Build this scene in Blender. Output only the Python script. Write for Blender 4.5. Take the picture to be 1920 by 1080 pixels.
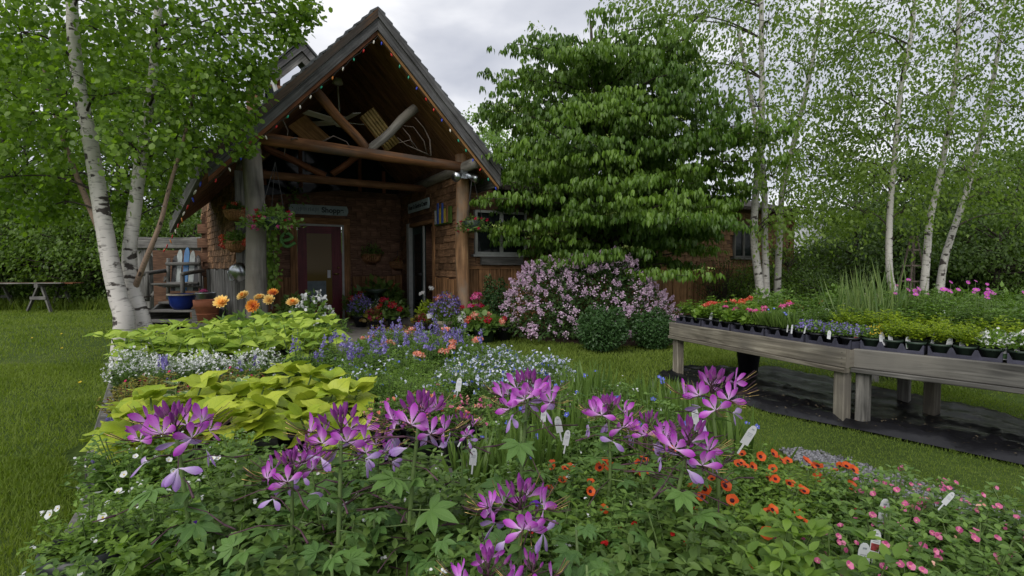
import bpy, math, random
import numpy as np
from mathutils import Vector, Matrix
random.seed(7)
RS = np.random.RandomState(11)
for o in list(bpy.data.objects): bpy.data.objects.remove(o)
scene = bpy.context.scene
COL = scene.collection
rad = math.radians

# ---------------------------------------------------------------- camera
F = 966.0; CX, CY = 960.0, 540.0; EYE = 1.15; PITCH = rad(2.37)
cam_d = bpy.data.cameras.new("camera"); cam = bpy.data.objects.new("camera", cam_d); COL.objects.link(cam)
cam.location = (0, 0, EYE); cam.rotation_euler = (rad(90) - PITCH, 0, 0)
cam_d.sensor_width = 36; cam_d.lens = F/1920*36; cam_d.clip_start = 0.05; cam_d.clip_end = 800
scene.camera = cam
# ---------------------------------------------------------------- sky and sun
W = bpy.data.worlds.new("World"); scene.world = W; W.use_nodes = True
SUN_EL, SUN_AZ = rad(40), rad(205)
def build_world():
    nt = W.node_tree; N = nt.nodes; L = nt.links
    for n in list(N): N.remove(n)
    out = N.new('ShaderNodeOutputWorld')
    sky = N.new('ShaderNodeTexSky'); sky.sky_type = 'NISHITA'; sky.sun_disc = False
    sky.sun_elevation = SUN_EL; sky.sun_rotation = SUN_AZ
    b1 = N.new('ShaderNodeBackground'); b1.inputs[1].default_value = 0.1
    L.new(sky.outputs[0], b1.inputs[0])
    tc = N.new('ShaderNodeTexCoord'); sep = N.new('ShaderNodeSeparateXYZ'); L.new(tc.outputs['Generated'], sep.inputs[0])
    zz = N.new('ShaderNodeMath'); zz.operation = 'MAXIMUM'; zz.inputs[1].default_value = 0.0; L.new(sep.outputs[2], zz.inputs[0])
    za = N.new('ShaderNodeMath'); za.operation = 'ADD'; za.inputs[1].default_value = 0.32; L.new(zz.outputs[0], za.inputs[0])
    dx = N.new('ShaderNodeMath'); dx.operation = 'DIVIDE'; L.new(sep.outputs[0], dx.inputs[0]); L.new(za.outputs[0], dx.inputs[1])
    dy = N.new('ShaderNodeMath'); dy.operation = 'DIVIDE'; L.new(sep.outputs[1], dy.inputs[0]); L.new(za.outputs[0], dy.inputs[1])
    cb = N.new('ShaderNodeCombineXYZ'); L.new(dx.outputs[0], cb.inputs[0]); L.new(dy.outputs[0], cb.inputs[1]); cb.inputs[2].default_value = 3.3
    no = N.new('ShaderNodeTexNoise'); no.inputs['Scale'].default_value = 2.1; no.inputs['Detail'].default_value = 5; no.inputs['Roughness'].default_value = .48
    no.inputs['Distortion'].default_value = .3
    L.new(cb.outputs[0], no.inputs['Vector'])
    rp = N.new('ShaderNodeValToRGB'); e = rp.color_ramp.elements
    e[0].position = .32; e[0].color = (.44, .46, .53, 1); e[1].position = .66; e[1].color = (.95, .95, .97, 1)
    m = rp.color_ramp.elements.new(.5); m.color = (.62, .635, .69, 1)
    L.new(no.outputs[0], rp.inputs[0])
    b2 = N.new('ShaderNodeBackground'); b2.inputs[1].default_value = 0.78; L.new(rp.outputs[0], b2.inputs[0])
    mx = N.new('ShaderNodeMixShader'); mx.inputs[0].default_value = .93
    L.new(b1.outputs[0], mx.inputs[1]); L.new(b2.outputs[0], mx.inputs[2]); L.new(mx.outputs[0], out.inputs[0])
build_world()
sd = bpy.data.lights.new("sun", 'SUN'); sd.energy = 1.5; sd.angle = rad(40); sd.color = (1, .96, .9)
sun = bpy.data.objects.new("sun", sd); COL.objects.link(sun)
_d = Vector((math.sin(SUN_AZ)*math.cos(SUN_EL), math.cos(SUN_AZ)*math.cos(SUN_EL), math.sin(SUN_EL)))
sun.rotation_euler = _d.to_track_quat('Z', 'Y').to_euler(); sun.location = (0, 0, 20)
vs = scene.view_settings; vs.view_transform = 'Standard'; vs.look = 'None'; vs.exposure = 0.6; vs.gamma = 1; vs.use_curve_mapping = False
scene.cycles.max_bounces = 12; scene.cycles.diffuse_bounces = 8; scene.cycles.transparent_max_bounces = 8
scene.cycles.use_denoising = True

# ---------------------------------------------------------------- pixel of the photo -> point in the place
_c, _s = math.cos(PITCH), math.sin(PITCH)
def ray(px, py):
    x = (px-CX)/F; y = -(py-CY)/F
    return Vector((x, _c + y*_s, -_s + y*_c))
def PX(px, py, Y):                       # the point that far in front of the camera
    d = ray(px, py); return Vector((0, 0, EYE)) + d*(Y/d.y)
def PZ(px, py, z=0.0):                   # the point on the level z
    d = ray(px, py); return Vector((0, 0, EYE)) + d*((z-EYE)/d.z)

# ---------------------------------------------------------------- materials
def _nt(name):
    m = bpy.data.materials.new(name); m.use_nodes = True
    nt = m.node_tree; b = nt.nodes['Principled BSDF']; return m, nt, nt.nodes, nt.links, b
def ramp(N, stops):
    r = N.new('ShaderNodeValToRGB'); el = r.color_ramp.elements
    el[0].position, el[0].color = stops[0][0], (*stops[0][1], 1)
    el[1].position, el[1].color = stops[-1][0], (*stops[-1][1], 1)
    for p, c in stops[1:-1]:
        e = el.new(p); e.color = (*c, 1)
    return r
def plain(name, c, rough=.6, var=.25, scale=12, bump=.15, metal=0, spec=.4):
    m, nt, N, L, b = _nt(name)
    tc = N.new('ShaderNodeTexCoord'); n = N.new('ShaderNodeTexNoise'); n.inputs['Scale'].default_value = scale; n.inputs['Detail'].default_value = 6
    L.new(tc.outputs['Object'], n.inputs['Vector'])
    r = ramp(N, [(.3, [x*(1-var) for x in c]), (.7, [min(1, x*(1+var)) for x in c])]); L.new(n.outputs[0], r.inputs[0])
    oi = N.new('ShaderNodeObjectInfo'); hs = N.new('ShaderNodeHueSaturation'); mr = N.new('ShaderNodeMapRange')
    mr.inputs[3].default_value = 1-var*.6; mr.inputs[4].default_value = 1+var*.6; L.new(oi.outputs['Random'], mr.inputs[0])
    L.new(mr.outputs[0], hs.inputs['Value']); L.new(r.outputs[0], hs.inputs['Color']); L.new(hs.outputs[0], b.inputs['Base Color'])
    b.inputs['Roughness'].default_value = rough; b.inputs['Metallic'].default_value = metal; b.inputs['Specular IOR Level'].default_value = spec
    if bump:
        bp = N.new('ShaderNodeBump'); bp.inputs['Strength'].default_value = bump; bp.inputs['Distance'].default_value = .01
        L.new(n.outputs[0], bp.inputs['Height']); L.new(bp.outputs[0], b.inputs['Normal'])
    return m
def wood(name, c1, c2, c3=None, along=2.0, across=38, rough=.8, bump=.5, knots=True, stain=None):
    m, nt, N, L, b = _nt(name)
    uv = N.new('ShaderNodeUVMap'); oi = N.new('ShaderNodeObjectInfo')
    off = N.new('ShaderNodeVectorMath'); off.operation = 'ADD'
    sc = N.new('ShaderNodeVectorMath'); sc.operation = 'SCALE'; sc.inputs[0].default_value = (13, 7, 5); L.new(oi.outputs['Random'], sc.inputs['Scale'])
    L.new(uv.outputs[0], off.inputs[0]); L.new(sc.outputs[0], off.inputs[1])
    mp = N.new('ShaderNodeMapping'); mp.inputs['Scale'].default_value = (along, across, 1); L.new(off.outputs[0], mp.inputs[0])
    n = N.new('ShaderNodeTexNoise'); n.inputs['Scale'].default_value = 1; n.inputs['Detail'].default_value = 7; n.inputs['Distortion'].default_value = 1.6 if 'bench' in name else .6
    L.new(mp.outputs[0], n.inputs['Vector'])
    r = ramp(N, [(.28, c1), (.55, c2), (.78, c3 or c2)]); L.new(n.outputs[0], r.inputs[0])
    n2 = N.new('ShaderNodeTexNoise'); n2.inputs['Scale'].default_value = 3.2; n2.inputs['Detail'].default_value = 4; L.new(off.outputs[0], n2.inputs['Vector'])
    mr = N.new('ShaderNodeMapRange'); mr.inputs[1].default_value = .3; mr.inputs[2].default_value = .7; mr.inputs[3].default_value = .62; mr.inputs[4].default_value = 1.22
    L.new(n2.outputs[0], mr.inputs[0])
    ad = N.new('ShaderNodeMath'); ad.operation = 'MULTIPLY'; m3 = N.new('ShaderNodeMapRange'); rv = .42 if 'shingle' in name else .2; m3.inputs[3].default_value = 1-rv; m3.inputs[4].default_value = 1+rv
    L.new(oi.outputs['Random'], m3.inputs[0]); L.new(mr.outputs[0], ad.inputs[0]); L.new(m3.outputs[0], ad.inputs[1])
    hs = N.new('ShaderNodeHueSaturation'); L.new(r.outputs[0], hs.inputs['Color']); L.new(ad.outputs[0], hs.inputs['Value'])
    last = hs.outputs[0]
    if stain:
        mx = N.new('ShaderNodeMixRGB'); mx.inputs[2].default_value = (*stain, 1)
        r2 = ramp(N, [(.5, (0, 0, 0)), (.66, (1, 1, 1))]); n4 = N.new('ShaderNodeTexNoise'); n4.inputs['Scale'].default_value = 1.3; n4.inputs['Detail'].default_value = 6
        L.new(off.outputs[0], n4.inputs['Vector']); L.new(n4.outputs[0], r2.inputs[0]); L.new(r2.outputs[0], mx.inputs[0]); L.new(last, mx.inputs[1]); last = mx.outputs[0]
    L.new(last, b.inputs['Base Color']); b.inputs['Roughness'].default_value = rough; b.inputs['Specular IOR Level'].default_value = .25
    bp = N.new('ShaderNodeBump'); bp.inputs['Strength'].default_value = bump; bp.inputs['Distance'].default_value = .006
    L.new(n.outputs[0], bp.inputs['Height']); L.new(bp.outputs[0], b.inputs['Normal'])
    return m
def leafmat(name, dark, light, rough=.45, tr=.3, spec=.35, tcol=None):
    m, nt, N, L, b = _nt(name)
    at = N.new('ShaderNodeAttribute'); at.attribute_name = 'rnd'; oi = N.new('ShaderNodeObjectInfo')
    ad = N.new('ShaderNodeMath'); ad.operation = 'ADD'; L.new(at.outputs['Fac'], ad.inputs[0]); L.new(oi.outputs['Random'], ad.inputs[1])
    fr = N.new('ShaderNodeMath'); fr.operation = 'PINGPONG'; fr.inputs[1].default_value = 1; L.new(ad.outputs[0], fr.inputs[0])
    r = ramp(N, [(0, dark), (.6, [(a+c)/2 for a, c in zip(dark, light)]), (1, light)]); L.new(fr.outputs[0], r.inputs[0])
    L.new(r.outputs[0], b.inputs['Base Color']); b.inputs['Roughness'].default_value = rough; b.inputs['Specular IOR Level'].default_value = spec
    t = N.new('ShaderNodeBsdfTranslucent'); mc = N.new('ShaderNodeMixRGB'); mc.blend_type = 'MULTIPLY'; mc.inputs[0].default_value = 1
    mc.inputs[2].default_value = (*(tcol or (1.5, 1.6, .6)), 1); L.new(r.outputs[0], mc.inputs[1]); L.new(mc.outputs[0], t.inputs[0])
    mx = N.new('ShaderNodeMixShader'); mx.inputs[0].default_value = tr
    L.new(b.outputs[0], mx.inputs[1]); L.new(t.outputs[0], mx.inputs[2]); L.new(mx.outputs[0], N['Material Output'].inputs[0])
    return m
def veinleaf(name, base, tip, vein, edge=None, tr=.3, rough=.42, nveins=9, ecol=None):
    """broad leaf: UV x across -1..1 (0.5 = midrib), y along"""
    m, nt, N, L, b = _nt(name)
    uv = N.new('ShaderNodeUVMap'); sp = N.new('ShaderNodeSeparateXYZ'); L.new(uv.outputs[0], sp.inputs[0])
    a = N.new('ShaderNodeMath'); a.operation = 'SUBTRACT'; a.inputs[1].default_value = .5; L.new(sp.outputs[0], a.inputs[0])
    ab = N.new('ShaderNodeMath'); ab.operation = 'ABSOLUTE'; L.new(a.outputs[0], ab.inputs[0])
    mr = N.new('ShaderNodeMath'); mr.operation = 'LESS_THAN'; mr.inputs[1].default_value = .022; L.new(ab.outputs[0], mr.inputs[0])
    s1 = N.new('ShaderNodeMath'); s1.operation = 'SUBTRACT'; L.new(sp.outputs[1], s1.inputs[0]); L.new(ab.outputs[0], s1.inputs[1])
    s2 = N.new('ShaderNodeMath'); s2.operation = 'MULTIPLY'; s2.inputs[1].default_value = nveins; L.new(s1.outputs[0], s2.inputs[0])
    s3 = N.new('ShaderNodeMath'); s3.operation = 'FRACT'; L.new(s2.outputs[0], s3.inputs[0])
    s4 = N.new('ShaderNodeMath'); s4.operation = 'LESS_THAN'; s4.inputs[1].default_value = .1; L.new(s3.outputs[0], s4.inputs[0])
    s5 = N.new('ShaderNodeMath'); s5.operation = 'MULTIPLY'; s5.inputs[1].default_value = .45; L.new(s4.outputs[0], s5.inputs[0])
    mxv = N.new('ShaderNodeMath'); mxv.operation = 'MAXIMUM'; L.new(mr.outputs[0], mxv.inputs[0]); L.new(s5.outputs[0], mxv.inputs[1])
    tc = N.new('ShaderNodeTexCoord'); n = N.new('ShaderNodeTexNoise'); n.inputs['Scale'].default_value = 30; n.inputs['Detail'].default_value = 4; L.new(tc.outputs['Object'], n.inputs['Vector'])
    oi = N.new('ShaderNodeObjectInfo'); at = N.new('ShaderNodeAttribute'); at.attribute_name = 'rnd'
    ad = N.new('ShaderNodeMath'); ad.operation = 'ADD'; L.new(oi.outputs['Random'], ad.inputs[0]); L.new(at.outputs['Fac'], ad.inputs[1])
    pp = N.new('ShaderNodeMath'); pp.operation = 'PINGPONG'; pp.inputs[1].default_value = 1; L.new(ad.outputs[0], pp.inputs[0])
    ad2 = N.new('ShaderNodeMath'); ad2.operation = 'MULTIPLY_ADD'; ad2.inputs[1].default_value = .6; L.new(n.outputs[0], ad2.inputs[0]); 
    hh = N.new('ShaderNodeMath'); hh.operation = 'MULTIPLY'; hh.inputs[1].default_value = .7; L.new(pp.outputs[0], hh.inputs[0]); L.new(hh.outputs[0], ad2.inputs[2])
    r = ramp(N, [(.2, base), (.95, tip)]); L.new(ad2.outputs[0], r.inputs[0])
    mx = N.new('ShaderNodeMixRGB'); mx.inputs[2].default_value = (*vein, 1); L.new(r.outputs[0], mx.inputs[1])
    fm = N.new('ShaderNodeMath'); fm.operation = 'MULTIPLY'; fm.inputs[1].default_value = .55; L.new(mxv.outputs[0], fm.inputs[0]); L.new(fm.outputs[0], mx.inputs[0])
    last = mx.outputs[0]
    if edge:
        eg = N.new('ShaderNodeMath'); eg.operation = 'GREATER_THAN'; eg.inputs[1].default_value = edge; L.new(ab.outputs[0], eg.inputs[0])
        m2 = N.new('ShaderNodeMixRGB'); m2.inputs[2].default_value = (*ecol, 1); L.new(eg.outputs[0], m2.inputs[0]); L.new(last, m2.inputs[1]); last = m2.outputs[0]
    L.new(last, b.inputs['Base Color']); b.inputs['Roughness'].default_value = rough; b.inputs['Specular IOR Level'].default_value = .35
    bp = N.new('ShaderNodeBump'); bp.inputs['Strength'].default_value = .35; bp.inputs['Distance'].default_value = .004; bp.invert = True
    L.new(mxv.outputs[0], bp.inputs['Height']); L.new(bp.outputs[0], b.inputs['Normal'])
    t = N.new('ShaderNodeBsdfTranslucent'); L.new(last, t.inputs[0]); ms = N.new('ShaderNodeMixShader'); ms.inputs[0].default_value = tr
    L.new(b.outputs[0], ms.inputs[1]); L.new(t.outputs[0], ms.inputs[2]); L.new(ms.outputs[0], N['Material Output'].inputs[0])
    return m
def petalmat(name, base, mid, tip, tr=.3, rnd=.0):
    m, nt, N, L, b = _nt(name)
    uv = N.new('ShaderNodeUVMap'); sp = N.new('ShaderNodeSeparateXYZ'); L.new(uv.outputs[0], sp.inputs[0])
    mp = N.new('ShaderNodeMapping'); mp.inputs['Scale'].default_value = (26, 2, 1); L.new(uv.outputs[0], mp.inputs[0])
    n = N.new('ShaderNodeTexNoise'); n.inputs['Scale'].default_value = 1; n.inputs['Detail'].default_value = 3; L.new(mp.outputs[0], n.inputs['Vector'])
    ad = N.new('ShaderNodeMath'); ad.operation = 'MULTIPLY_ADD'; ad.inputs[1].default_value = .35; L.new(n.outputs[0], ad.inputs[0]); L.new(sp.outputs[1], ad.inputs[2])
    su = N.new('ShaderNodeMath'); su.operation = 'SUBTRACT'; su.inputs[1].default_value = .17; L.new(ad.outputs[0], su.inputs[0])
    r = ramp(N, [(.05, base), (.5, mid), (.95, tip)]); L.new(su.outputs[0], r.inputs[0])
    oi = N.new('ShaderNodeObjectInfo'); mr = N.new('ShaderNodeMapRange'); mr.inputs[3].default_value = .82; mr.inputs[4].default_value = 1.15; L.new(oi.outputs['Random'], mr.inputs[0])
    hs = N.new('ShaderNodeHueSaturation'); L.new(r.outputs[0], hs.inputs['Color']); L.new(mr.outputs[0], hs.inputs['Value'])
    L.new(hs.outputs[0], b.inputs['Base Color']); b.inputs['Roughness'].default_value = .55; b.inputs['Specular IOR Level'].default_value = .25
    b.inputs['Sheen Weight'].default_value = .15
    t = N.new('ShaderNodeBsdfTranslucent'); L.new(hs.outputs[0], t.inputs[0]); ms = N.new('ShaderNodeMixShader'); ms.inputs[0].default_value = tr
    L.new(b.outputs[0], ms.inputs[1]); L.new(t.outputs[0], ms.inputs[2]); L.new(ms.outputs[0], N['Material Output'].inputs[0])
    return m
def birchbark(name, light, dark):
    m, nt, N, L, b = _nt(name)
    uv = N.new('ShaderNodeUVMap'); oi = N.new('ShaderNodeObjectInfo'); sc = N.new('ShaderNodeVectorMath'); sc.operation = 'SCALE'; sc.inputs[0].default_value = (17, 0, 9); L.new(oi.outputs['Random'], sc.inputs['Scale'])
    off = N.new('ShaderNodeVectorMath'); off.operation = 'ADD'; L.new(uv.outputs[0], off.inputs[0]); L.new(sc.outputs[0], off.inputs[1])
    def noise(s, det, lo, hi):
        mp = N.new('ShaderNodeMapping'); mp.inputs['Scale'].default_value = s; L.new(off.outputs[0], mp.inputs[0])
        n = N.new('ShaderNodeTexNoise'); n.inputs['Scale'].default_value = 1; n.inputs['Detail'].default_value = det; L.new(mp.outputs[0], n.inputs['Vector'])
        mr = N.new('ShaderNodeMapRange'); mr.inputs[1].default_value = lo; mr.inputs[2].default_value = hi; L.new(n.outputs[0], mr.inputs[0]); return mr.outputs[0], n.outputs[0]
    a, _ = noise((70, 4, 1), 2, .58, .66)
    bb, _ = noise((11, 2.4, 1), 5, .6, .64)
    c, cn = noise((3, 3, 1), 5, .3, .75)
    mx = N.new('ShaderNodeMath'); mx.operation = 'MAXIMUM'; am = N.new('ShaderNodeMath'); am.operation = 'MULTIPLY'; am.inputs[1].default_value = .55; L.new(a, am.inputs[0])
    L.new(am.outputs[0], mx.inputs[0]); L.new(bb, mx.inputs[1])
    r = ramp(N, [(0, [x*.72 for x in light]), (1, light)]); L.new(c, r.inputs[0])
    mc = N.new('ShaderNodeMixRGB'); mc.inputs[2].default_value = (*dark, 1); L.new(mx.outputs[0], mc.inputs[0]); L.new(r.outputs[0], mc.inputs[1])
    L.new(mc.outputs[0], b.inputs['Base Color']); b.inputs['Roughness'].default_value = .7
    bp = N.new('ShaderNodeBump'); bp.inputs['Strength'].default_value = .4; bp.inputs['Distance'].default_value = .01; L.new(mx.outputs[0], bp.inputs['Height']); bp.invert = True
    L.new(bp.outputs[0], b.inputs['Normal'])
    return m
def glassmat(name, c=(.02, .025, .03)):
    m, nt, N, L, b = _nt(name); b.inputs['Base Color'].default_value = (*c, 1); b.inputs['Roughness'].default_value = .06; b.inputs['Specular IOR Level'].default_value = .12
    return m

M = {}
M['grey_wood'] = wood('weathered_grey_wood', (.05, .047, .045), (.16, .155, .145), (.27, .26, .24))
M['bench_wood'] = wood('weathered_bench_wood', (.06, .052, .04), (.21, .188, .148), (.36, .335, .27), along=1.5, across=26, stain=(.12, .11, .095))
M['dark_bench'] = wood('dark_bench_wood', (.035, .034, .032), (.12, .116, .106), (.22, .21, .19), along=1.5, across=26, stain=(.17, .16, .14))
M['rake_wood'] = wood('rake_board_wood', (.035, .033, .033), (.11, .108, .108), (.2, .2, .2))
M['rake_brown'] = wood('rake_brown_wood', (.03, .022, .018), (.075, .055, .042), (.17, .085, .035), stain=(.06, .055, .05))
M['red_wood'] = wood('red_brown_wood', (.07, .028, .016), (.2, .08, .038), (.3, .125, .06))
M['log_wood'] = wood('grey_log_wood', (.08, .072, .062), (.22, .205, .18), (.33, .31, .28), along=1.6, across=8, stain=(.235, .21, .175))
M['post_wood'] = wood('brown_post_wood', (.09, .05, .028), (.27, .15, .075), (.4, .25, .13), along=1.6, across=9, stain=(.2, .175, .14))
M['beam_wood'] = wood('orange_log_wood', (.05, .026, .016), (.21, .095, .04), (.4, .18, .075), along=1.5, across=9, stain=(.1, .075, .06))
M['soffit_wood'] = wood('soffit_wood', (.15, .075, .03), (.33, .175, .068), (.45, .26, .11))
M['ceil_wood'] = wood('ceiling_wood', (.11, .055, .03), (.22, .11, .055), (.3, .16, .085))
M['shingle'] = wood('cedar_shingle', (.085, .046, .026), (.225, .125, .066), (.36, .22, .125), along=6, across=60)
M['shingle_grey'] = wood('aged_cedar_shingle', (.065, .037, .026), (.165, .09, .058), (.27, .155, .1), along=6, across=60)
M['batten'] = wood('cedar_board', (.09, .046, .022), (.28, .145, .065), (.42, .24, .12))
M['roofing'] = plain('roof_shingle', (.09, .095, .1), .9, .35, 25)
M['door'] = wood('maroon_paint', (.085, .011, .017), (.125, .017, .026), (.14, .022, .03), rough=.45, bump=.15)
M['green_paint'] = plain('green_door_paint', (.012, .04, .035), .5)
M['white_paint'] = plain('white_frame_paint', (.36, .37, .36), .5, .12)
M['glass'] = glassmat('window_glass', (.012, .016, .017))
M['door_glass'] = glassmat('door_glass', (.15, .1, .03))  # amber base colour stands in for a warm reflection on the pane
M['brass'] = plain('brass', (.5, .36, .14), .35, .1, metal=1)
M['sign'] = plain('sign_blue_grey', (.3, .38, .4), .7, .2, 8)
M['ink'] = plain('sign_ink', (.03, .04, .045), .7, .2)
M['faint_ink'] = plain('faded_sign_ink', (.15, .19, .21), .7, .2)
M['e_green'] = plain('green_letter', (.2, .5, .14), .6)
M['black_plastic'] = plain('black_plastic', (.018, .02, .024), .42, .2, 20)
M['tray_plastic'] = plain('tray_plastic', (.05, .05, .072), .4, .25, 20)
M['pot_green'] = plain('green_pot_plastic', (.03, .05, .035), .5)
M['film'] = plain('black_film', (.012, .012, .014), .28, .4, 6, .9)
M['terracotta'] = plain('terracotta', (.33, .115, .06), .8, .22, 9)
M['tan_pot'] = plain('tan_pot', (.27, .24, .19), .8, .2)
M['blue_glaze'] = plain('blue_glaze', (.012, .03, .2), .2, .3, 5)
M['silver'] = plain('galvanised_metal', (.5, .53, .56), .3, .2, 14, metal=1)
M['film_speck'] = plain('dry_litter', (.2, .16, .1), .9, .5)
M['wire'] = plain('dark_wire', (.03, .03, .03), .6, 0)
M['fan_white'] = plain('fan_white', (.55, .53, .48), .5, .1)
M['soil'] = plain('potting_soil', (.02, .014, .01), .95, .5, 60, .5)
M['mulch'] = plain('bark_mulch', (.05, .03, .02), .95, .55, 30, 1)
M['concrete'] = plain('porch_concrete', (.34, .31, .27), .85, .25, 6)
M['twig'] = plain('twig_bark', (.12, .095, .08), .85, .3, 30)
M['dark_bark'] = plain('dark_bark', (.045, .036, .028), .9, .4, 25, .8)
M['wicker'] = plain('wicker', (.26, .13, .055), .8, .35, 40, .6)
M['birch'] = birchbark('white_birch_bark', (.66, .62, .58), (.045, .035, .03))
M['birch_far'] = birchbark('grey_birch_bark', (.5, .48, .44), (.04, .032, .028))
M['birch_brown'] = birchbark('brown_birch_bark', (.32, .22, .16), (.05, .032, .025))
M['tag'] = plain('white_tag_plastic', (.55, .56, .58), .45, .06)
M['tag_print'] = plain('tag_print', (.22, .24, .26), .6, .5, 60)
M['tag_red'] = plain('tag_picture_red', (.3, .04, .04), .6, .5, 60)
M['tag_green'] = plain('tag_picture_green', (.06, .12, .05), .6, .6, 60)
M['greenhouse'] = plain('greenhouse_film', (.72, .74, .8), .5, .06)
for k, c in dict(bulb_red=(.5, .02, .02), bulb_blue=(.03, .06, .5), bulb_green=(.02, .3, .18), bulb_white=(.75, .7, .62), bulb_orange=(.6, .2, .03)).items(): M[k] = plain(k, c, .2, 0, bump=0)
M['ski_grey'] = plain('ski_grey', (.28, .31, .3), .4); M['ski_blue'] = plain('ski_blue', (.03, .13, .3), .35); M['ski_black'] = plain('ski_black', (.015, .014, .015), .4)
M['yellow'] = plain('yellow_paint', (.4, .3, .04), .6); M['bluep'] = plain('blue_paint', (.04, .09, .35), .5); M['tube_yellow'] = plain('yellow_ribbed_board', (.36, .25, .09), .7, .3)
# foliage
M['birch_leaf'] = leafmat('birch_leaf', (.05, .11, .012), (.185, .3, .035), tr=.48)
M['birch_leaf_far'] = leafmat('birch_leaf_far', (.06, .115, .018), (.19, .28, .055), tr=.5)
M['dogwood_leaf'] = leafmat('dogwood_leaf', (.04, .095, .014), (.165, .28, .032), tr=.34)
M['dogwood_flower'] = leafmat('dogwood_flower', (.2, .28, .06), (.3, .38, .1), tr=.2)
M['wood_leaf'] = leafmat('woodland_leaf', (.035, .08, .012), (.135, .22, .032), tr=.38)
M['wood_leaf2'] = leafmat('woodland_leaf_dark', (.03, .065, .013), (.11, .18, .034), tr=.33)
M['pale_leaf'] = leafmat('pale_tree_leaf', (.07, .15, .03), (.2, .31, .08), tr=.45)
M['lilac_leaf'] = leafmat('lilac_leaf', (.025, .06, .018), (.075, .14, .035), tr=.25)
M['box_leaf'] = leafmat('box_leaf', (.018, .05, .016), (.055, .12, .033), tr=.2)
M['mid_leaf'] = leafmat('mid_green_leaf', (.05, .11, .022), (.17, .28, .06), tr=.32)
M['fresh_leaf'] = leafmat('fresh_green_leaf', (.06, .13, .02), (.2, .32, .05), tr=.35)
M['lime_leaf_s'] = leafmat('lime_small_leaf', (.13, .22, .015), (.36, .45, .035), tr=.35)
M['dark_leaf'] = leafmat('dark_green_leaf', (.045, .09, .018), (.13, .21, .045), tr=.28)
M['coleus_leaf'] = leafmat('dark_coleus_leaf', (.11, .035, .02), (.26, .27, .04), tr=.2, tcol=(1, 1, .7))
M['grass'] = leafmat('grass_blade', (.065, .125, .015), (.2, .265, .05), tr=.42, rough=.6, spec=.2)
M['reed'] = leafmat('reed_blade', (.06, .12, .03), (.2, .27, .09), tr=.3)
M['lime_leaf'] = veinleaf('lime_coleus_leaf', (.18, .33, .035), (.42, .55, .075), (.58, .66, .2), tr=.32)
M['potato_leaf'] = veinleaf('sweet_potato_leaf', (.21, .33, .02), (.46, .53, .05), (.24, .34, .03), tr=.28, nveins=5)
M['varieg_leaf'] = veinleaf('cream_edged_leaf', (.1, .19, .06), (.17, .27, .09), (.22, .3, .12), edge=.36, ecol=(.5, .52, .3), tr=.2)
M['cleome_leaf'] = veinleaf('cleome_leaf', (.045, .115, .03), (.12, .23, .05), (.17, .28, .09), tr=.25, nveins=8)
M['stem'] = plain('green_stem', (.11, .17, .05), .6, .25, 20)
M['purple_stem'] = plain('purple_stem', (.07, .03, .045), .6, .3, 20)
M['cleome_petal'] = petalmat('cleome_petal', (.82, .62, .88), (.62, .2, .68), (.38, .03, .42))
M['cleome_pale'] = petalmat('cleome_old_petal', (.68, .58, .78), (.5, .36, .66), (.36, .18, .55))
M['cleome_bud'] = petalmat('cleome_bud', (.45, .2, .4), (.26, .035, .26), (.15, .012, .18))
M['lilac_flower'] = leafmat('lilac_blossom', (.44, .29, .44), (.8, .62, .76), tr=.25, tcol=(1, 1, 1))
def fl(name, a, b): M[name] = leafmat(name, a, b, tr=.3, tcol=(1, 1, 1), spec=.2)
fl('violet', (.12, .08, .3), (.32, .27, .62)); fl('blue_fl', (.05, .06, .42), (.16, .2, .7)); fl('white_fl', (.6, .62, .62), (.85, .85, .85)); fl('pale_blue', (.42, .46, .72), (.75, .77, .9))
fl('pink', (.45, .05, .2), (.75, .25, .42)); fl('coral', (.6, .09, .06), (.8, .33, .2)); fl('orange', (.55, .06, .015), (.75, .14, .03)); fl('red', (.4, .008, .01), (.65, .03, .03))
fl('hotpink', (.55, .02, .22), (.8, .1, .4)); fl('magenta', (.35, .02, .3), (.62, .14, .55)); fl('yellow_fl', (.5, .36, .02), (.7, .55, .06)); fl('deepviolet', (.05, .01, .2), (.14, .03, .42))
fl('crimson', (.25, .01, .05), (.5, .03, .12)); fl('salmon', (.65, .25, .2), (.85, .5, .4)); fl('dark_eye', (.02, .005, .01), (.06, .01, .02))
M['dahlia_yellow'] = petalmat('dahlia_yellow_petal', (.75, .3, .02), (.85, .55, .1), (.9, .68, .26)); M['dahlia_orange'] = petalmat('dahlia_orange_petal', (.5, .03, .01), (.75, .16, .02), (.85, .42, .06))

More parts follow.
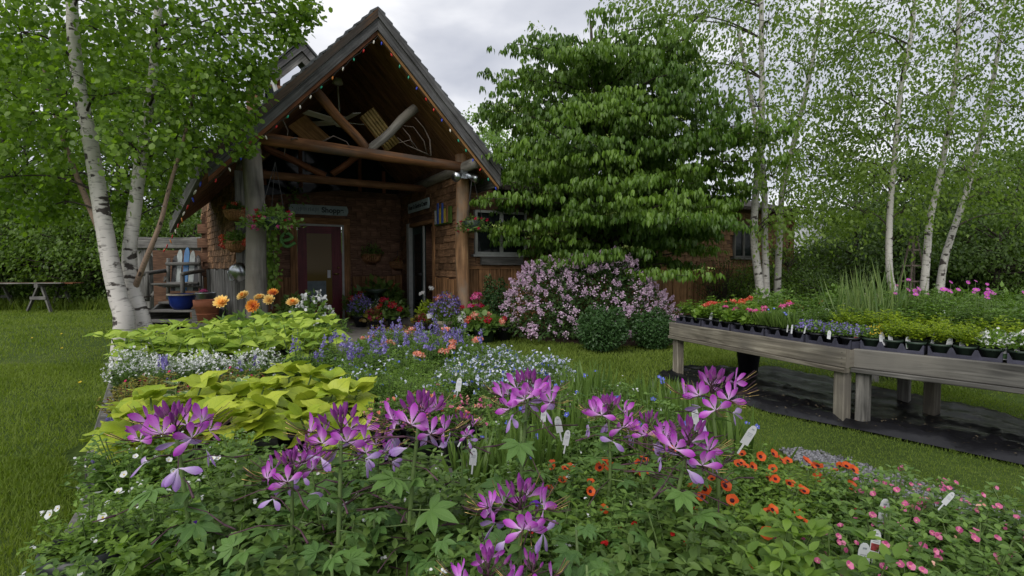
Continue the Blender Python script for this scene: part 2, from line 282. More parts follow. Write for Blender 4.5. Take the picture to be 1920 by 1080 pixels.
# ---------------------------------------------------------------- mesh building
class MB:
    def __init__(s): s.v = []; s.f = []; s.uv = []; s.mi = []
    def add(s, vs_, fs_, uvs=None, m=0):
        b = len(s.v); s.v.extend([tuple(p) for p in vs_])
        for i, f in enumerate(fs_):
            s.f.append(tuple(b+k for k in f)); s.uv.append(uvs[i] if uvs else [(0, 0)]*len(f)); s.mi.append(m)
    def hexa(s, p, m=0, L=None):
        """eight corners: 0-3 bottom ring, 4-7 top ring; u runs along the longest edge"""
        p = [Vector(q) for q in p]
        fs_ = [(0, 3, 2, 1), (4, 5, 6, 7), (0, 1, 5, 4), (1, 2, 6, 5), (2, 3, 7, 6), (3, 0, 4, 7)]
        uvs = []; off = random.random()*5
        for k, f in enumerate(fs_):
            a, b, c, d = [p[i] for i in f]; e1, e2 = (b-a).length, (d-a).length
            o2 = off+k*.37
            uvs.append([(0, o2), (e1, o2), (e1, e2+o2), (0, e2+o2)] if e1 >= e2 else [(0, o2), (0, e1+o2), (e2, e1+o2), (e2, o2)])
        s.add(p, fs_, uvs, m)
    def box(s, c, hx, hy, hz, m=0):
        c, hx, hy, hz = Vector(c), Vector(hx), Vector(hy), Vector(hz)
        s.hexa([c-hx-hy-hz, c+hx-hy-hz, c+hx+hy-hz, c-hx+hy-hz, c-hx-hy+hz, c+hx-hy+hz, c+hx+hy+hz, c-hx+hy+hz], m)
    def board(s, c, hx, hy, hz, ch=.006, m=0):
        """box with chamfered long edges (hx is the long axis)"""
        c, hx, hy, hz = Vector(c), Vector(hx), Vector(hy), Vector(hz)
        ly, lz = hy.length, hz.length; ch = min(ch, ly*.45, lz*.45); y1, z1 = hy*(1-ch/ly), hz*(1-ch/lz)
        ring = [-y1-hz, y1-hz, hy-z1, hy+z1, y1+hz, -y1+hz, -hy+z1, -hy-z1]
        V = [c-hx+r for r in ring]+[c+hx+r for r in ring]; L = 2*hx.length; fs_, uvs = [], []; w = 0; off = random.random()*5
        for i in range(8):
            j = (i+1) % 8; d = (ring[j]-ring[i]).length; fs_.append((i, j, j+8, i+8)); uvs.append([(0, off+w), (0, off+w+d), (L, off+w+d), (L, off+w)]); w += d
        fs_.append(tuple(range(7, -1, -1))); uvs.append([(0, off+r.dot(hy)/ly) for r in reversed(ring)])
        fs_.append(tuple(range(8, 16))); uvs.append([(0, off+r.dot(hy)/ly) for r in ring])
        s.add(V, fs_, uvs, m)
    def tube(s, pts, rads, n=8, m=0, cap=True, wob=0):
        pts = [Vector(p) for p in pts]; b = []; L = 0; V = []; fs_ = []; uvs = []
        up = Vector((0, 0, 1)); d0 = (pts[1]-pts[0]).normalized(); x = d0.cross(up)
        x = x.normalized() if x.length > .01 else Vector((1, 0, 0)); Ls = []
        for i, p in enumerate(pts):
            d = (pts[min(i+1, len(pts)-1)]-pts[max(i-1, 0)]).normalized(); x = (x-d*x.dot(d)).normalized(); y = d.cross(x)
            if i: L += (p-pts[i-1]).length
            Ls.append(L); r = rads[i] if hasattr(rads, '__len__') else rads
            for k in range(n):
                a = 2*math.pi*k/n; rr = r*(1+wob*(random.random()-.5)); V.append(p+(x*math.cos(a)+y*math.sin(a))*rr)
        for i in range(len(pts)-1):
            for k in range(n):
                k2 = (k+1) % n; fs_.append((i*n+k, i*n+k2, (i+1)*n+k2, (i+1)*n+k))
                uvs.append([(Ls[i], k/n), (Ls[i], (k+1)/n), (Ls[i+1], (k+1)/n), (Ls[i+1], k/n)])
        if cap:
            fs_.append(tuple(range(n-1, -1, -1))); uvs.append([(0, 0)]*n); q = (len(pts)-1)*n; fs_.append(tuple(range(q, q+n))); uvs.append([(0, 0)]*n)
        s.add(V, fs_, uvs, m)
    def lathe(s, c, prof, n=16, m=0, sx=1, half=False):
        c = Vector(c); V, fs_, uvs = [], [], []
        for r, z in prof:
            for k in range(n): a = 2*math.pi*k/n; V.append(c+Vector((r*math.cos(a), r*math.sin(a), z)))
        for i in range(len(prof)-1):
            for k in range(n):
                k2 = (k+1) % n; fs_.append((i*n+k, i*n+k2, (i+1)*n+k2, (i+1)*n+k)); uvs.append([(0, k/n), (0, k/n), (1, k/n), (1, k/n)])
        s.add(V, fs_, uvs, m)
    def poly(s, pts, ext, m=0):
        """flat polygon given thickness along ext"""
        pts = [Vector(p) for p in pts]; n = len(pts); ext = Vector(ext); V = pts+[p+ext for p in pts]
        e1 = (pts[1]-pts[0]).normalized(); nn = ext.normalized(); e2 = nn.cross(e1); off = random.random()*4
        q = [((p-pts[0]).dot(e1), (p-pts[0]).dot(e2)+off) for p in pts]
        fs_ = [tuple(range(n-1, -1, -1)), tuple(range(n, 2*n))]; uvs = [list(reversed(q)), q]
        for i in range(n):
            j = (i+1) % n; fs_.append((i, j, n+j, n+i)); d = (pts[j]-pts[i]).length; uvs.append([(0, off), (d, off), (d, off+ext.length), (0, off+ext.length)])
        s.add(V, fs_, uvs, m)
    def mesh(s, name, mats, smooth=False):
        me = bpy.data.meshes.new(name); me.from_pydata(s.v, [], s.f)
        uvl = me.uv_layers.new(name='UVMap'); flat = [c for f in s.uv for p in f for c in p]; uvl.data.foreach_set('uv', flat)
        for m in (mats if isinstance(mats, (list, tuple)) else [mats]): me.materials.append(M[m] if isinstance(m, str) else m)
        me.polygons.foreach_set('material_index', s.mi)
        if smooth: me.polygons.foreach_set('use_smooth', [True]*len(s.f))
        me.update(); return me

def npmesh(name, V, Fc, mats, rnd=None, uv=None, mi=None, smooth=False):
    """mesh from arrays: V (n,3), Fc (m,3) triangles, rnd per vertex, uv per vertex"""
    me = bpy.data.meshes.new(name); V = np.asarray(V, dtype=np.float32); Fc = np.asarray(Fc, dtype=np.int32)
    me.vertices.add(len(V)); me.vertices.foreach_set('co', V.ravel())
    me.loops.add(Fc.size); me.loops.foreach_set('vertex_index', Fc.ravel()); me.polygons.add(len(Fc))
    me.polygons.foreach_set('loop_start', np.arange(0, Fc.size, 3, dtype=np.int32)); 
    if mi is not None: me.polygons.foreach_set('material_index', np.asarray(mi, dtype=np.int32))
    if smooth: me.polygons.foreach_set('use_smooth', np.ones(len(Fc), dtype=bool))
    if rnd is not None:
        a = me.attributes.new('rnd', 'FLOAT', 'POINT'); a.data.foreach_set('value', np.asarray(rnd, dtype=np.float32))
    if uv is not None:
        l = me.uv_layers.new(name='UVMap'); l.data.foreach_set('uv', np.asarray(uv, dtype=np.float32)[Fc.ravel()].ravel())
    for m in (mats if isinstance(mats, (list, tuple)) else [mats]): me.materials.append(M[m])
    me.update(calc_edges=True); me.validate(); return me

def leaf_tpl(prof, fold=.2, droop=.15, cup=0, cols=1):
    """prof: list of (t, halfwidth); first and last have zero width. Returns V, F, UV; leaf runs along +y, face up +z"""
    V, UV, rows, Fc = [], [], [], []
    for t, w in prof:
        z = -droop*t*t
        if w == 0: rows.append([len(V)]); V.append((0, t, z)); UV.append((.5, t)); continue
        row = []
        for c in range(-cols, cols+1):
            s = c/cols; row.append(len(V)); V.append((s*w, t, z+fold*abs(s)*w-cup*s*s*w)); UV.append((.5+.5*s, t))
        rows.append(row)
    for a, b in zip(rows, rows[1:]):
        if len(a) == 1 and len(b) == 1: continue
        if len(a) == 1: Fc += [(a[0], b[i+1], b[i]) for i in range(len(b)-1)]
        elif len(b) == 1: Fc += [(b[0], a[i], a[i+1]) for i in range(len(a)-1)]
        else:
            for i in range(len(a)-1): Fc += [(a[i], a[i+1], b[i+1]), (a[i], b[i+1], b[i])]
    return np.array(V, float), np.array(Fc, int), np.array(UV, float)
T_OVATE = leaf_tpl([(0, 0), (.38, .3), (1, 0)], fold=.3, droop=.18)              # 4 triangles
T_NARROW = leaf_tpl([(0, 0), (.42, .14), (1, 0)], fold=.4, droop=.2)
T_ROUND = leaf_tpl([(0, 0), (.3, .38), (.75, .33), (1, 0)], fold=.15, droop=.15)
T_DROOP = leaf_tpl([(0, 0), (.3, .26), (.7, .22), (1, 0)], fold=.25, droop=.35)  # 8 triangles
T_FINE = leaf_tpl([(0, 0), (.15, .13), (.4, .25), (.7, .2), (1, 0)], fold=.25, droop=.28)
T_SLIM = leaf_tpl([(0, 0), (.2, .07), (.5, .12), (.8, .08), (1, 0)], fold=.3, droop=.25)
T_DROOP = leaf_tpl([(0, 0), (.28, .2), (.62, .19), (1, 0)], fold=.25, droop=.35)
T_BLADE = (np.array([(-.5, 0, 0), (.5, 0, 0), (.32, .55, .06), (-.32, .55, .06), (0, 1, .25)]), np.array([(0, 1, 2), (0, 2, 3), (3, 2, 4)]), np.zeros((5, 2)))
T_PETAL4 = None
def unit(a): return a/np.maximum(np.linalg.norm(a, axis=-1, keepdims=True), 1e-9)
def frames(D, Nn):
    y = unit(D); x = unit(np.cross(y, Nn)); z = np.cross(x, y); return np.stack([x, y, z], axis=-1)
def scatter(tpl, P, R, S, sw=None):
    V, Fc, UV = tpl; P = np.asarray(P, float); n = len(P); S = np.broadcast_to(np.asarray(S, float), (n,))
    TV = V[None]*S[:, None, None]
    if sw is not None: TV = TV.copy(); TV[:, :, 0] *= np.broadcast_to(np.asarray(sw, float), (n,))[:, None]
    W_ = np.einsum('nij,nkj->nki', R, TV)+P[:, None, :]
    k = len(V); FF = Fc[None]+(np.arange(n)*k)[:, None, None]
    return W_.reshape(-1, 3), FF.reshape(-1, 3), np.tile(UV, (n, 1)), np.repeat(RS.rand(n), k)
class NP:
    """collects scattered arrays with several materials"""
    def __init__(s): s.V = []; s.F = []; s.UV = []; s.R = []; s.mi = []; s.n = 0
    def add(s, res, m=0):
        V, Fc, UV, R = res; s.V.append(V); s.F.append(Fc+s.n); s.UV.append(UV); s.R.append(R); s.mi.append(np.full(len(Fc), m)); s.n += len(V)
    def addmb(s, mb, m=0):
        V = np.array(mb.v, float); Fc = []
        for f in mb.f:
            for i in range(1, len(f)-1): Fc.append((f[0], f[i], f[i+1]))
        s.add((V, np.array(Fc, int), np.zeros((len(V), 2)), np.full(len(V), .4)), m)
    def mesh(s, name, mats, smooth=False):
        return npmesh(name, np.concatenate(s.V), np.concatenate(s.F), mats, np.concatenate(s.R), np.concatenate(s.UV), np.concatenate(s.mi), smooth)
def rdir(n, rs=RS):
    return unit(rs.randn(n, 3))

# ---------------------------------------------------------------- objects
ORI = Vector((0, 0, 0))
def thing(name, label, cat, loc=(0, 0, 0), group=None, rotz=0):
    o = bpy.data.objects.new(name, None); o.empty_display_size = .05; COL.objects.link(o); o.location = loc; o.rotation_euler = (0, 0, rotz)
    o['label'] = label; o['category'] = cat
    if group: o['group'] = group
    return o
def tag(o, label, cat, group=None, kind=None):
    if label: o['label'] = label
    if cat: o['category'] = cat
    if group: o['group'] = group
    if kind: o['kind'] = kind
    return o
def link(name, me, parent=None, loc=(0, 0, 0), rot=None, sc=None, mat=None):
    o = bpy.data.objects.new(name, me); COL.objects.link(o)
    if parent: o.parent = parent
    if mat is not None: o.matrix_local = mat
    else:
        o.location = loc
        if rot is not None: o.rotation_euler = rot
        if sc is not None: o.scale = (sc, sc, sc) if not hasattr(sc, '__len__') else sc
    return o
def part(name, mb, mats, parent, smooth=False, kind=None):
    """a part whose mesh is written in world coordinates, under a thing (moved, never turned) or under such a part"""
    me = mb.mesh(name, mats, smooth) if hasattr(mb, 'mesh') else mb
    loc = -parent.location if (parent is not None and parent.parent is None) else (0, 0, 0)
    o = link(name, me, parent, loc)
    if kind: o['kind'] = kind
    return o
def struct(name, mb, mats, smooth=False, kind='structure'):
    me = mb.mesh(name, mats, smooth) if hasattr(mb, 'mesh') else mb
    o = link(name, me); o['kind'] = kind; return o
def mat3(x, y, z, p):
    return Matrix(((x[0], y[0], z[0], p[0]), (x[1], y[1], z[1], p[1]), (x[2], y[2], z[2], p[2]), (0, 0, 0, 1)))
def inside(p, poly):
    c = False; n = len(poly); x, y = p
    for i in range(n):
        x1, y1 = poly[i]; x2, y2 = poly[(i+1) % n]
        if (y1 > y) != (y2 > y) and x < (x2-x1)*(y-y1)/(y2-y1)+x1: c = not c
    return c
def inside_np(P, poly):
    c = np.zeros(len(P), bool); n = len(poly); x, y = P[:, 0], P[:, 1]
    for i in range(n):
        x1, y1 = poly[i]; x2, y2 = poly[(i+1) % n]
        if y1 == y2: continue
        k = ((y1 > y) != (y2 > y)) & (x < (x2-x1)*(y-y1)/(y2-y1)+x1); c ^= k
    return c
def fill(poly, sp, jit=.25, rnd=random):
    xs = [p[0] for p in poly]; ys = [p[1] for p in poly]; out = []; r = 0; y = min(ys)+sp*.3
    while y < max(ys):
        x = min(xs)+(sp*.5 if r % 2 else 0)
        while x < max(xs):
            q = (x+rnd.uniform(-jit, jit)*sp, y+rnd.uniform(-jit, jit)*sp)
            if inside(q, poly): out.append(q)
            x += sp
        y += sp*.87; r += 1
    return out

# ================================================================ the ground
def ground_z(x, y): return 0.0
mb = MB(); mb.add([(-300, -60, -.012), (300, -60, -.012), (300, 400, -.012), (-300, 400, -.012)], [(0, 1, 2, 3)])
def lawn_mat():
    m, nt, N, L, b = _nt('lawn_soil'); tc = N.new('ShaderNodeTexCoord')
    n = N.new('ShaderNodeTexNoise'); n.inputs['Scale'].default_value = 1.1; n.inputs['Detail'].default_value = 8; L.new(tc.outputs['Object'], n.inputs['Vector'])
    n2 = N.new('ShaderNodeTexNoise'); n2.inputs['Scale'].default_value = 45; n2.inputs['Detail'].default_value = 4; L.new(tc.outputs['Object'], n2.inputs['Vector'])
    a = N.new('ShaderNodeMath'); a.operation = 'MULTIPLY_ADD'; a.inputs[1].default_value = .5; L.new(n2.outputs[0], a.inputs[0]); 
    h = N.new('ShaderNodeMath'); h.operation = 'MULTIPLY'; h.inputs[1].default_value = .5; L.new(n.outputs[0], h.inputs[0]); L.new(h.outputs[0], a.inputs[2])
    r = ramp(N, [(.35, (.035, .055, .012)), (.5, (.055, .09, .018)), (.66, (.1, .13, .032))]); L.new(a.outputs[0], r.inputs[0]); L.new(r.outputs[0], b.inputs['Base Color'])
    b.inputs['Roughness'].default_value = .95; b.inputs['Specular IOR Level'].default_value = .1
    return m
M['lawn'] = lawn_mat()
struct('ground', mb, 'lawn')

# porch floor, mulch bed, gravel, film (low relief sheets)
US, VS = Vector((.8764, .4816, 0)), Vector((-.4816, .8764, 0)); UP = Vector((0, 0, 1))
def H(u, v, z=0): return US*u+VS*v+UP*z
mb = MB(); mb.hexa([H(-.3, 7.3, -.05), H(3.6, 7.3, -.05), H(3.25, 11, -.05), H(-.35, 11, -.05), H(-.3, 7.3, .06), H(3.6, 7.3, .06), H(3.25, 11, .06), H(-.35, 11, .06)])
struct('porch_floor', mb, 'concrete')
def patch(name, poly, z0, bump, mat, nsub=26, kind='structure'):
    """low mounded sheet following a ground polygon"""
    xs = [p[0] for p in poly]; ys = [p[1] for p in poly]; c = Vector((sum(xs)/len(xs), sum(ys)/len(ys))); V = []; Fc = []; m = len(poly); rings = 6; per = []
    for i in range(m):
        a, b = Vector(poly[i]), Vector(poly[(i+1) % m])
        for k in range(6): per.append(a.lerp(b, k/6))
    n = len(per); V.append((c.x, c.y, z0+bump))
    for r in range(1, rings+1):
        t = r/rings
        for q in per:
            p = c.lerp(q, t); V.append((p.x+random.uniform(-.03, .03)*(t > .9), p.y+random.uniform(-.03, .03)*(t > .9), z0+bump*(1-t**3)*random.uniform(.6, 1.1)-(.02 if r == rings else 0)))
    for k in range(n): Fc.append((0, 1+k, 1+(k+1) % n))
    for r in range(rings-1):
        for k in range(n):
            a = 1+r*n+k; b = 1+r*n+(k+1) % n; Fc.append((a, a+n, b+n, b))
    q = MB(); q.add(V, Fc); return struct(name, q, mat, True, kind)
def gp(px, py, z=0): p = PZ(px, py, z); return (p.x, p.y)
patch('mulch_bed', [gp(880, 622), gp(1010, 640), gp(1110, 650), gp(1260, 650), gp(1330, 610), gp(1100, 600), gp(900, 605)], .0, .04, 'mulch')
struct('gravel_bed', (lambda q: (q.add([(*gp(*a), .003) for a in ((1474, 844), (1537, 853), (1620, 879), (1690, 905), (1800, 934), (1960, 987), (1960, 1017), (1800, 962), (1700, 937), (1560, 892), (1482, 858))], [tuple(range(10, -1, -1))]), q)[1])(MB()), 'mulch')
# gravel stones
V0 = np.array([(1, 0, 0), (-1, 0, 0), (0, 1, 0), (0, -1, 0), (0, 0, 1), (0, 0, -1)], float)
TS = (V0*np.array([.5, .42, .34]), np.array([(0, 2, 4), (2, 1, 4), (1, 3, 4), (3, 0, 4), (2, 0, 5), (1, 2, 5), (3, 1, 5), (0, 3, 5)]), np.zeros((6, 2)))
gpoly = [gp(1470, 842), gp(1535, 850), gp(1620, 876), gp(1690, 902), gp(1800, 932), gp(1960, 985), gp(1960, 1020), gp(1800, 965), gp(1700, 940), gp(1560, 895), gp(1480, 860)]
gx = np.array(gpoly); Pg = RS.rand(9000, 2)*(gx.max(0)-gx.min(0))+gx.min(0); Pg = Pg[inside_np(Pg+RS.randn(len(Pg), 2)*.035, gpoly)]
Pg = np.c_[Pg, np.full(len(Pg), .006)]; G = NP(); G.add(scatter(TS, Pg, frames(rdir(len(Pg)), rdir(len(Pg))), RS.uniform(.01, .034, len(Pg))))
M['gravel'] = leafmat('gravel_stone', (.05, .05, .055), (.24, .24, .26), tr=0, rough=.85)
struct('gravel', G.mesh('gravel', ['gravel']), None, kind='stuff')
# black film under the right benches, with wrinkles
def film():
    A = [gp(1235, 706), gp(1440, 775), gp(1640, 815), gp(1960, 884)]; B = [gp(1275, 690), gp(1450, 690), gp(1700, 738), gp(1960, 800)]
    n, m_ = 60, 26; V = []; Fc = []
    def pl(L_, t):
        t *= len(L_)-1; i = min(int(t), len(L_)-2); return Vector(L_[i]).lerp(Vector(L_[i+1]), t-i)
    for i in range(n+1):
        for j in range(m_+1):
            p = pl(A, i/n).lerp(pl(B, i/n), j/m_); e = .03 if 0 < j < m_ and 0 < i < n else .0
            z = .012+1.5*e*(.5+.5*math.sin(j*1.15+1.2*math.sin(i*.21)+.5*math.sin(i*.57)))**2*(.6+.5*random.random())
            if j in (1, 2): z += .03
            V.append((p.x, p.y, z))
    for i in range(n):
        for j in range(m_): a = i*(m_+1)+j; Fc.append((a, a+m_+1, a+m_+2, a+1))
    q = MB(); q.add(V, Fc); o = link('plastic_sheet', q.mesh('plastic_sheet', 'film', True))
    tag(o, 'wrinkled black plastic sheet on the grass under the wooden benches', 'plastic sheet')
    S_ = np.array([tuple(pl(A, RS.rand()).lerp(pl(B, RS.rand()), RS.rand())) for _ in range(900)]); S_ = np.c_[S_, RS.uniform(.05, .07, 900)]
    G = NP(); G.add(scatter(T_OVATE, S_, frames(np.c_[RS.randn(900, 2), np.zeros(900)], np.tile([[0, 0, 1.]], (900, 1))), RS.uniform(.006, .022, 900))); struct('dry_litter', G.mesh('dry_litter', ['film_speck']), None, kind='stuff')
    return [tuple(p) for p in A]+[tuple(p) for p in reversed(B)]
FILM_POLY = film()

# ================================================================ grass
BENCH_POLY = [(-.9, .8), (-1.5, 1.6), (-2.0, 2.4), (-2.75, 3.1), (-2.9, 4.2), (-1.5, 4.4), (-.4, 3.8), (.1, 2.9), (.35, 2.1), (.7, 1.3), (.9, .85)]
def grass():
    P = []
    def zone(x0, x1, y0, y1, n):
        q = RS.rand(n, 2); P.append(np.c_[x0+q[:, 0]*(x1-x0), y0+q[:, 1]*(y1-y0)])
    zone(-3.6, -.9, .9, 3, 42000); zone(-6.5, -1.5, 2.4, 6, 52000); zone(-14, -2.5, 6, 14, 42000)
    zone(-1.5, 3, 2.2, 8.5, 60000); zone(1.2, 4.2, 1.9, 5, 40000); zone(2.2, 9, 4, 9, 26000)
    P = np.concatenate(P); bad = inside_np(P, FILM_POLY) | inside_np(P, BENCH_POLY)
    hu = P[:, 0]*US.x+P[:, 1]*US.y; hv = P[:, 0]*VS.x+P[:, 1]*VS.y; bad |= (hu > -.4) & (hu < 3.6) & (hv > 7.2)
    bad |= inside_np(P, [gp(880, 622), gp(1010, 640), gp(1110, 650), gp(1260, 650), gp(1330, 610), gp(1100, 600), gp(900, 605)])
    bad |= inside_np(P, gpoly) & (RS.rand(len(P)) < .6)
    vis = np.abs(P[:, 0]) < P[:, 1]*1.1+.3; P = P[~bad & vis]; n = len(P); Y = P[:, 1]
    d = np.c_[RS.randn(n)*.42, RS.randn(n)*.42, np.ones(n)]; nn = np.c_[RS.randn(n, 2), np.zeros(n)]
    # uneven growth: clumps
    path = np.clip((P[:, 0]-.2)/.8, 0, 1)*np.clip((5.2-P[:, 1])/1.5, 0, 1); cl = np.sin(P[:, 0]*3.1+np.sin(P[:, 1]*2.3)*1.5)*np.sin(P[:, 1]*2.7+P[:, 0])
    h = (.023+.013*RS.rand(n))*(1+.3*cl)*(1+.05*Y)*(1-.45*path); w = .11+.022*Y
    V, Fc, UV, R = scatter(T_BLADE, np.c_[P, np.zeros(n)], frames(d, nn), h, sw=w)
    R = np.clip(.42+.28*np.repeat(cl, 5)+.4*(R-.5)+.3*np.repeat(path, 5), 0, 1)
    struct('grass', npmesh('grass', V, Fc, ['grass'], R), None, kind='stuff')
grass()

# ================================================================ the wooden shop building
RIDGE_U, RIDGE_Z, SLOPE = 1.826, 4.62, 1.06
def RZ(u): return RIDGE_Z-SLOPE*abs(u-RIDGE_U)
VF, VB = 7.1, 13.5
def eave_l(v): return -.19-(v-VF)*.2015
EAVE_R = 3.67
VBE = (10.0, 13.5)
shop = thing('shop_building', 'brown shingled timber shop with a steep gabled porch roof', 'building', H(1.8, 9, 0))
def hb(q, u0, u1, v0, v1, z0, z1, m=0):
    q.hexa([H(u0, v0, z0), H(u1, v0, z0), H(u1, v1, z0), H(u0, v1, z0), H(u0, v0, z1), H(u1, v0, z1), H(u1, v1, z1), H(u0, v1, z1)], m)
# roof slabs
q = MB()
for sgn in (0, 1):
    e = eave_l if sgn == 0 else (lambda v: EAVE_R)
    a = [H(RIDGE_U, VF, RIDGE_Z), H(RIDGE_U, VB, RIDGE_Z), H(e(VBE[sgn]), VBE[sgn], RZ(e(VBE[sgn]))), H(e(VF), VF, RZ(e(VF)))]
    q.poly(a, UP*-.1)
roof = part('roof', q, 'ceil_wood', shop)
# shingle courses on top of the slabs
def roof_courses(sgn):
    n = 19
    for i in range(n):
        t0, t1 = i/n, (i+1.35)/n; q = MB(); P = []
        for v in (VF-.05, VB):
            if sgn == 0 and v == VB: v = VBE[0]+(VB-VBE[0])*(i+.3)/n
            e = eave_l(v)-.05 if sgn == 0 else EAVE_R+.05
            for t, lift in ((1-min(t1, 1), .012), (1-t0, .05)):
                u = RIDGE_U+(e-RIDGE_U)*t; P.append(H(u, v, RZ(u)+lift+random.uniform(0, .01)))
        b = [p-UP*.03 for p in P]
        q.hexa([b[0], b[1], b[3], b[2], P[0], P[1], P[3], P[2]]); part('shingle_course', q, 'roofing', roof)
roof_courses(0); roof_courses(1)
# rake boards: strips hung below the roof line at the front edge
def rake(side, d0, d1, v0, v1, mat, name='rake_board', eo=0):
    e = (eave_l(VF) if side == 0 else EAVE_R)+(-eo if side == 0 else eo); q = MB()
    q.poly([H(RIDGE_U, v0, RIDGE_Z-d0), H(e, v0, RZ(e)-d0), H(e, v0, RZ(e)-d1), H(RIDGE_U, v0, RIDGE_Z-d1)], VS*(v1-v0))
    return part(name, q, mat, shop)
rake(0, .0, .12, VF-.06, VF-.015, 'rake_brown'); rake(0, .12, .275, VF-.035, VF+.01, 'rake_wood'); rake(0, .275, .335, VF+.0, VF+.045, 'red_wood')
rake(1, .0, .12, VF-.06, VF-.015, 'rake_wood'); rake(1, .12, .28, VF-.035, VF+.01, 'rake_wood'); rake(1, .28, .33, VF+.0, VF+.045, 'soffit_wood')
# eave fascia boards running back
q = MB(); a, b = H(eave_l(VF), VF, RZ(eave_l(VF))), H(eave_l(10), 10, RZ(eave_l(10)))
q.hexa([a+US*-.05-UP*.17, b-US*.05-UP*.17, b-UP*.17, a-UP*.17, a-US*.05+UP*.01, b-US*.05+UP*.01, b+UP*.01, a+UP*.01]); part('fascia', q, 'grey_wood', shop)
q = MB(); hb(q, EAVE_R, EAVE_R+.04, VF, 8.4, RZ(EAVE_R)-.28, RZ(EAVE_R)-.0); part('fascia', q, 'grey_wood', shop)
# ceiling planks under the slabs, running down the slope
def ceil_planks(side):
    v = VF+.05
    while v < (9.9 if side == 0 else 11.0):
        wv = .125; e = (eave_l(v)+.05) if side == 0 else EAVE_R-.03; d = .102; q = MB(); g = .006; th = .016+random.uniform(0, .006)
        P = [H(RIDGE_U, v+g, RIDGE_Z-d-.02), H(e, v+g, RZ(e)-d), H(e, v+wv-g, RZ(e)-d), H(RIDGE_U, v+wv-g, RIDGE_Z-d-.02)]
        q.poly(P, UP*-th); part('ceiling_plank', q, 'soffit_wood' if v < VF+.75 else 'ceil_wood', roof); v += wv  # planks further in take a darker wood: porch shade put into the colour
ceil_planks(0); ceil_planks(1)
# log posts and trusses
def log(name, a, b, r0, r1, mat='log_wood', n=12, seg=7, wob=.05):
    a, b = Vector(a), Vector(b); q = MB(); ph = random.random()*6
    pts = [a.lerp(b, i/seg)+Vector((math.sin(ph+i*1.3)*.012, math.cos(ph+i*.9)*.012, 0)) for i in range(seg+1)]
    q.tube(pts, [r0+(r1-r0)*i/seg for i in range(seg+1)], n, wob=wob); return part(name, q, mat, shop, True)
log('log_post', H(.34, 7.67, .05), H(.30, 7.67, RZ(.30)-.12), .136, .115)
log('log_post', H(3.315, 7.67, .05), H(3.3, 7.67, RZ(3.3)-.12), .112, .105, 'post_wood')
log('tie_beam', H(.2, 7.55, 2.83), H(3.5, 7.6, 2.72), .085, .075, 'beam_wood')
def pt(px, py, v):                                # photo pixel -> point on the plane v = const
    d = ray(px, py); c0 = Vector((0, 0, EYE)); t = (v-c0.dot(VS))/d.dot(VS); return c0+d*t
log('brace', pt(588, 168, 7.62), pt(690, 282, 7.62), .07, .065, 'beam_wood'); log('brace', pt(778, 203, 7.62), pt(692, 283, 7.62), .07, .06, 'log_wood')
log('tie_beam', H(-.1, 9.4, 2.66), H(3.3, 9.4, 2.62), .07, .065, 'ceil_wood'); log('brace', H(.55, 9.4, 3.1), H(1.5, 9.4, 2.72), .06, .055, 'red_wood'); log('brace', H(2.5, 9.4, 3.5), H(1.6, 9.4, 2.75), .06, .055, 'red_wood')
q = MB(); q.tube([H(3.3, 7.15, 2.72), H(3.3, 11, 2.72)], .085, 10); part('purlin', q, 'log_wood', shop, True)
q = MB(); q.tube([H(.3, 7.15, 2.78), H(.05, 11, 2.74)], .085, 10); part('purlin', q, 'log_wood', shop, True)
q = MB(); hb(q, .1, .33, 8.55, 8.75, .05, 2.55); part('corner_post', q, 'grey_wood', shop)
# walls
def wall_quad(name, P, nrm, mat, th=.1):
    q = MB(); q.poly(P, Vector(nrm)*-th); return part(name, q, mat, shop)
n_left = Vector((-.985*US.x-.175*VS.x, -.985*US.y-.175*VS.y, 0)).normalized()
def HL(s, z): return H(.12-.178*s, 8.66+s*.985, z)        # along the left wall
left_wall = wall_quad('wall', [HL(0, 0), HL(3.15, 0), HL(3.15, 2.3), HL(0, 2.45)], n_left, 'shingle_grey')
SEQ = []
def shingle_meshes(mat, w, h):
    out = []
    for i in range(4):
        q = MB(); ww = w*random.uniform(.86, .97)/2; b = random.uniform(-.008, .008)
        q.hexa([(-ww, 0, b), (ww, 0, -b), (ww, .024, -b), (-ww, .024, b), (-ww, -.004, h), (ww, -.004, h), (ww, .006, h), (-ww, .006, h)]); out.append(q.mesh('shingle', mat))
    return out
def shingle_rows(wall, pos, along, nrm, L, z0, z1f, w, c, mat, objs=True, skip=None):
    """courses of shingles proud of the wall; outward normal is +y of the piece"""
    ms = shingle_meshes(mat, w, c*1.3); along = Vector(along).normalized(); nrm = Vector(nrm).normalized(); r = 0; z = z0; J = MB(); k = 0
    while z < z1f(0 if z1f(0) > z1f(L) else L):
        s = (w*.5 if r % 2 else 0)+random.uniform(0, .05)
        while s < L:
            if z+c < z1f(s) and not (skip and skip(s, z)):
                m = mat3(along, nrm, UP, pos(s, z+random.uniform(-.006, .006))+nrm*.004); me = random.choice(ms)
                if objs: o = link('shingle', me, wall, mat=m); k += 1
                else: J.add([m @ v.co for v in me.vertices], [tuple(p.vertices) for p in me.polygons], [[tuple(me.uv_layers[0].data[l].uv) for l in p.loop_indices] for p in me.polygons])
            s += w
        z += c; r += 1
    if J.v: part('shingles', J, mat, wall, kind='stuff')
al_left = (HL(1, 0)-HL(0, 0)).normalized()
shingle_rows(left_wall, lambda s, z: HL(s+.1, z), al_left, n_left, 3.0, 1.12, lambda s: 2.42-.05*s, .2, .105, 'shingle')
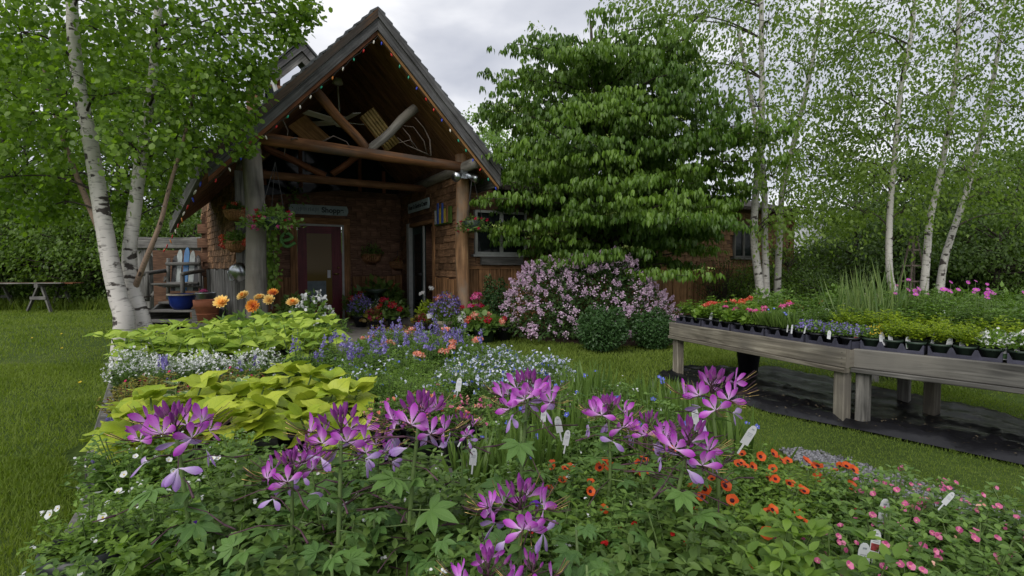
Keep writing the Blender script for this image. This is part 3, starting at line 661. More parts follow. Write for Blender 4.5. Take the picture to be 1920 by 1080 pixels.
def planks(wall, pos, along, nrm, L, z0, z1, w, mat, skip=None):
    along = Vector(along).normalized(); nrm = Vector(nrm).normalized(); s = 0
    while s < L:
        ww = w*random.uniform(.9, 1.1)
        if not (skip and skip(s+ww/2)):
            q = MB(); dz = random.uniform(-.015, .015); t = random.uniform(.016, .026)
            q.board(pos(s+ww/2, (z0+z1)/2+dz)+nrm*(t+.001), UP*(z1-z0)/2, along*(ww/2-.005), nrm*t, .004); part('plank', q, mat, wall)
        s += ww
planks(left_wall, lambda s, z: HL(s, z), al_left, n_left, 3.1, .05, 1.1, .2, 'grey_wood')
# rear wall of the porch with gable
V_R = 11.07; D0, D1, DT = 1.2, 2.1, 1.99
q = MB(); zl, zr = RZ(-.45)-.13, RZ(3.4)-.13
q.poly([H(-.42, V_R, 0), H(D0-.02, V_R, 0), H(D0-.02, V_R, DT+.02), H(D1+.02, V_R, DT+.02), H(D1+.02, V_R, 0), H(3.4, V_R, 0), H(3.4, V_R, zr), H(RIDGE_U, V_R, RIDGE_Z-.14), H(-.42, V_R, zl)], VS*.12)
rear_wall = part('wall', q, 'shingle_grey', shop)
inD = lambda s, z: (D0-.14 < s-.4 < D1+.14 and z < DT+.1)
shingle_rows(rear_wall, lambda s, z: H(s-.4, V_R, z), US, -VS, 3.7, .98, lambda s: min(2.62, RZ(s-.4)-.2), .21, .13, 'shingle_grey', objs=False, skip=inD)
planks(rear_wall, lambda s, z: H(s-.4, V_R, z), US, -VS, 3.7, .06, .95, .19, 'batten', skip=lambda s: D0-.12 < s-.4 < D1+.12)
# glazed gable above the rear beam
q = MB(); q.poly([H(-.1, V_R-.03, 2.72), H(3.3, V_R-.03, 2.72), H(3.3, V_R-.03, RZ(3.3)-.16), H(RIDGE_U, V_R-.03, RIDGE_Z-.22), H(-.1, V_R-.03, RZ(-.1)-.16)], VS*.02); gl = part('gable_window', q, 'glass', shop)
for u0 in (.6, 1.25, 2.4, 2.9):
    q = MB(); hb(q, u0, u0+.07, V_R-.06, V_R-.031, 2.72, RZ(u0)-.3); part('mullion', q, 'red_wood', gl)
# right wall of the porch (runs towards the camera), with the second door
U_R = 3.315; DV0, DV1 = 8.98, 10.42
q = MB(); q.poly([H(U_R, 7.8, 0), H(U_R, DV0, 0), H(U_R, DV0, 2.0), H(U_R, DV1, 2.0), H(U_R, DV1, 0), H(U_R, 11.05, 0), H(U_R, 11.05, RZ(U_R)-.12), H(U_R, 7.8, RZ(U_R)-.12)], US*.12); right_wall = part('wall', q, 'shingle_grey', shop)
skD = lambda s, z: (DV0-.1 < 7.85+s < DV1+.1 and z < 2.08)
shingle_rows(right_wall, lambda s, z: H(U_R, 7.85+s, z), VS, -US, 1.1, .98, lambda s: 2.75, .3, .118, 'shingle')
shingle_rows(right_wall, lambda s, z: H(U_R, 8.95+s, z), VS, -US, 2.1, .98, lambda s: 2.75, .3, .118, 'shingle', objs=False, skip=lambda s, z: (DV0-.14 < 8.95+s < DV1+.1 and z < 2.05))
planks(right_wall, lambda s, z: H(U_R, 7.82+s, z), VS, -US, 1.1, .06, .95, .14, 'batten')
# door 2: white jambs, green leaf, dark opening, pale curtain
q = MB(); hb(q, U_R-.05, U_R+.1, DV0-.09, DV0, .05, 2.02); hb(q, U_R-.05, U_R+.1, DV0, DV1, 1.95, 2.02); f2 = part('door_frame', q, 'batten', shop)
q = MB(); hb(q, U_R-.06, U_R+.1, DV1-.09, DV1+.06, .05, 2.03); part('jamb', q, 'white_paint', f2)
q = MB(); hb(q, U_R+.02, U_R+.06, 9.62, DV1-.1, .06, 1.94); d2 = part('door', q, 'green_paint', shop)
q = MB(); hb(q, U_R+.0, U_R+.018, 9.75, 10.22, .3, 1.8); part('pane', q, 'glass', d2)
q = MB(); hb(q, U_R-.01, U_R+.017, 9.56, 9.615, .06, 1.94); part('stile', q, 'white_paint', d2)
q = MB(); q.lathe(H(U_R-.06, 9.6, 1.0), [(.0, -.03), (.035, -.02), (.035, .02), (0, .03)], 8); part('handle', q, 'wire', d2, True)
# room behind the opening
q = MB(); hb(q, U_R+1.6, U_R+1.65, DV0-.5, DV1+.5, 0, 2.3); part('inner_wall', q, 'red_wood', shop)
q = MB(); hb(q, U_R+.5, U_R+.54, 9.2, 9.35, .06, 1.7); part('curtain', q, 'yellow', shop)
# door 1: maroon door with a long pane
q = MB()
hb(q, D0-.13, D0, V_R-.045, V_R+.05, .05, DT+.02); hb(q, D1, D1+.12, V_R-.045, V_R+.05, .05, DT+.02); hb(q, D0-.13, D1+.12, V_R-.06, V_R+.05, DT+.02, DT+.14); f1 = part('door_frame', q, 'batten', shop)
q = MB(); hb(q, D1-.045, D1-.005, V_R-.06, V_R-.046, .05, DT+.01); hb(q, D0, D1, V_R-.04, V_R+.0, DT-.02, DT+.018); part('weather_strip', q, 'white_paint', f1)
q = MB(); a0, a1, a2, a3 = D0+.01, D0+.18, D1-.24, D1-.05
hb(q, a0, a1, V_R-.02, V_R+.025, .07, DT-.02); hb(q, a2, a3, V_R-.02, V_R+.025, .07, DT-.02); hb(q, a1, a2, V_R-.019, V_R+.025, .07, .38); hb(q, a1, a2, V_R-.019, V_R+.025, DT-.17, DT-.02); d1 = part('door', q, 'door', shop)
q = MB(); hb(q, a1, a2, V_R-.004, V_R+.01, .38, DT-.17); part('pane', q, 'door_glass', d1)
q = MB(); hb(q, a2-.09, a2-.03, V_R-.009, V_R-.0045, .92, 1.08); part('notice', q, 'tag', d1)
q = MB(); hb(q, a1, a2-.12, V_R-.008, V_R-.0045, .44, .86); part('poster', q, 'faint_ink', d1)
for z in (1.0, 1.13):
    q = MB(); c = H(a3-.07, V_R-.05, z); q.tube([H(a3-.07, V_R-.02, z), c, H(a3-.07-(.09 if z < 1.1 else 0), V_R-.055, z)], .018 if z < 1.1 else .022, 8); part('handle', q, 'brass', d1, True)
# wing running off to the right
WV = 7.92; q = MB(); hb(q, 3.45, 12.3, WV, WV+.12, 0, 2.512); wing = part('wall', q, 'shingle_grey', shop)
W1 = (3.62, 4.62); W2 = (10.1, 10.75)
shingle_rows(wing, lambda s, z: H(3.5+s, WV, z), US, -VS, 8.7, 1.15, lambda s: 2.4, .24, .12, 'shingle', objs=False, skip=lambda s, z: (W1[0]-.08 < 3.5+s < W1[1]+.08 or W2[0]-.1 < 3.5+s < W2[1]+.1) and 1.2 < z < 2.15)
planks(wing, lambda s, z: H(3.5+s, WV, z), US, -VS, 8.7, .05, 1.12, .21, 'batten')
q = MB(); hb(q, 3.46, 12.3, WV-.06, WV, 1.11, 1.16); part('ledge_board', q, 'batten', wing)
q = MB(); hb(q, 12.15, 12.32, WV-.05, WV, 0, 2.5); part('corner_board', q, 'beam_wood', wing)
for a, b in (W1, W2):
    q = MB()
    for (x0, x1, z0, z1) in ((a, b, 1.36, 1.4), (a, b, 2.06, 2.1), (a, a+.045, 1.4, 2.06), (b-.045, b, 1.4, 2.06), ((a+b)/2-.03, (a+b)/2+.03, 1.4, 2.06)): hb(q, x0, x1, WV-.06, WV-.0, z0, z1)
    hb(q, a-.05, b+.05, WV-.1, WV, 1.32, 1.357); wf = part('window', q, 'white_paint' if a < 5 else 'grey_wood', shop)
    for x0, x1 in ((a+.046, (a+b)/2-.031), ((a+b)/2+.031, b-.046)):
        q = MB(); hb(q, x0, x1, WV-.035, WV-.022, 1.401, 2.059); part('pane', q, 'glass', wf)
q = MB()
hb(q, 3.7, 4.5, WV-.14, WV-.08, 1.18, 1.31); part('window_box', q, 'grey_wood', shop)
q = MB(); q.poly([H(3.95, 7.55, 2.42), H(12.6, 7.55, 2.42), H(12.6, 10.3, 3.15), H(3.95, 10.3, 3.15)], UP*.07); q.poly([H(3.95, 10.3, 3.15), H(12.6, 10.3, 3.15), H(12.6, 13.4, 2.42), H(3.95, 13.4, 2.42)], UP*.07); part('roof', q, 'dark_bark', shop)
q = MB(); hb(q, 12.2, 12.3, WV+.12, 13, 0, 2.45); hb(q, 3.5, 12.3, 12.9, 13, 0, 2.45); hb(q, -1.4, 3.5, 13.2, 13.3, 0, 1.5); part('wall', q, 'shingle_grey', shop)
# open cupola on the ridge
cu = H(1.5, 11.25, 0)+Vector((0, 0, 0)); CO = PX(570, 470, 12.0); CO.z = 0
cup = []
def CU(a, b, z): return CO+US*a+VS*b+UP*z
q = MB(); hz = 5.42
for a in (-.5, .5):
    for b in (0, .9): q.box(CU(a, b+.05, 4.4), US*.06, VS*.06, UP*1.05)
cpt = part('cupola', q, 'beam_wood', shop)
for k in range(7):
    q = MB(); q.box(CU(0, .02, 3.45+k*.16), US*.5, VS*.02, UP*.076); part('siding_board', q, 'shingle', cpt)
    q = MB(); q.box(CU(-.5, .5, 3.45+k*.16), VS*.45, US*.02, UP*.076); part('siding_board', q, 'shingle', cpt)
q = MB(); q.poly([CU(-.85, -.25, 5.3), CU(0, -.25, 6.2), CU(.85, -.25, 5.3), CU(.85, -.25, 5.13), CU(0, -.25, 6.0), CU(-.85, -.25, 5.13)], VS*.05); part('rake_board', q, 'rake_wood', cpt)
q = MB(); q.poly([CU(-.75, -.19, 5.2), CU(0, -.19, 5.98), CU(.75, -.19, 5.2), CU(.75, -.19, 5.02), CU(0, -.19, 5.78), CU(-.75, -.19, 5.02)], VS*.05); part('rake_board', q, 'grey_wood', cpt)
q = MB()
for s in (-1, 1): q.poly([CU(0, -.3, 6.23), CU(s*.9, -.3, 5.28), CU(s*.9, 1.2, 5.28), CU(0, 1.2, 6.23)], UP*.05)
part('roof', q, 'roofing', cpt)
q = MB(); q.box(CU(0, .06, 5.02), US*.56, VS*.05, UP*.05); q.box(CU(0, .9, 5.02), US*.56, VS*.05, UP*.05); part('beam', q, 'beam_wood', cpt)
p = PX(503, 180, 11.2)
q = MB(); q.tube([p+Vector((-.12, 0, -.35)), p+Vector((-.12, 0, .1)), p+Vector((-.07, 0, .24)), p+Vector((.04, 0, .3)), p+Vector((.13, 0, .24)), p+Vector((.17, 0, .1)), p+Vector((.17, 0, -.35))], .05, 6); part('arched_window', q, 'white_paint', shop)
q = MB(); q.box(p+Vector((.02, .06, -.1)), Vector((.14, 0, 0)), Vector((0, .01, 0)), Vector((0, 0, .32))); part('pane', q, 'glass', shop)
q = MB(); q.box(p+Vector((.15, .3, -.35)), Vector((.7, .1, 0)), Vector((-.05, .15, 0)), Vector((0, 0, .62))); part('dormer', q, 'beam_wood', shop)

# things fixed to or hanging from the shop --------------------------------
def strung():
    t = thing('string_lights', 'string of coloured bulbs along the porch gable edge', 'string lights', H(RIDGE_U, VF, 4.2))
    cols = ['bulb_white', 'bulb_white', 'bulb_green', 'bulb_red', 'bulb_blue', 'bulb_white', 'bulb_green', 'bulb_green', 'bulb_red', 'bulb_blue', 'bulb_white', 'bulb_orange', 'bulb_red', 'bulb_blue']
    for side in (0, 1):
        e = eave_l(VF) if side == 0 else EAVE_R; P = []
        for i in range(34):
            u = RIDGE_U+(e-RIDGE_U)*i/33; P.append(H(u, VF-.02, RZ(u)-.36-.02*(i % 3 == 1)))
        q = MB(); q.tube(P, .0035, 4); part('cable', q, 'wire', t)
        for i in range(15):
            u = RIDGE_U+(e-RIDGE_U)*(i+.4)/15; c = H(u, VF-.03, RZ(u)-.38); d = Vector((random.uniform(-.5, .5), random.uniform(-.5, .1), -1)).normalized()*.036; q = MB()
            q.tube([c, c+d*.4, c+d, c+d*1.35], [.007, .011, .01, .003], 7); part('bulb', q, random.choice(cols) if side == 0 else random.choice(['bulb_red', 'bulb_blue', 'bulb_green', 'bulb_white']), t, True)
    for k in range(12):
        v = VF+.1+k*.3; c = H(eave_l(v)-.06, v, RZ(eave_l(v))-.3); q = MB(); d = Vector((random.uniform(-.5, .5), -.2, -1)).normalized()*.05
        q.tube([c, c+d*.4, c+d, c+d*1.35], [.007, .011, .01, .003], 7); part('bulb', q, random.choice(['bulb_red', 'bulb_blue', 'bulb_orange', 'bulb_white']), t, True)
strung()
def sign(name, label, o, ax, nrm, w, h, text, size, mat, xoff=0, extra=None):
    t = thing(name, label, 'sign', o); ax = Vector(ax); nrm = Vector(nrm); c = h*.35
    q = MB(); P = [(-w/2+c*.4, -h/2), (w/2-c*.4, -h/2), (w/2, -h/2+c), (w/2, h/2-c), (w/2-c*.4, h/2), (-w/2+c*.4, h/2), (-w/2, h/2-c), (-w/2, -h/2+c)]
    q.poly([o+ax*x+UP*z for x, z in P], nrm*.025); part('sign_board', q, 'sign', t)
    def txt(s, x, sz, m):
        cu_ = bpy.data.curves.new('lettering', 'FONT'); cu_.body = s; cu_.size = sz; cu_.align_x = 'CENTER'; cu_.align_y = 'CENTER'; cu_.extrude = .002; cu_.offset = .004
        tmp = bpy.data.objects.new('lettering_curve', cu_); COL.objects.link(tmp); dg = bpy.context.evaluated_depsgraph_get(); me = bpy.data.meshes.new_from_object(tmp.evaluated_get(dg)); bpy.data.objects.remove(tmp); me.materials.clear(); me.materials.append(M[m]); ob = bpy.data.objects.new('lettering', me); COL.objects.link(ob); ob.parent = t; ob['kind'] = 'stuff'; ob.matrix_local = mat3(ax, UP, nrm, ax*x+nrm*.029)
    txt(text, xoff, size, mat)
    if extra: txt(*extra)
    return t
sign('shop_sign', 'long blue-grey sign reading Shoppe above the maroon door', H(1.62, V_R-.045, 2.29), US, -VS, 1.13, .19, 'Shoppe', .145, 'ink', .26)
def worn():
    t = bpy.data.objects['shop_sign']; q = MB(); c = t.location; x = -.42
    while x < -.02:                                  # weathered-away lettering: only broken strokes are left
        h = random.uniform(.02, .045); q.box(c+US*x-VS*.0275+UP*random.uniform(-.01, .01), US*.005, VS*.002, UP*h)
        if random.random() < .5: q.box(c+US*(x+.012)-VS*.0275+UP*random.uniform(-.03, .03), US*.012, VS*.0015, UP*.004)
        x += random.uniform(.022, .045)
    part('worn_strokes', q, 'faint_ink', t)
worn()
sign('garden_center_sign', 'tilted blue-grey sign reading Garden Center above the green door', H(U_R-.045, 9.72, 2.33), -VS, -US, 1.25, .19, 'Home & Garden Center', .115, 'ink')
def letter_e():
    t = thing('letter_ornament', 'green lowercase letter e hung beside the maroon door', 'ornament', pt(538, 450, V_R-.06)); c = t.location.copy(); s = .13; P = []
    for k in range(20):
        a = -.15+k/19*5.3; P.append(c+US*math.cos(a)*s*.82+UP*(math.sin(a)*s))
    P = [c-US*s*.75-UP*.02, c+US*s*.1+UP*.0, c+US*s*.7+UP*.035]+P[2:]+[c+US*s*1.15-UP*s*.35]
    q = MB(); q.tube(P, .032, 8); part('letter', q, 'e_green', t, True)
letter_e()
def fan():
    c = pt(633, 155, 8.9); b = pt(637, 222, 8.9); t = thing('ceiling_fan', 'white ceiling fan on a long rod inside the porch gable', 'fan', c)
    q = MB(); q.lathe(c, [(0, .08), (.07, .06), (.09, -.02), (.02, -.05)], 12); part('canopy', q, 'fan_white', t, True)
    q = MB(); q.tube([c, b], .014, 8); part('rod', q, 'fan_white', t, True)
    q = MB(); q.lathe(b, [(.02, .04), (.1, .02), (.11, -.08), (.06, -.13), (0, -.14)], 14); part('motor', q, 'fan_white', t, True)
    for k in range(5):
        a = k*2*math.pi/5+.4; d = Vector((math.cos(a), math.sin(a), 0)); n = Vector((-d.y, d.x, .25)).normalized(); q = MB(); q.board(b+d*.38-UP*.06, d*.28, n*.07, UP*.006, .002); part('blade', q, 'fan_white', t)
fan()
def ribbed():
    a, b = pt(688, 210, 8.1), pt(738, 275, 8.1); t = thing('ribbed_panel', 'slanted yellow ribbed board hung under the porch roof', 'panel', a); d = (b-a); L = d.length; d.normalize(); n = VS.cross(d).normalized()
    for k in range(5):
        q = MB(); o = n*(k-2)*.052; q.tube([a+o, b+o], .024, 7); part('rib', q, 'tube_yellow', t, True)
    q = MB(); q.box((a+b)/2+VS*.04, d*L/2, n*.14, VS*.015); part('backing', q, 'soffit_wood', t)
    a, b = pt(560, 230, 9.0), pt(600, 265, 9.0); t = thing('hanging_board', 'dull brown board hung under the left porch slope', 'board', a); d = (b-a); q = MB(); q.board((a+b)/2, d*.6, n*.17, VS*.012); part('board', q, 'soffit_wood', t)
ribbed()
def twigs():
    t = thing('twig_branch', 'bare pale branch resting on the porch tie beam', 'branch', pt(808, 290, 7.5)); r = lambda *p: [pt(x, y, 7.5+random.uniform(-.1, .1)) for x, y in p]
    q = MB()
    for P, w in ((r((808, 292), (806, 262), (795, 240), (778, 220)), .014), (r((808, 292), (790, 284), (762, 272), (745, 258)), .012), (r((800, 288), (795, 265), (775, 238), (757, 236)), .009), (r((775, 276), (768, 255), (755, 240)), .008), (r((785, 282), (770, 262), (748, 268)), .008)): q.tube(P, [w, w*.8, w*.6, w*.4][:len(P)], 5)
    part('twigs', q, 'twig', t, True)
    t = thing('driftwood_twig', 'curled pale twig wound round the left end of the tie beam', 'branch', pt(535, 262, 7.45)); q = MB()
    for P in (r((530, 225), (540, 245), (536, 268), (533, 290)), r((600, 268), (625, 255), (650, 266), (655, 274)), r((545, 262), (555, 258), (562, 264))): q.tube(P, [.012, .01, .008, .006][:len(P)], 5)
    part('twigs', q, 'twig', t, True)
twigs()
def flood():
    c = pt(868, 328, 7.48); t = thing('flood_light', 'pair of silver flood lamps on the right porch post', 'flood light', c); q = MB(); q.box(c, US*.06, VS*.05, UP*.06); part('bracket', q, 'silver', t)
    for s in (-1, 1):
        q = MB(); a = c+US*s*.06-VS*.03; b = a+US*s*.1-VS*.1-UP*.06; q.tube([a, b, b+(b-a)*.25], [.035, .07, .075], 10); lo = part('lamp', q, 'silver', t, True)
    c = H(3.3, 7.1, 2.74); 
flood()
def plaque():
    c = pt(838, 405, 0); c = H(U_R-.05, 8.42, 2.02); t = thing('painted_plaque', 'small painted plaque of blue and yellow shapes beside the green door', 'plaque', c); q = MB(); q.box(c, VS*.38, US*.015, UP*.14); part('board', q, 'mid_leaf', t)
    for k, (a, h, m) in enumerate(((-.3, .12, 'white_paint'), (-.18, .18, 'bluep'), (-.08, .13, 'yellow'), (.04, .17, 'bluep'), (.14, .12, 'yellow'), (.25, .14, 'batten'))):
        q = MB(); q.board(c-VS*a*1.0-US*.025+UP*(h-.12), UP*h, VS*.035, US*.008, .004); part('painted_shape', q, m, t)
plaque()

# ================================================================ trees
def crown_from_twigs(P, D, tpl, nl, spacing, size, hang=.5, spread=.9, rs=RS):
    """leaves set along twigs that start at P and run along D"""
    n = len(P); D = unit(D); k = np.arange(nl); Q = P[:, None, :]+D[:, None, :]*(k[None, :, None]*spacing)+rs.randn(n, nl, 3)*spacing*.35
    Q[..., 2] -= (k[None, :]*spacing)**2*.35
    ld = D[:, None, :]*.5+rs.randn(n, nl, 3)*spread*.6; ld[..., 2] -= hang; nn = rs.randn(n, nl, 3)*.6; nn[..., 2] += .7; nn[..., 1] -= .25
    return Q.reshape(-1, 3), unit(ld.reshape(-1, 3)), nn.reshape(-1, 3), (size*rs.uniform(.7, 1.2, n*nl))
def leaf_objects(parent, P, R, S, tpl, mat, count, name='leaf'):
    """the leaves that show largest become parts of their own; returns the mask of the rest"""
    d2 = np.linalg.norm(P-np.array([0, 0, EYE]), axis=1); face = np.abs(np.einsum('ni,ni->n', R[:, :, 2], unit(P-np.array([0, 0, EYE]))))
    px = 960+P[:, 0]/P[:, 1]*F; py = 500-(P[:, 2]-EYE)/P[:, 1]*F; ok = (px > 5) & (px < 1915) & (py > 5) & (py < 1075) & (P[:, 1] > .4)
    score = np.where(ok, S*face**.5/d2*np.where(d2 < np.percentile(d2, 30), 1, .8), 0); idx = np.argsort(-score)[:count]
    me = npmesh(name, tpl[0], tpl[1], [mat], np.full(len(tpl[0]), .2), tpl[2])
    for i in idx:
        x, y, z = R[i][:, 0]*S[i], R[i][:, 1]*S[i], R[i][:, 2]*S[i]; p = Vector(P[i])-parent.location; link(name, me, parent, mat=mat3(x, y, z, p))
    m = np.ones(len(P), bool); m[idx] = False; return m
def curve_pts(ctrl, n=5):
    out = []; c = [Vector(p) for p in ctrl]; c = [c[0]*2-c[1]]+c+[c[-1]*2-c[-2]]
    for i in range(1, len(c)-2):
        for k in range(n):
            t = k/n; p0, p1, p2, p3 = c[i-1], c[i], c[i+1], c[i+2]
            out.append(.5*((2*p1)+(p2-p0)*t+(2*p0-5*p1+4*p2-p3)*t*t+(3*p1-p0-3*p2+p3)*t**3))
    out.append(c[-2]); return out
def trunk_part(parent, ctrl, r0, r1, mat, n=12, name='trunk', flare=1.25):
    P = curve_pts(ctrl, 6); k = len(P)-1; q = MB(); R_ = [(r0+(r1-r0)*(i/k)**.85)*(1+(flare-1)*max(0, 1-i/k*8)) for i in range(k+1)]
    q.tube(P, R_, n, wob=.05); return part(name, q, mat, parent, True)
def branches_part(parent, segs, mat, name='branches'):
    q = MB()
    for P, r0, r1 in segs:
        P = [Vector(p) for p in P]; k = len(P)-1; q.tube(P, [r0+(r1-r0)*i/k for i in range(k+1)], 6, cap=False)
    return part(name, q, mat, parent, True, 'stuff')
def arc(a, b, sag, n=5):
    a, b = Vector(a), Vector(b); j = Vector((random.uniform(-1, 1), random.uniform(-1, 1), 0))*.06*(b-a).length
    return [a.lerp(b, i/n)+(j+Vector((0, 0, sag)))*math.sin(math.pi*i/n) for i in range(n+1)]

# --- white birch clump at the left
def birch_left():
    Y = 5.5; base = PX(238, 660, Y); base.z = 0
    t = thing('birch_tree', 'white birch clump with several leaning trunks on the left lawn', 'tree', base)
    A = [Vector((base.x-.03, Y-.05, -.05)), PX(233, 600, Y-.05), PX(222, 560, Y-.05), PX(203, 470, Y-.05), PX(188, 380, Y-.05), PX(170, 270, Y-.05), PX(150, 170, Y), PX(137, 60, Y), PX(133, -60, Y), PX(120, -260, Y+.1)]
    trunk_part(t, A, .108, .042, 'birch', flare=1.1)
    B = [Vector((base.x+.16, Y+.2, -.05)), PX(262, 590, Y+.2), PX(248, 540, Y+.2), PX(243, 470, Y+.2), PX(258, 350, Y+.2), PX(270, 250, Y+.2), PX(286, 150, Y+.3), PX(298, 0, Y+.35), PX(305, -160, Y+.4)]
    trunk_part(t, B, .098, .034, 'birch', flare=1.1)
    C_ = [PX(250, 548, Y+.22), PX(270, 495, Y+.08), PX(300, 420, Y), PX(318, 350, Y), PX(350, 240, Y+.1), PX(370, 140, Y+.1)]; trunk_part(t, C_, .034, .012, 'birch_brown', 8, 'stem', 1)
    D_ = [PX(185, 425, Y), PX(165, 380, Y+.1), PX(140, 320, Y+.2), PX(105, 220, Y+.2), PX(80, 120, Y+.3)]; trunk_part(t, D_, .04, .014, 'birch_brown', 8, 'stem', 1)
    blobs = [(40, 60, 5.2, .75), (150, 0, 5.4, .8), (290, 40, 5.4, .75), (410, 60, 5.5, .55), (495, 5, 5.6, .42), (525, 65, 5.6, .2), (560, 25, 5.6, .16), (60, 210, 5.1, .55), (190, 180, 5.3, .6), (330, 170, 5.5, .6), (415, 150, 5.6, .38), (470, 130, 5.6, .2), (30, 330, 5.3, .42), (140, 330, 5.9, .4), (330, 260, 5.7, .34), (300, 330, 5.9, .3), (415, 220, 5.6, .22), (245, 270, 5.0, .36), (95, 390, 6.0, .22), (-150, 150, 5.3, .9), (-120, -150, 5.5, .9), (150, -250, 5.6, 1), (420, -160, 5.7, .8), (250, 100, 6.6, .8), (100, 100, 6.6, .8), (450, 285, 5.75, .13), (240, 385, 6, .16), (330, 385, 6, .1)]
    Ps, Ds, segs = [], [], []; axis = [curve_pts(A, 6), curve_pts(B, 6)]
    for (x, y, d, r) in blobs:
        c = PX(x, y, d); n = int(270*r**1.75)+26
        q = RS.randn(n, 3); q = unit(q)*(RS.rand(n, 1)**.45)*r*np.array([1.05, 1.1, .85]); P = q+np.array(c)
        near = min((p for ax in axis for p in ax), key=lambda p: (p-c).length+max(0, p.z-c.z+.1)*2)
        D = (P-np.array(near)); D[:, 2] = D[:, 2]*.25-.12; Ps.append(P); Ds.append(unit(D)+RS.randn(n, 3)*.35)
        segs.append((arc(near, c, .08), .016 if r > .3 else .009, .006))
        for i in RS.choice(n, min(n, 7), False): segs.append((arc(c, P[i], .03, 3), .005, .002))
    branches_part(t, segs, 'dark_bark')
    P, D, Nn, S = crown_from_twigs(np.concatenate(Ps), np.concatenate(Ds), T_ROUND, 8, .052, .06)
    # the crown thins out on the side towards the shop and close round the trunks
    px = 960+P[:, 0]/P[:, 1]*F; py = 500-(P[:, 2]-EYE)/P[:, 1]*F; lim = np.interp(py, [0, 50, 70, 95, 115, 160, 200, 240, 290, 310, 340, 400, 430], [610, 600, 590, 552, 530, 515, 500, 490, 484, 420, 345, 318, 300]); ok = (px < lim+RS.randn(len(px))*9) & (py < 425+RS.randn(len(px))*12)
    for ax, d_ in ((axis[0], .8), (axis[1], .5)):
        tz = np.array([p.z for p in ax]); tx = np.interp(P[:, 2], tz, [p.x for p in ax]); ty = np.interp(P[:, 2], tz, [p.y for p in ax]); nr = (np.abs(P[:, 0]*ty/P[:, 1]-tx) < .13) & (P[:, 1] < ty) & (RS.rand(len(P)) < d_); ok &= ~nr
    P, D, Nn, S = P[ok], D[ok], Nn[ok], S[ok]
    R = frames(D, Nn); keep = leaf_objects(t, P, R, S, T_ROUND, 'birch_leaf', 300)
    G = NP(); G.add(scatter(T_ROUND, P[keep], R[keep], S[keep])); part('crown', G.mesh('crown', ['birch_leaf']), None, t, kind='stuff')
birch_left()

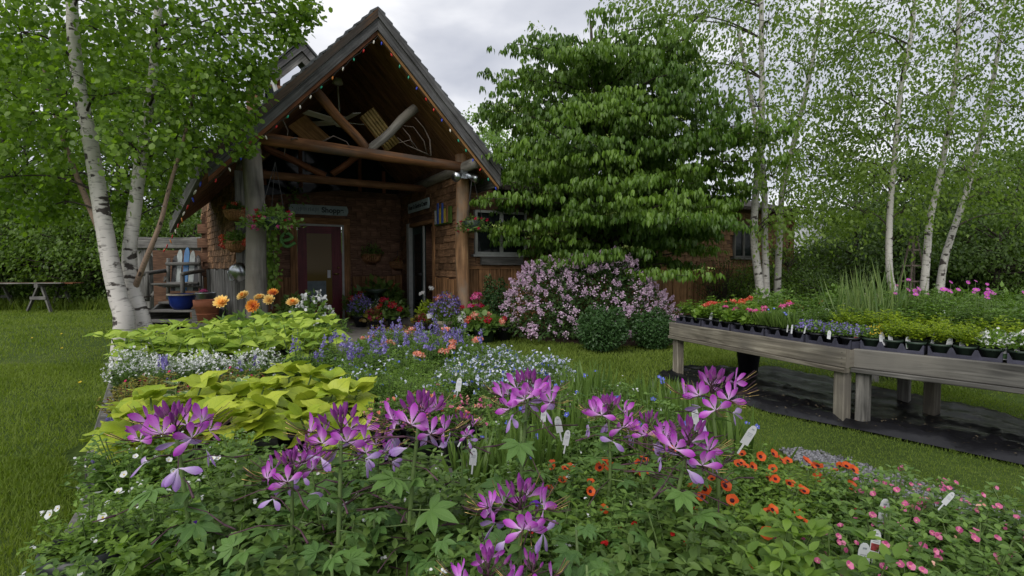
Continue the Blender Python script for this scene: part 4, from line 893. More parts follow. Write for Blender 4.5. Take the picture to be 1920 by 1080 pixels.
# --- broad layered tree (drooping leaves) in front of the wing
def dogwood():
    c = Vector((1.78, 8.9, 0)); t = thing('layered_tree', 'broad dense green tree with tiers of drooping leaves beside the shop', 'tree', c)
    trunk_part(t, [c+Vector((.1, 0, 0)), c+Vector((.05, 0, 1.2)), c+Vector((-.1, 0, 2.6)), c+Vector((-.35, 0, 4)), c+Vector((-.45, 0, 5.3))], .13, .02, 'dark_bark')
    prof = [(1.25, .05, 2.0), (1.6, .0, 2.2), (2.0, .0, 2.28), (2.5, .03, 2.28), (3.0, .03, 2.2), (3.5, -.08, 2.0), (3.9, -.16, 1.82), (4.4, -.34, 1.62), (4.75, -.4, 1.42), (5.0, -.38, 1.1), (5.2, -.36, .6)]
    def at(z):
        for a, b in zip(prof, prof[1:]):
            if z <= b[0]:
                k = (z-a[0])/(b[0]-a[0]); return a[1]+(b[1]-a[1])*k, a[2]+(b[2]-a[2])*k
        return prof[-1][1:]
    segs, tips, tdir, tr_ = [], [], [], []; z = 1.3; tier = 0
    while z < 4.85:
        ox, R0 = at(z); nl = max(3, int((5+R0*6)*.5)); a0 = random.random()*6
        for k in range(nl):
            a = a0+k*2*math.pi/nl+random.uniform(-.25, .25); lump = 1+.16*math.sin(a*2.3+z*1.9)+.1*math.sin(a*4.1-z*3.3); r = R0*lump*random.uniform(.7, 1.1); zz = z+random.uniform(-.3, .3)
            s = Vector((c.x+ox*.8, c.y, zz-.25*R0*.4)); e = Vector((c.x+ox+math.cos(a)*r, c.y+math.sin(a)*r*.82, zz+.02)); e.z += random.uniform(-.12, .2)*r*.4; A = arc(s, e, random.uniform(.02, .2)); segs.append((A, .022 if R0 > 1 else .012, .004))
            dv = (e-s).normalized(); side = Vector((-dv.y, dv.x, 0))
            m = int(20+r*20); lr = random.random()
            for j in range(m):
                f = random.random()**.6; p = A[min(5, int(f*5))].lerp(A[min(5, int(f*5)+1)], f*5 % 1); w = (.16+.42*f*min(1, r/1.6))
                p = p+side*random.uniform(-w, w)+Vector((0, 0, random.uniform(-.03, .09)))+dv*random.uniform(0, .12); tips.append(p); tdir.append(dv+side*random.uniform(-.8, .8)); tr_.append(lr)
        z += .13; tier += 1
    branches_part(t, segs, 'dark_bark')
    P0 = np.array([tuple(p) for p in tips]); D0 = unit(np.array([tuple(d) for d in tdir])); nl = 8; n = len(P0)
    ang = RS.rand(n, nl)*2*np.pi; out = np.stack([np.cos(ang), np.sin(ang), np.zeros_like(ang)], -1)+D0[:, None, :]*.45
    ld = unit(out)*(.55+.25*RS.rand(n, nl, 1)); ld[..., 2] -= .75+.45*RS.rand(n, nl); nn = unit(out)*.9; nn[..., 2] += .75
    Q = (P0[:, None, :]+unit(out)*.03+RS.randn(n, nl, 3)*.012).reshape(-1, 3); R = frames(ld.reshape(-1, 3), nn.reshape(-1, 3)+RS.randn(n*nl, 3)*.15); S = .09*RS.uniform(.55, 1.25, n*nl)
    keep = leaf_objects(t, Q, R, S, T_DROOP, 'dogwood_leaf', 300)
    G = NP(); G.add(scatter(T_DROOP, Q[keep], R[keep], S[keep])); lr = np.repeat(np.repeat(np.array(tr_), nl)[keep], len(T_DROOP[0])); G.R[0] = np.clip(.55*lr+.45*G.R[0], 0, 1)
    part('crown', G.mesh('crown', ['dogwood_leaf']), None, t, kind='stuff')
    G = NP(); pick = [i for i in range(n) if P0[i, 1] < c.y-.5]; pick = [pick[i] for i in RS.choice(len(pick), min(46, len(pick)), False)]
    C = P0[pick]; m = 26; Q = (C[:, None, :]+RS.randn(len(C), m, 3)*np.array([.07, .07, .02])+np.array([0, 0, .06])).reshape(-1, 3)
    G.add(scatter(T_OVATE, Q, frames(rdir(len(Q))+np.array([0, 0, .6]), rdir(len(Q))), .035)); part('flower_clusters', G.mesh('flower_clusters', ['dogwood_flower']), None, t, kind='stuff')
dogwood()

# --- the row of pale birches at the right
def birch_right(label, ctrl, r0, r1, blobs, seed, twin=None, dens=1.0, name='birch_tree'):
    base = Vector(ctrl[0]); t = thing(name, label, 'tree', Vector((base.x, base.y, 0)), 'birches behind the benches')
    trunk_part(t, ctrl, r0*.88, r1*.9, 'birch_far', 10)
    if twin: trunk_part(t, twin, r0*.8, r1, 'birch_far', 10)
    ax = curve_pts(ctrl, 6); Ps, Ds, segs = [], [], []
    for (x, y, d, r) in blobs:
        c = PX(x, y, d); n = int(92*r**1.6*dens)+15
        q = unit(RS.randn(n, 3))*(RS.rand(n, 1)**.5)*r*np.array([1.05, 1.0, .75]); P = q+np.array(c); near = min(ax, key=lambda p: (p-c).length+max(0, p.z-c.z+.2)*2)
        D = P-np.array(near); D[:, 2] = D[:, 2]*.2-.15; Ps.append(P); Ds.append(unit(D)+RS.randn(n, 3)*.4); segs.append((arc(near, c, .1), .016, .006))
        for i in RS.choice(n, min(n, 10), False): segs.append((arc(c, P[i], .05, 3), .006, .002))
    branches_part(t, segs, 'dark_bark')
    P, D, Nn, S = crown_from_twigs(np.concatenate(Ps), np.concatenate(Ds), T_OVATE, 9, .075, .078, hang=.8)
    G = NP(); G.add(scatter(T_OVATE, P, frames(D, Nn), S)); part('crown', G.mesh('crown', ['birch_leaf_far']), None, t, kind='stuff')
def on(px, py, Y, z=None):
    p = PX(px, py, Y)
    if z is not None: p.z = z
    return p
birch_right('pale birch with twin trunks standing right beside the broad green tree', [on(1428, 600, 9, 0), on(1425, 545, 9), on(1414, 450, 9), on(1418, 350, 9), on(1428, 230, 9), on(1428, 100, 9), on(1426, -80, 9), on(1420, -250, 9)], .095, .03,
    [(1300, 40, 8.8, .7), (1370, 120, 8.8, .7), (1440, 40, 8.8, .75), (1330, -80, 8.8, .9), (1290, 120, 9, .5), (1260, 30, 9, .5), (1420, 200, 8.7, .55), (1450, 260, 8.8, .4), (1390, 10, 9.4, .8), (1370, 240, 9.3, .35), (1220, -20, 9.2, .5), (1450, -150, 9, 1), (1445, 330, 8.7, .42), (1465, 400, 8.8, .4), (1410, 300, 8.8, .4), (1440, 420, 8.7, .3)], 1, [on(1436, 600, 9.1, 0), on(1436, 540, 9.1), on(1434, 440, 9.15), on(1432, 330, 9.2), on(1415, 220, 9.3), on(1385, 60, 9.3)], 1.15)
birch_right('slim birch leaning right just behind the twin birch', [on(1458, 590, 10.2, 0), on(1458, 530, 10.2), on(1462, 440, 10.2), on(1468, 350, 10.2), on(1490, 260, 10.2), on(1520, 130, 10.2), on(1545, -20, 10.2), on(1560, -200, 10.2)], .085, .028,
    [(1500, 120, 10, .8), (1540, 40, 10, .9), (1480, 220, 10, .6), (1560, 200, 10, .7), (1520, 300, 10, .55), (1480, 360, 10, .4), (1600, 110, 10.3, .8), (1560, -120, 10, 1.1), (1570, 330, 10, .45), (1510, 390, 9.9, .4), (1560, 410, 10, .35), (1490, 300, 9.9, .5), (1545, 260, 10, .5)], 2)
birch_right('straight birch with a dark scarred foot right of the tall reeds', [on(1690, 600, 9, 0), on(1682, 560, 9), on(1668, 515, 9), on(1668, 410, 9), on(1676, 310, 9), on(1690, 160, 9), on(1712, 40, 9), on(1720, -150, 9)], .085, .028,
    [(1640, 60, 8.8, .75), (1700, 120, 8.8, .75), (1660, 220, 8.8, .7), (1600, 180, 8.9, .6), (1720, 240, 8.8, .6), (1640, 330, 8.9, .55), (1700, 340, 9, .45), (1620, 400, 9.2, .35), (1690, 0, 8.9, .8), (1720, -130, 9, 1), (1640, 260, 9.4, .7), (1590, 300, 9.2, .45), (1600, 60, 9, .6), (1690, 400, 9.1, .3)], 3)
birch_right('curved birch to the right of the wooden trellis', [on(1728, 610, 9.3, 0), on(1732, 550, 9.3), on(1736, 500, 9.3), on(1744, 410, 9.3), on(1758, 350, 9.3), on(1778, 240, 9.3), on(1795, 100, 9.3), on(1800, -60, 9.3), on(1810, -200, 9.3)], .09, .028,
    [(1790, 60, 9.2, .8), (1830, 140, 9.1, .8), (1780, 230, 9.1, .7), (1740, 180, 9.3, .6), (1810, 320, 9.2, .6), (1850, 20, 9.2, .8), (1770, 340, 9.4, .45), (1800, -140, 9.2, 1.1)], 4)
birch_right('rightmost birch leaning to the right with a forked top', [on(1755, 600, 10, 0), on(1768, 500, 10), on(1785, 440, 10), on(1812, 360, 10), on(1832, 280, 10), on(1862, 150, 10), on(1885, 0, 10), on(1900, -150, 10)], .085, .028,
    [(1880, 80, 9.8, .9), (1900, 200, 9.8, .8), (1850, 260, 9.9, .7), (1910, 320, 9.8, .6), (1960, 150, 9.8, 1.1), (1900, -80, 10, 1.1), (1840, 370, 10, .4), (1980, -60, 10, 1.2), (1900, 400, 10, .3)], 5)

# --- woodland trees behind
def wood_mesh(seed, h, r, nleaf, size, low=.12):
    rs = np.random.RandomState(seed); G = NP(); q = MB(); q.tube([(0, 0, 0), (.05, 0, h*.4), (0, .05, h*.85)], [.13, .09, .03], 7)
    nb = 46; az = rs.rand(nb)*2*np.pi; zz = h*(low+(1-low)*rs.rand(nb)**.8); rr = r*np.sin(np.clip((zz/h-low*.4)*math.pi*.93, .12, 3.05))**.6*rs.uniform(.5, 1, nb)
    C = np.c_[np.cos(az)*rr, np.sin(az)*rr, zz]; per = nleaf//nb; P = []; D = []
    for c in C:
        p = rs.randn(per, 3)*np.array([.36, .36, .2])*(r*.48); P.append(c+p); d = np.tile(c*np.array([1, 1, 0]), (per, 1))*.5+rs.randn(per, 3)*.5; d[:, 2] -= .55; D.append(d)
    for c in C: q.tube([(0, 0, c[2]*.8), tuple(c)], [.03, .01], 4, cap=False)
    P = np.concatenate(P); P[:, 2] = np.maximum(P[:, 2], .05); D = np.concatenate(D); nn = rs.randn(len(P), 3)*.5; nn[:, 2] += .8
    G.add(scatter(T_OVATE, P, frames(D, nn), size*rs.uniform(.7, 1.25, len(P)))); return q.mesh('trunk', 'dark_bark', True), G
WOODS = {}
def wood_kind(key, seed, h, r, n, size, mat, low=.12):
    tr, G = wood_mesh(seed, h, r, n, size, low); WOODS[key] = (tr, G.mesh('crown', [mat]))
wood_kind('broad', 3, 6.5, 2.3, 7000, .15, 'wood_leaf', .05); wood_kind('tall', 5, 8.5, 2.2, 7500, .16, 'wood_leaf', .05); wood_kind('dark', 8, 5, 2.2, 6500, .13, 'wood_leaf2', .02); wood_kind('pale', 9, 7, 1.7, 5200, .15, 'pale_leaf', .1)
wood_kind('shrub', 12, 2.2, 1.5, 5200, .1, 'wood_leaf', .02); wood_kind('dshrub', 14, 2.4, 1.5, 5200, .095, 'wood_leaf2', .02)
def wood_tree(key, px, Y, label, group, sc=1, sx=1, name='tree', cat='tree'):
    p = PX(px, 540, Y); t = thing(name, label, cat, (p.x, Y, 0), group); rz = random.random()*6.28
    tr, cr = WOODS[key]; a = link('trunk', tr, t, rot=(0, 0, rz), sc=(sc*sx, sc*sx, sc)); b = link('crown', cr, t, rot=(0, 0, rz), sc=(sc*sx, sc*sx, sc)); b['kind'] = 'stuff'; return t
gl_ = 'woodland trees behind the left lawn'
for key, px, Y, sc in (('tall', -120, 17, 1.1), ('broad', 20, 16.5, 1.05), ('tall', 130, 18, 1.0), ('broad', 230, 16.5, 1), ('tall', 330, 18.5, .95), ('broad', 390, 20, .9), ('tall', 60, 22, 1.2), ('tall', 260, 23, 1.15), ('tall', -260, 19, 1.1), ('tall', 420, 24, 1)):
    wood_tree(key, px, Y, {'tall': 'tall leafy tree behind the left lawn', 'broad': 'broad leafy tree edging the left wood'}[key], gl_, sc)
gs_ = 'shrubs along the edge of the left wood'
for key, px, Y, sc in (('shrub', 10, 14.6, 1.15), ('dshrub', 90, 14.9, 1.2), ('shrub', 165, 14.4, 1.1), ('dshrub', 235, 14.8, 1.0), ('shrub', 300, 15.0, 1.1), ('dshrub', 365, 14.6, 1.0), ('shrub', -80, 14.4, 1.2), ('dshrub', 345, 16.5, 1.5), ('dshrub', 130, 16, 1.5), ('dshrub', 0, 16, 1.5)):
    wood_tree(key, px, Y, 'leafy shrub edging the left wood', gs_, sc, 1, 'shrub', 'shrub')
for px, Y, sc in ((905, 19, .85), (935, 21, 1.05), (965, 22, 1.0), (870, 24, .85)): wood_tree('pale', px, Y, 'pale green tree right of the porch gable', 'pale trees behind the shop', sc)
gr_ = 'dark shrubs and trees behind the right birches'
for key, px, Y, sc in (('dark', 1600, 19, .95), ('dark', 1665, 16, .86), ('dark', 1745, 15, .84), ('dark', 1830, 17, .98), ('dark', 1910, 15, .9), ('dark', 1980, 17, 1.0), ('dshrub', 1530, 13.6, .7), ('dshrub', 1600, 13, .95), ('dshrub', 1670, 12.5, .9), ('dshrub', 1730, 13, .95), ('dshrub', 1800, 12.6, .9), ('dshrub', 1870, 12, .95), ('dshrub', 1930, 12.5, 1), ('shrub', 1850, 13.6, 1.15), ('shrub', 1700, 14, 1.15), ('dshrub', 1500, 12.2, .55), ('dshrub', 1478, 11.3, .62), ('shrub', 1435, 10.9, .5), ('shrub', 1610, 14.5, 1.05)):
    wood_tree(key, px, Y, {'dark': 'dark round tree behind the right birches', 'dshrub': 'low dark shrub behind the right birches', 'shrub': 'mid green shrub behind the right birches'}[key], gr_, sc, 1, 'shrub' if 'shrub' in key else 'tree', 'shrub' if 'shrub' in key else 'tree')
# far wood as one mass
def far_woods():
    G = NP(); n = 26000; a = RS.uniform(-1.15, 1.15, n); r = 46+RS.rand(n)*10; top = 4.6+1.2*np.sin(a*9)+.7*np.sin(a*23+1); z = RS.rand(n)**.8*top
    P = np.c_[np.sin(a)*r, np.cos(a)*r, z]; d = RS.randn(n, 3); d[:, 2] -= .4; nn = RS.randn(n, 3)*.6; nn[:, 1] -= .8; G.add(scatter(T_OVATE, P, frames(d, nn), .8*RS.uniform(.6, 1.3, n)))
    struct('far_woods', G.mesh('far_woods', ['wood_leaf2']), None, kind='stuff')
far_woods()
# pale greenhouse tunnel behind the right shrubs
def greenhouse():
    p = PX(1535, 540, 19); t = thing('greenhouse_tunnel', 'white plastic greenhouse tunnel behind the shrubs past the shop wing', 'greenhouse', (p.x, 19, 0)); q = MB(); w, h, L = 2.1, 2.75, 8; A = []
    for k in range(13): a = math.pi*k/12; A.append((math.cos(a)*w, h*math.sin(a)**.8))
    V = [Vector((p.x+x*.95+yy*.2, 19+yy+x*.1, z)) for yy in (0, L) for x, z in A]; n = 13
    q.add(V, [(k, k+1, n+k+1, n+k) for k in range(n-1)]+[tuple(range(n))]); part('film_cover', q, 'greenhouse', t)
    for yy in (-.02, 2, 4, 6, 8):
        q = MB(); q.tube([Vector((p.x+x*.95*1.01+yy*.2, 19+yy+x*.1, z*1.01+.01)) for x, z in A], .03, 5); part('hoop', q, 'silver', t)
greenhouse()
# --- lilac
def lilac():
    c = Vector((1.25, 8.05, 0)); t = thing('lilac_bush', 'wide lilac bush covered in pale purple blossom beside the porch', 'bush', c)
    def env(n, k=.45):
        q = unit(RS.randn(n, 3))*(RS.rand(n, 1)**k); q[:, 2] = np.abs(q[:, 2]); P = q*np.array([1.42, .85, 1.2])
        P[:, 2] *= 1+.1*np.sin(P[:, 0]*4)-.12*(P[:, 0]-.1); P[:, 2] += .1; return P+np.array([c.x, c.y, 0])
    n = 8500; P = env(n); D = P-np.array([c.x, c.y, .5])+RS.randn(n, 3)*.5; nn = RS.randn(n, 3)*.5; nn[:, 2] += .7; G = NP(); G.add(scatter(T_OVATE, P, frames(D, nn), .062*RS.uniform(.7, 1.2, n)))
    part('foliage', G.mesh('foliage', ['lilac_leaf']), None, t, kind='stuff')
    segs = [([c+Vector((random.uniform(-.25, .25), random.uniform(-.2, .2), 0)), Vector(tuple(P[i]*.4))+c*.6, Vector(tuple(P[i]))], .014, .004) for i in RS.choice(n, 40, False)]; branches_part(t, segs, 'dark_bark')
    ms = []
    for k in range(5):
        m = 34; z = RS.rand(m); Q = np.c_[RS.randn(m, 2)*.026*(1.15-z)[:, None], z*.11]; d = np.c_[Q[:, :2]*20, RS.randn(m)*.4+.2]; G = NP()
        for a in (0, 1): G.add(scatter(T_ROUND, Q, frames(d+RS.randn(m, 3)*.5, RS.randn(m, 3)), .026))
        ms.append(G.mesh('blossom_cluster', ['lilac_flower']))
    k = 0; P = env(1400, .06); rs_ = []
    for p in P:
        if p[1] > c.y+.25 or k >= 290: continue
        if p[2] < .12: continue
        d = Vector((p[0]-c.x, p[1]-c.y, (p[2]-.1)*1.0+.5)).normalized(); qd = d.to_track_quat('Z', 'Y').to_euler(); s = random.uniform(.5, 1.0)
        link('blossom_cluster', random.choice(ms), t, loc=Vector(tuple(p))+d*.03-t.location, rot=qd, sc=s); k += 1
    P = env(260, .09); P = P[P[:, 2] > .12]; G = NP()                     # the rest of the blossom, past the first 300
    m = 16; Q = (P[:, None, :]+RS.randn(len(P), m, 3)*np.array([.022, .022, .035])).reshape(-1, 3); G.add(scatter(T_ROUND, Q, frames(rdir(len(Q)), rdir(len(Q))+np.array([0, -.5, .5])), .024)); part('blossom', G.mesh('blossom', ['lilac_flower']), None, t, kind='stuff')
lilac()
def round_shrub(px, py, Y, w, h, label, mat='box_leaf', name='round_shrub', n=5200, size=.04, group=None):
    b = PX(px, py, Y); c = Vector((b.x, Y, 0)); t = thing(name, label, 'shrub', c, group); q = unit(RS.randn(n, 3))*(RS.rand(n, 1)**.3); q[:, 2] = q[:, 2]*.5+.5
    bump = 1+.07*np.sin(q[:, :1]*7+px)+.07*np.sin(q[:, 2:]*9+q[:, 1:2]*5); P = q*np.array([w, w, h])*bump+np.array(c); D = q-np.array([0, 0, .3])+RS.randn(n, 3)*.6; nn = q+RS.randn(n, 3)*.5
    G = NP(); G.add(scatter(T_OVATE, P, frames(D, nn), size*RS.uniform(.7, 1.3, n))); part('foliage', G.mesh('foliage', [mat]), None, t, kind='stuff')
    q = MB(); q.tube([c, c+Vector((0, 0, h*.6))], [.03, .01], 6); part('stem', q, 'dark_bark', t); return t
round_shrub(1128, 600, 6.95, .35, .6, 'clipped dark green round shrub in front of the lilac, left of its twin'); round_shrub(1226, 600, 7.15, .3, .53, 'clipped dark green round shrub in front of the lilac, right of its twin')
round_shrub(928, 540, 8.35, .24, .95, 'upright dark green shrub below the shop window', n=3600)
def dry_bush():
    c = PX(1360, 560, 11.2); c.z = 0; t = thing('bare_bush', 'dull twiggy bush against the reddish wing wall', 'bush', c); segs = []
    for k in range(150):
        a = random.random()*6.28; e = c+Vector((math.cos(a)*random.uniform(.1, .95), math.sin(a)*.5, random.uniform(.4, 1.35))); segs.append((arc(c+Vector((math.cos(a)*.1, math.sin(a)*.1, 0)), e, .1, 3), .008, .003))
    branches_part(t, segs, 'dark_bark', 'twigs'); n = 1800; P = unit(RS.randn(n, 3))*(RS.rand(n, 1)**.4)*np.array([1, .5, .65])+np.array(c)+np.array([0, 0, .72]); G = NP(); G.add(scatter(T_OVATE, P, frames(rdir(n), rdir(n)), .045)); part('foliage', G.mesh('foliage', ['wood_leaf2']), None, t, kind='stuff')
dry_bush()
# tall weeds along the foot of the left wood
def edge_weeds():
    n = 9000; P = np.c_[RS.uniform(-16, -5.5, n), RS.uniform(13.4, 14.6, n), np.zeros(n)]; d = np.c_[RS.randn(n, 2)*.3, np.ones(n)]; V, Fc, UV, R = scatter(T_BLADE, P, frames(d, np.c_[RS.randn(n, 2), np.zeros(n)]), RS.uniform(.12, .42, n), sw=.09)
    struct('weeds', npmesh('weeds', V, Fc, ['grass'], R), None, kind='stuff')
edge_weeds()

# ================================================================ small plant makers
def fan_petals(n, L, w, tilt, mat_i=0, G=None, prof=None, off=.0):
    G = G or NP(); tpl = leaf_tpl(prof or [(0, 0), (.35, w*.7), (.75, w), (1, 0)], fold=.1, droop=-.1); a = np.arange(n)*2*np.pi/n+off
    D = np.c_[np.cos(a), np.sin(a), np.full(n, tilt)]; Nn = np.c_[-np.cos(a)*tilt, -np.sin(a)*tilt, np.ones(n)]; G.add(scatter(tpl, np.zeros((n, 3)), frames(D, Nn), L), mat_i); return G
def blossom(mat, eye, L=.012, n=5, w=.42, tilt=.3, eye_r=.22):
    G = fan_petals(n, L, w, tilt); fan_petals(6, L*eye_r, .5, .25, 1, G); G.V[-1][:, 2] += L*.06; return G.mesh('flower', [mat, eye])
def spike(mat, L=.085, n=26, s=.014):
    G = NP(); z = RS.rand(n); a = RS.rand(n)*6.28; r = .013*(1.15-z*.7); Q = np.c_[np.cos(a)*r, np.sin(a)*r, z*L]; o = np.c_[np.cos(a), np.sin(a), RS.randn(n)*.3]
    for k in range(3): G.add(scatter(T_ROUND, Q, frames(RS.randn(n, 3)+o*.3, o), s*(1.15-.5*z)))
    G.add(scatter(T_ROUND, Q+o*.003, frames(RS.randn(n, 3), o), s*.3), 1); q = MB(); q.tube([(0, 0, -.08), (0, 0, L)], .0016, 4); G.addmb(q, 2); return G.mesh('flower_spike', [mat, 'white_fl', 'stem'])
def umbel(mat, mat2, R=.03, n=46, s=.014, flat=.6, stalk=.09):
    G = NP(); d = rdir(n); d[:, 2] = np.abs(d[:, 2])*.9; Q = d*np.array([R, R, R*flat]); 
    for k in range(2): G.add(scatter(T_ROUND, Q, frames(RS.randn(n, 3), d+RS.randn(n, 3)*.3), s*RS.uniform(.8, 1.2, n)), k)
    q = MB(); q.tube([(0, 0, -stalk), (0, 0, 0)], .002, 4); G.addmb(q, 2); return G.mesh('flower_head', [mat, mat2, 'stem'])
def dome(n, r, h, size, tpl, mats, up=.4, stems=6, blossoms=None, low=.0, seed=None, k=.5, wid=None):
    """a cushion of small leaves (and very small blossoms) from z=0 up"""
    G = NP(); q = unit(RS.randn(n, 3)); q[:, 2] = np.abs(q[:, 2])*.95; q *= RS.rand(n, 1)**k; bump = 1+.18*np.sin(q[:, :1]*6+RS.rand()*6)*np.cos(q[:, 1:2]*5+RS.rand()*6)
    P = q*np.array([r, r, h])*bump; P[:, 2] += low; D = q*np.array([1, 1, .4])+RS.randn(n, 3)*.55; D[:, 2] += up; nn = RS.randn(n, 3)*.5; nn[:, 2] += .8; nn[:, :2] += q[:, :2]*.5
    G.add(scatter(tpl, P, frames(D, nn), size*RS.uniform(.65, 1.25, n)))
    for s in range(stems):
        t = P[RS.randint(n)]; mb_ = MB(); mb_.tube([(t[0]*.15, t[1]*.15, 0), (t[0]*.6, t[1]*.6, t[2]*.6), tuple(t)], .002, 4, cap=False); G.addmb(mb_, 1)
    ms = [mats, 'stem']
    if blossoms:
        for (m, nb, s, spread) in blossoms:
            u = unit(RS.randn(nb, 3)); u[:, 2] = np.abs(u[:, 2])*.8+.25; u = unit(u); P2 = u*np.array([r, r, h])*RS.uniform(.9, 1.12, (nb, 1)); P2[:, 2] += low; i = len(ms); ms.append(m)
            for a in range(spread):
                G.add(scatter(T_ROUND, P2+RS.randn(nb, 3)*s*.15, frames(RS.randn(nb, 3)+np.array([0, 0, .1]), u+RS.randn(nb, 3)*.35-np.array([0, .35, 0])), s*RS.uniform(.7, 1.2, nb)), i)
    return G.mesh('foliage', ms)
def sprig(nst, r, h, size, pairs, tpl, mat, blossoms=None, flat=.45, tipn=3, wob=.3):
    """a bushy plant: many thin stems with paired leaves that get smaller towards the tips"""
    G = NP(); a = RS.rand(nst)*2*np.pi; u = np.sqrt(RS.rand(nst)); rr = r*u; tip = np.c_[np.cos(a)*rr, np.sin(a)*rr, h*(1-flat*u**2)*RS.uniform(.7, 1.15, nst)]; base = tip*np.array([.25, .25, 0])
    f = np.linspace(.25, 1, pairs); k = np.arange(pairs); P = base[:, None]+(tip-base)[:, None]*f[None, :, None]; P[:, :, :2] *= (.75+.25*f[None, :, None]); P += RS.randn(nst, pairs, 3)*size*.08
    az = a[:, None]+k[None]*1.57+RS.randn(nst, pairs)*wob; sz = size*(1.12-.55*f)[None]*RS.uniform(.75, 1.2, (nst, pairs))
    for s in (0, np.pi):
        D = np.stack([np.cos(az+s), np.sin(az+s), .3+RS.randn(nst, pairs)*wob*.8], -1).reshape(-1, 3); nn = np.c_[RS.randn(len(D), 2)*.3, np.ones(len(D))]; G.add(scatter(tpl, P.reshape(-1, 3), frames(D, nn), sz.ravel()))
    for j in range(tipn):
        D = np.c_[np.cos(a+j*2.1), np.sin(a+j*2.1), np.full(nst, .9)]; G.add(scatter(tpl, tip, frames(D, np.c_[-D[:, :2], np.ones(nst)]), size*.5*RS.uniform(.7, 1.1, nst)))
    for i in range(0, nst, 2):
        m = MB(); m.tube([tuple(base[i]), tuple((base[i]+tip[i])/2*np.array([.85, .85, 1])), tuple(tip[i])], .0013+size*.01, 3, cap=False); G.addmb(m, 1)
    ms = [mat, 'stem']
    if blossoms:
        for (m, nb, s_, ly) in blossoms:
            i = len(ms); ms.append(m); idx = RS.randint(0, nst, nb); Q = tip[idx]+RS.randn(nb, 3)*size*.25; Q[:, 2] += size*.3; o = unit(Q*np.array([1, 1, .6])+np.array([0, 0, h*.5]))
            for q_ in range(ly): G.add(scatter(T_ROUND, Q+RS.randn(nb, 3)*s_*.15, frames(RS.randn(nb, 3)+np.array([0, 0, .1]), o+RS.randn(nb, 3)*.35-np.array([0, .35, 0])), s_*RS.uniform(.7, 1.2, nb)), i)
    return G.mesh('foliage', ms, True)
def tuft(n, L, w, mat, r=.04, lean=.45, extra=None):
    G = NP(); P = np.c_[RS.randn(n, 2)*r*.5, np.zeros(n)]; d = np.c_[P[:, :2]*9+RS.randn(n, 2)*lean*.5, np.ones(n)]; nn = np.c_[d[:, :2], np.full(n, -.3)]+RS.randn(n, 3)*.25
    tpl = leaf_tpl([(0, 0), (.04, .5), (.35, .55), (.7, .4), (1, 0)], fold=.0, droop=-.0); V = tpl[0].copy(); V[:, 2] += V[:, 1]**2*.28; G.add(scatter((V, tpl[1], tpl[2]), P, frames(d, -nn), L*RS.uniform(.55, 1.1, n), sw=w))
    ms = [mat]
    if extra:
        m, nb, s = extra; ms.append(m); Q = np.c_[RS.randn(nb, 2)*r*1.2, RS.uniform(.5, .95, nb)*L]
        for a in range(2): G.add(scatter(T_ROUND, Q, frames(RS.randn(nb, 3), RS.randn(nb, 3)+np.array([0, -.5, .6])), s), 1)
    return G.mesh('foliage', ms)
def pot_mesh(r=.05, h=.1, mat='black_plastic', n=12, rim=.006, soil=True):
    q = MB(); q.lathe((0, 0, 0), [(0, 0), (r*.74, 0), (r*.96, h*.82), (r+rim, h*.82), (r+rim, h), (r*.95, h), (r*.93, h*.9)], n); 
    if soil: q.lathe((0, 0, 0), [(r*.93, h*.9), (0, h*.93)], n, 1)
    return q.mesh('pot', [mat, 'soil'], True)
POT = pot_mesh()
KIND = {}
def kind(key, vs_, flowers=None, top=.1, pot=POT): KIND[key] = dict(v=vs_, f=flowers, top=top, pot=pot)
V3 = lambda f: [f() for _ in range(3)]
B_ORANGE = blossom('orange', 'dark_eye', .0135, 5, .5, .45, .36); B_PINK = blossom('pink', 'salmon', .0068, 5, .48, .5); B_WHITE = blossom('white_fl', 'yellow_fl', .0085, 5, .45, .3); B_DEEP = blossom('deepviolet', 'dark_eye', .017, 5, .5, .5, .3)
B_CORAL = blossom('coral', 'red', .014, 5, .5, .3); B_HOT = blossom('hotpink', 'pink', .013, 5, .5, .3); B_MAG = blossom('magenta', 'yellow_fl', .021, 8, .32, .12, .25); B_YEL = blossom('yellow_fl', 'yellow_fl', .011, 5, .5, .3); B_VIO = blossom('blue_fl', 'white_fl', .011, 5, .34, .1, .2)
SPK = [spike('violet', L=.05+.015*k, n=18, s=.013) for k in range(3)]
UMB = {c: umbel(*m) for c, m in dict(coral=('coral', 'salmon'), salmon=('salmon', 'coral'), red=('red', 'coral'), hot=('hotpink', 'pink'), white=('white_fl', 'white_fl'), crimson=('crimson', 'red'), orange=('orange', 'coral')).items()}
kind('lobelia', V3(lambda: sprig(90, .1, .16, .03, 6, T_SLIM, 'fresh_leaf', [('pale_blue', 10, .011, 3), ('blue_fl', 5, .011, 3)])))
kind('white_lobelia', V3(lambda: sprig(90, .1, .16, .03, 6, T_SLIM, 'mid_leaf', [('pale_blue', 22, .012, 3), ('blue_fl', 8, .011, 3), ('white_fl', 8, .012, 3)])))
kind('green_mound', V3(lambda: sprig(100, .11, .15, .028, 6, T_SLIM, 'fresh_leaf', [('pale_blue', 2, .011, 3)])))
kind('angelonia', V3(lambda: sprig(46, .1, .17, .05, 6, T_SLIM, 'mid_leaf', [('violet', 8, .013, 3)])), (SPK, 2, 'spike'))
kind('euphorbia', V3(lambda: sprig(60, .1, .15, .03, 5, T_SLIM, 'mid_leaf', [('white_fl', 120, .011, 2)])))
kind('dark_coleus', V3(lambda: sprig(40, .1, .12, .03, 4, T_FINE, 'coleus_leaf', [('crimson', 8, .014, 1)])))
kind('diascia', V3(lambda: sprig(60, .09, .14, .026, 5, T_FINE, 'mid_leaf', [('coral', 6, .012, 3), ('pink', 12, .012, 3), ('salmon', 6, .011, 3)])))
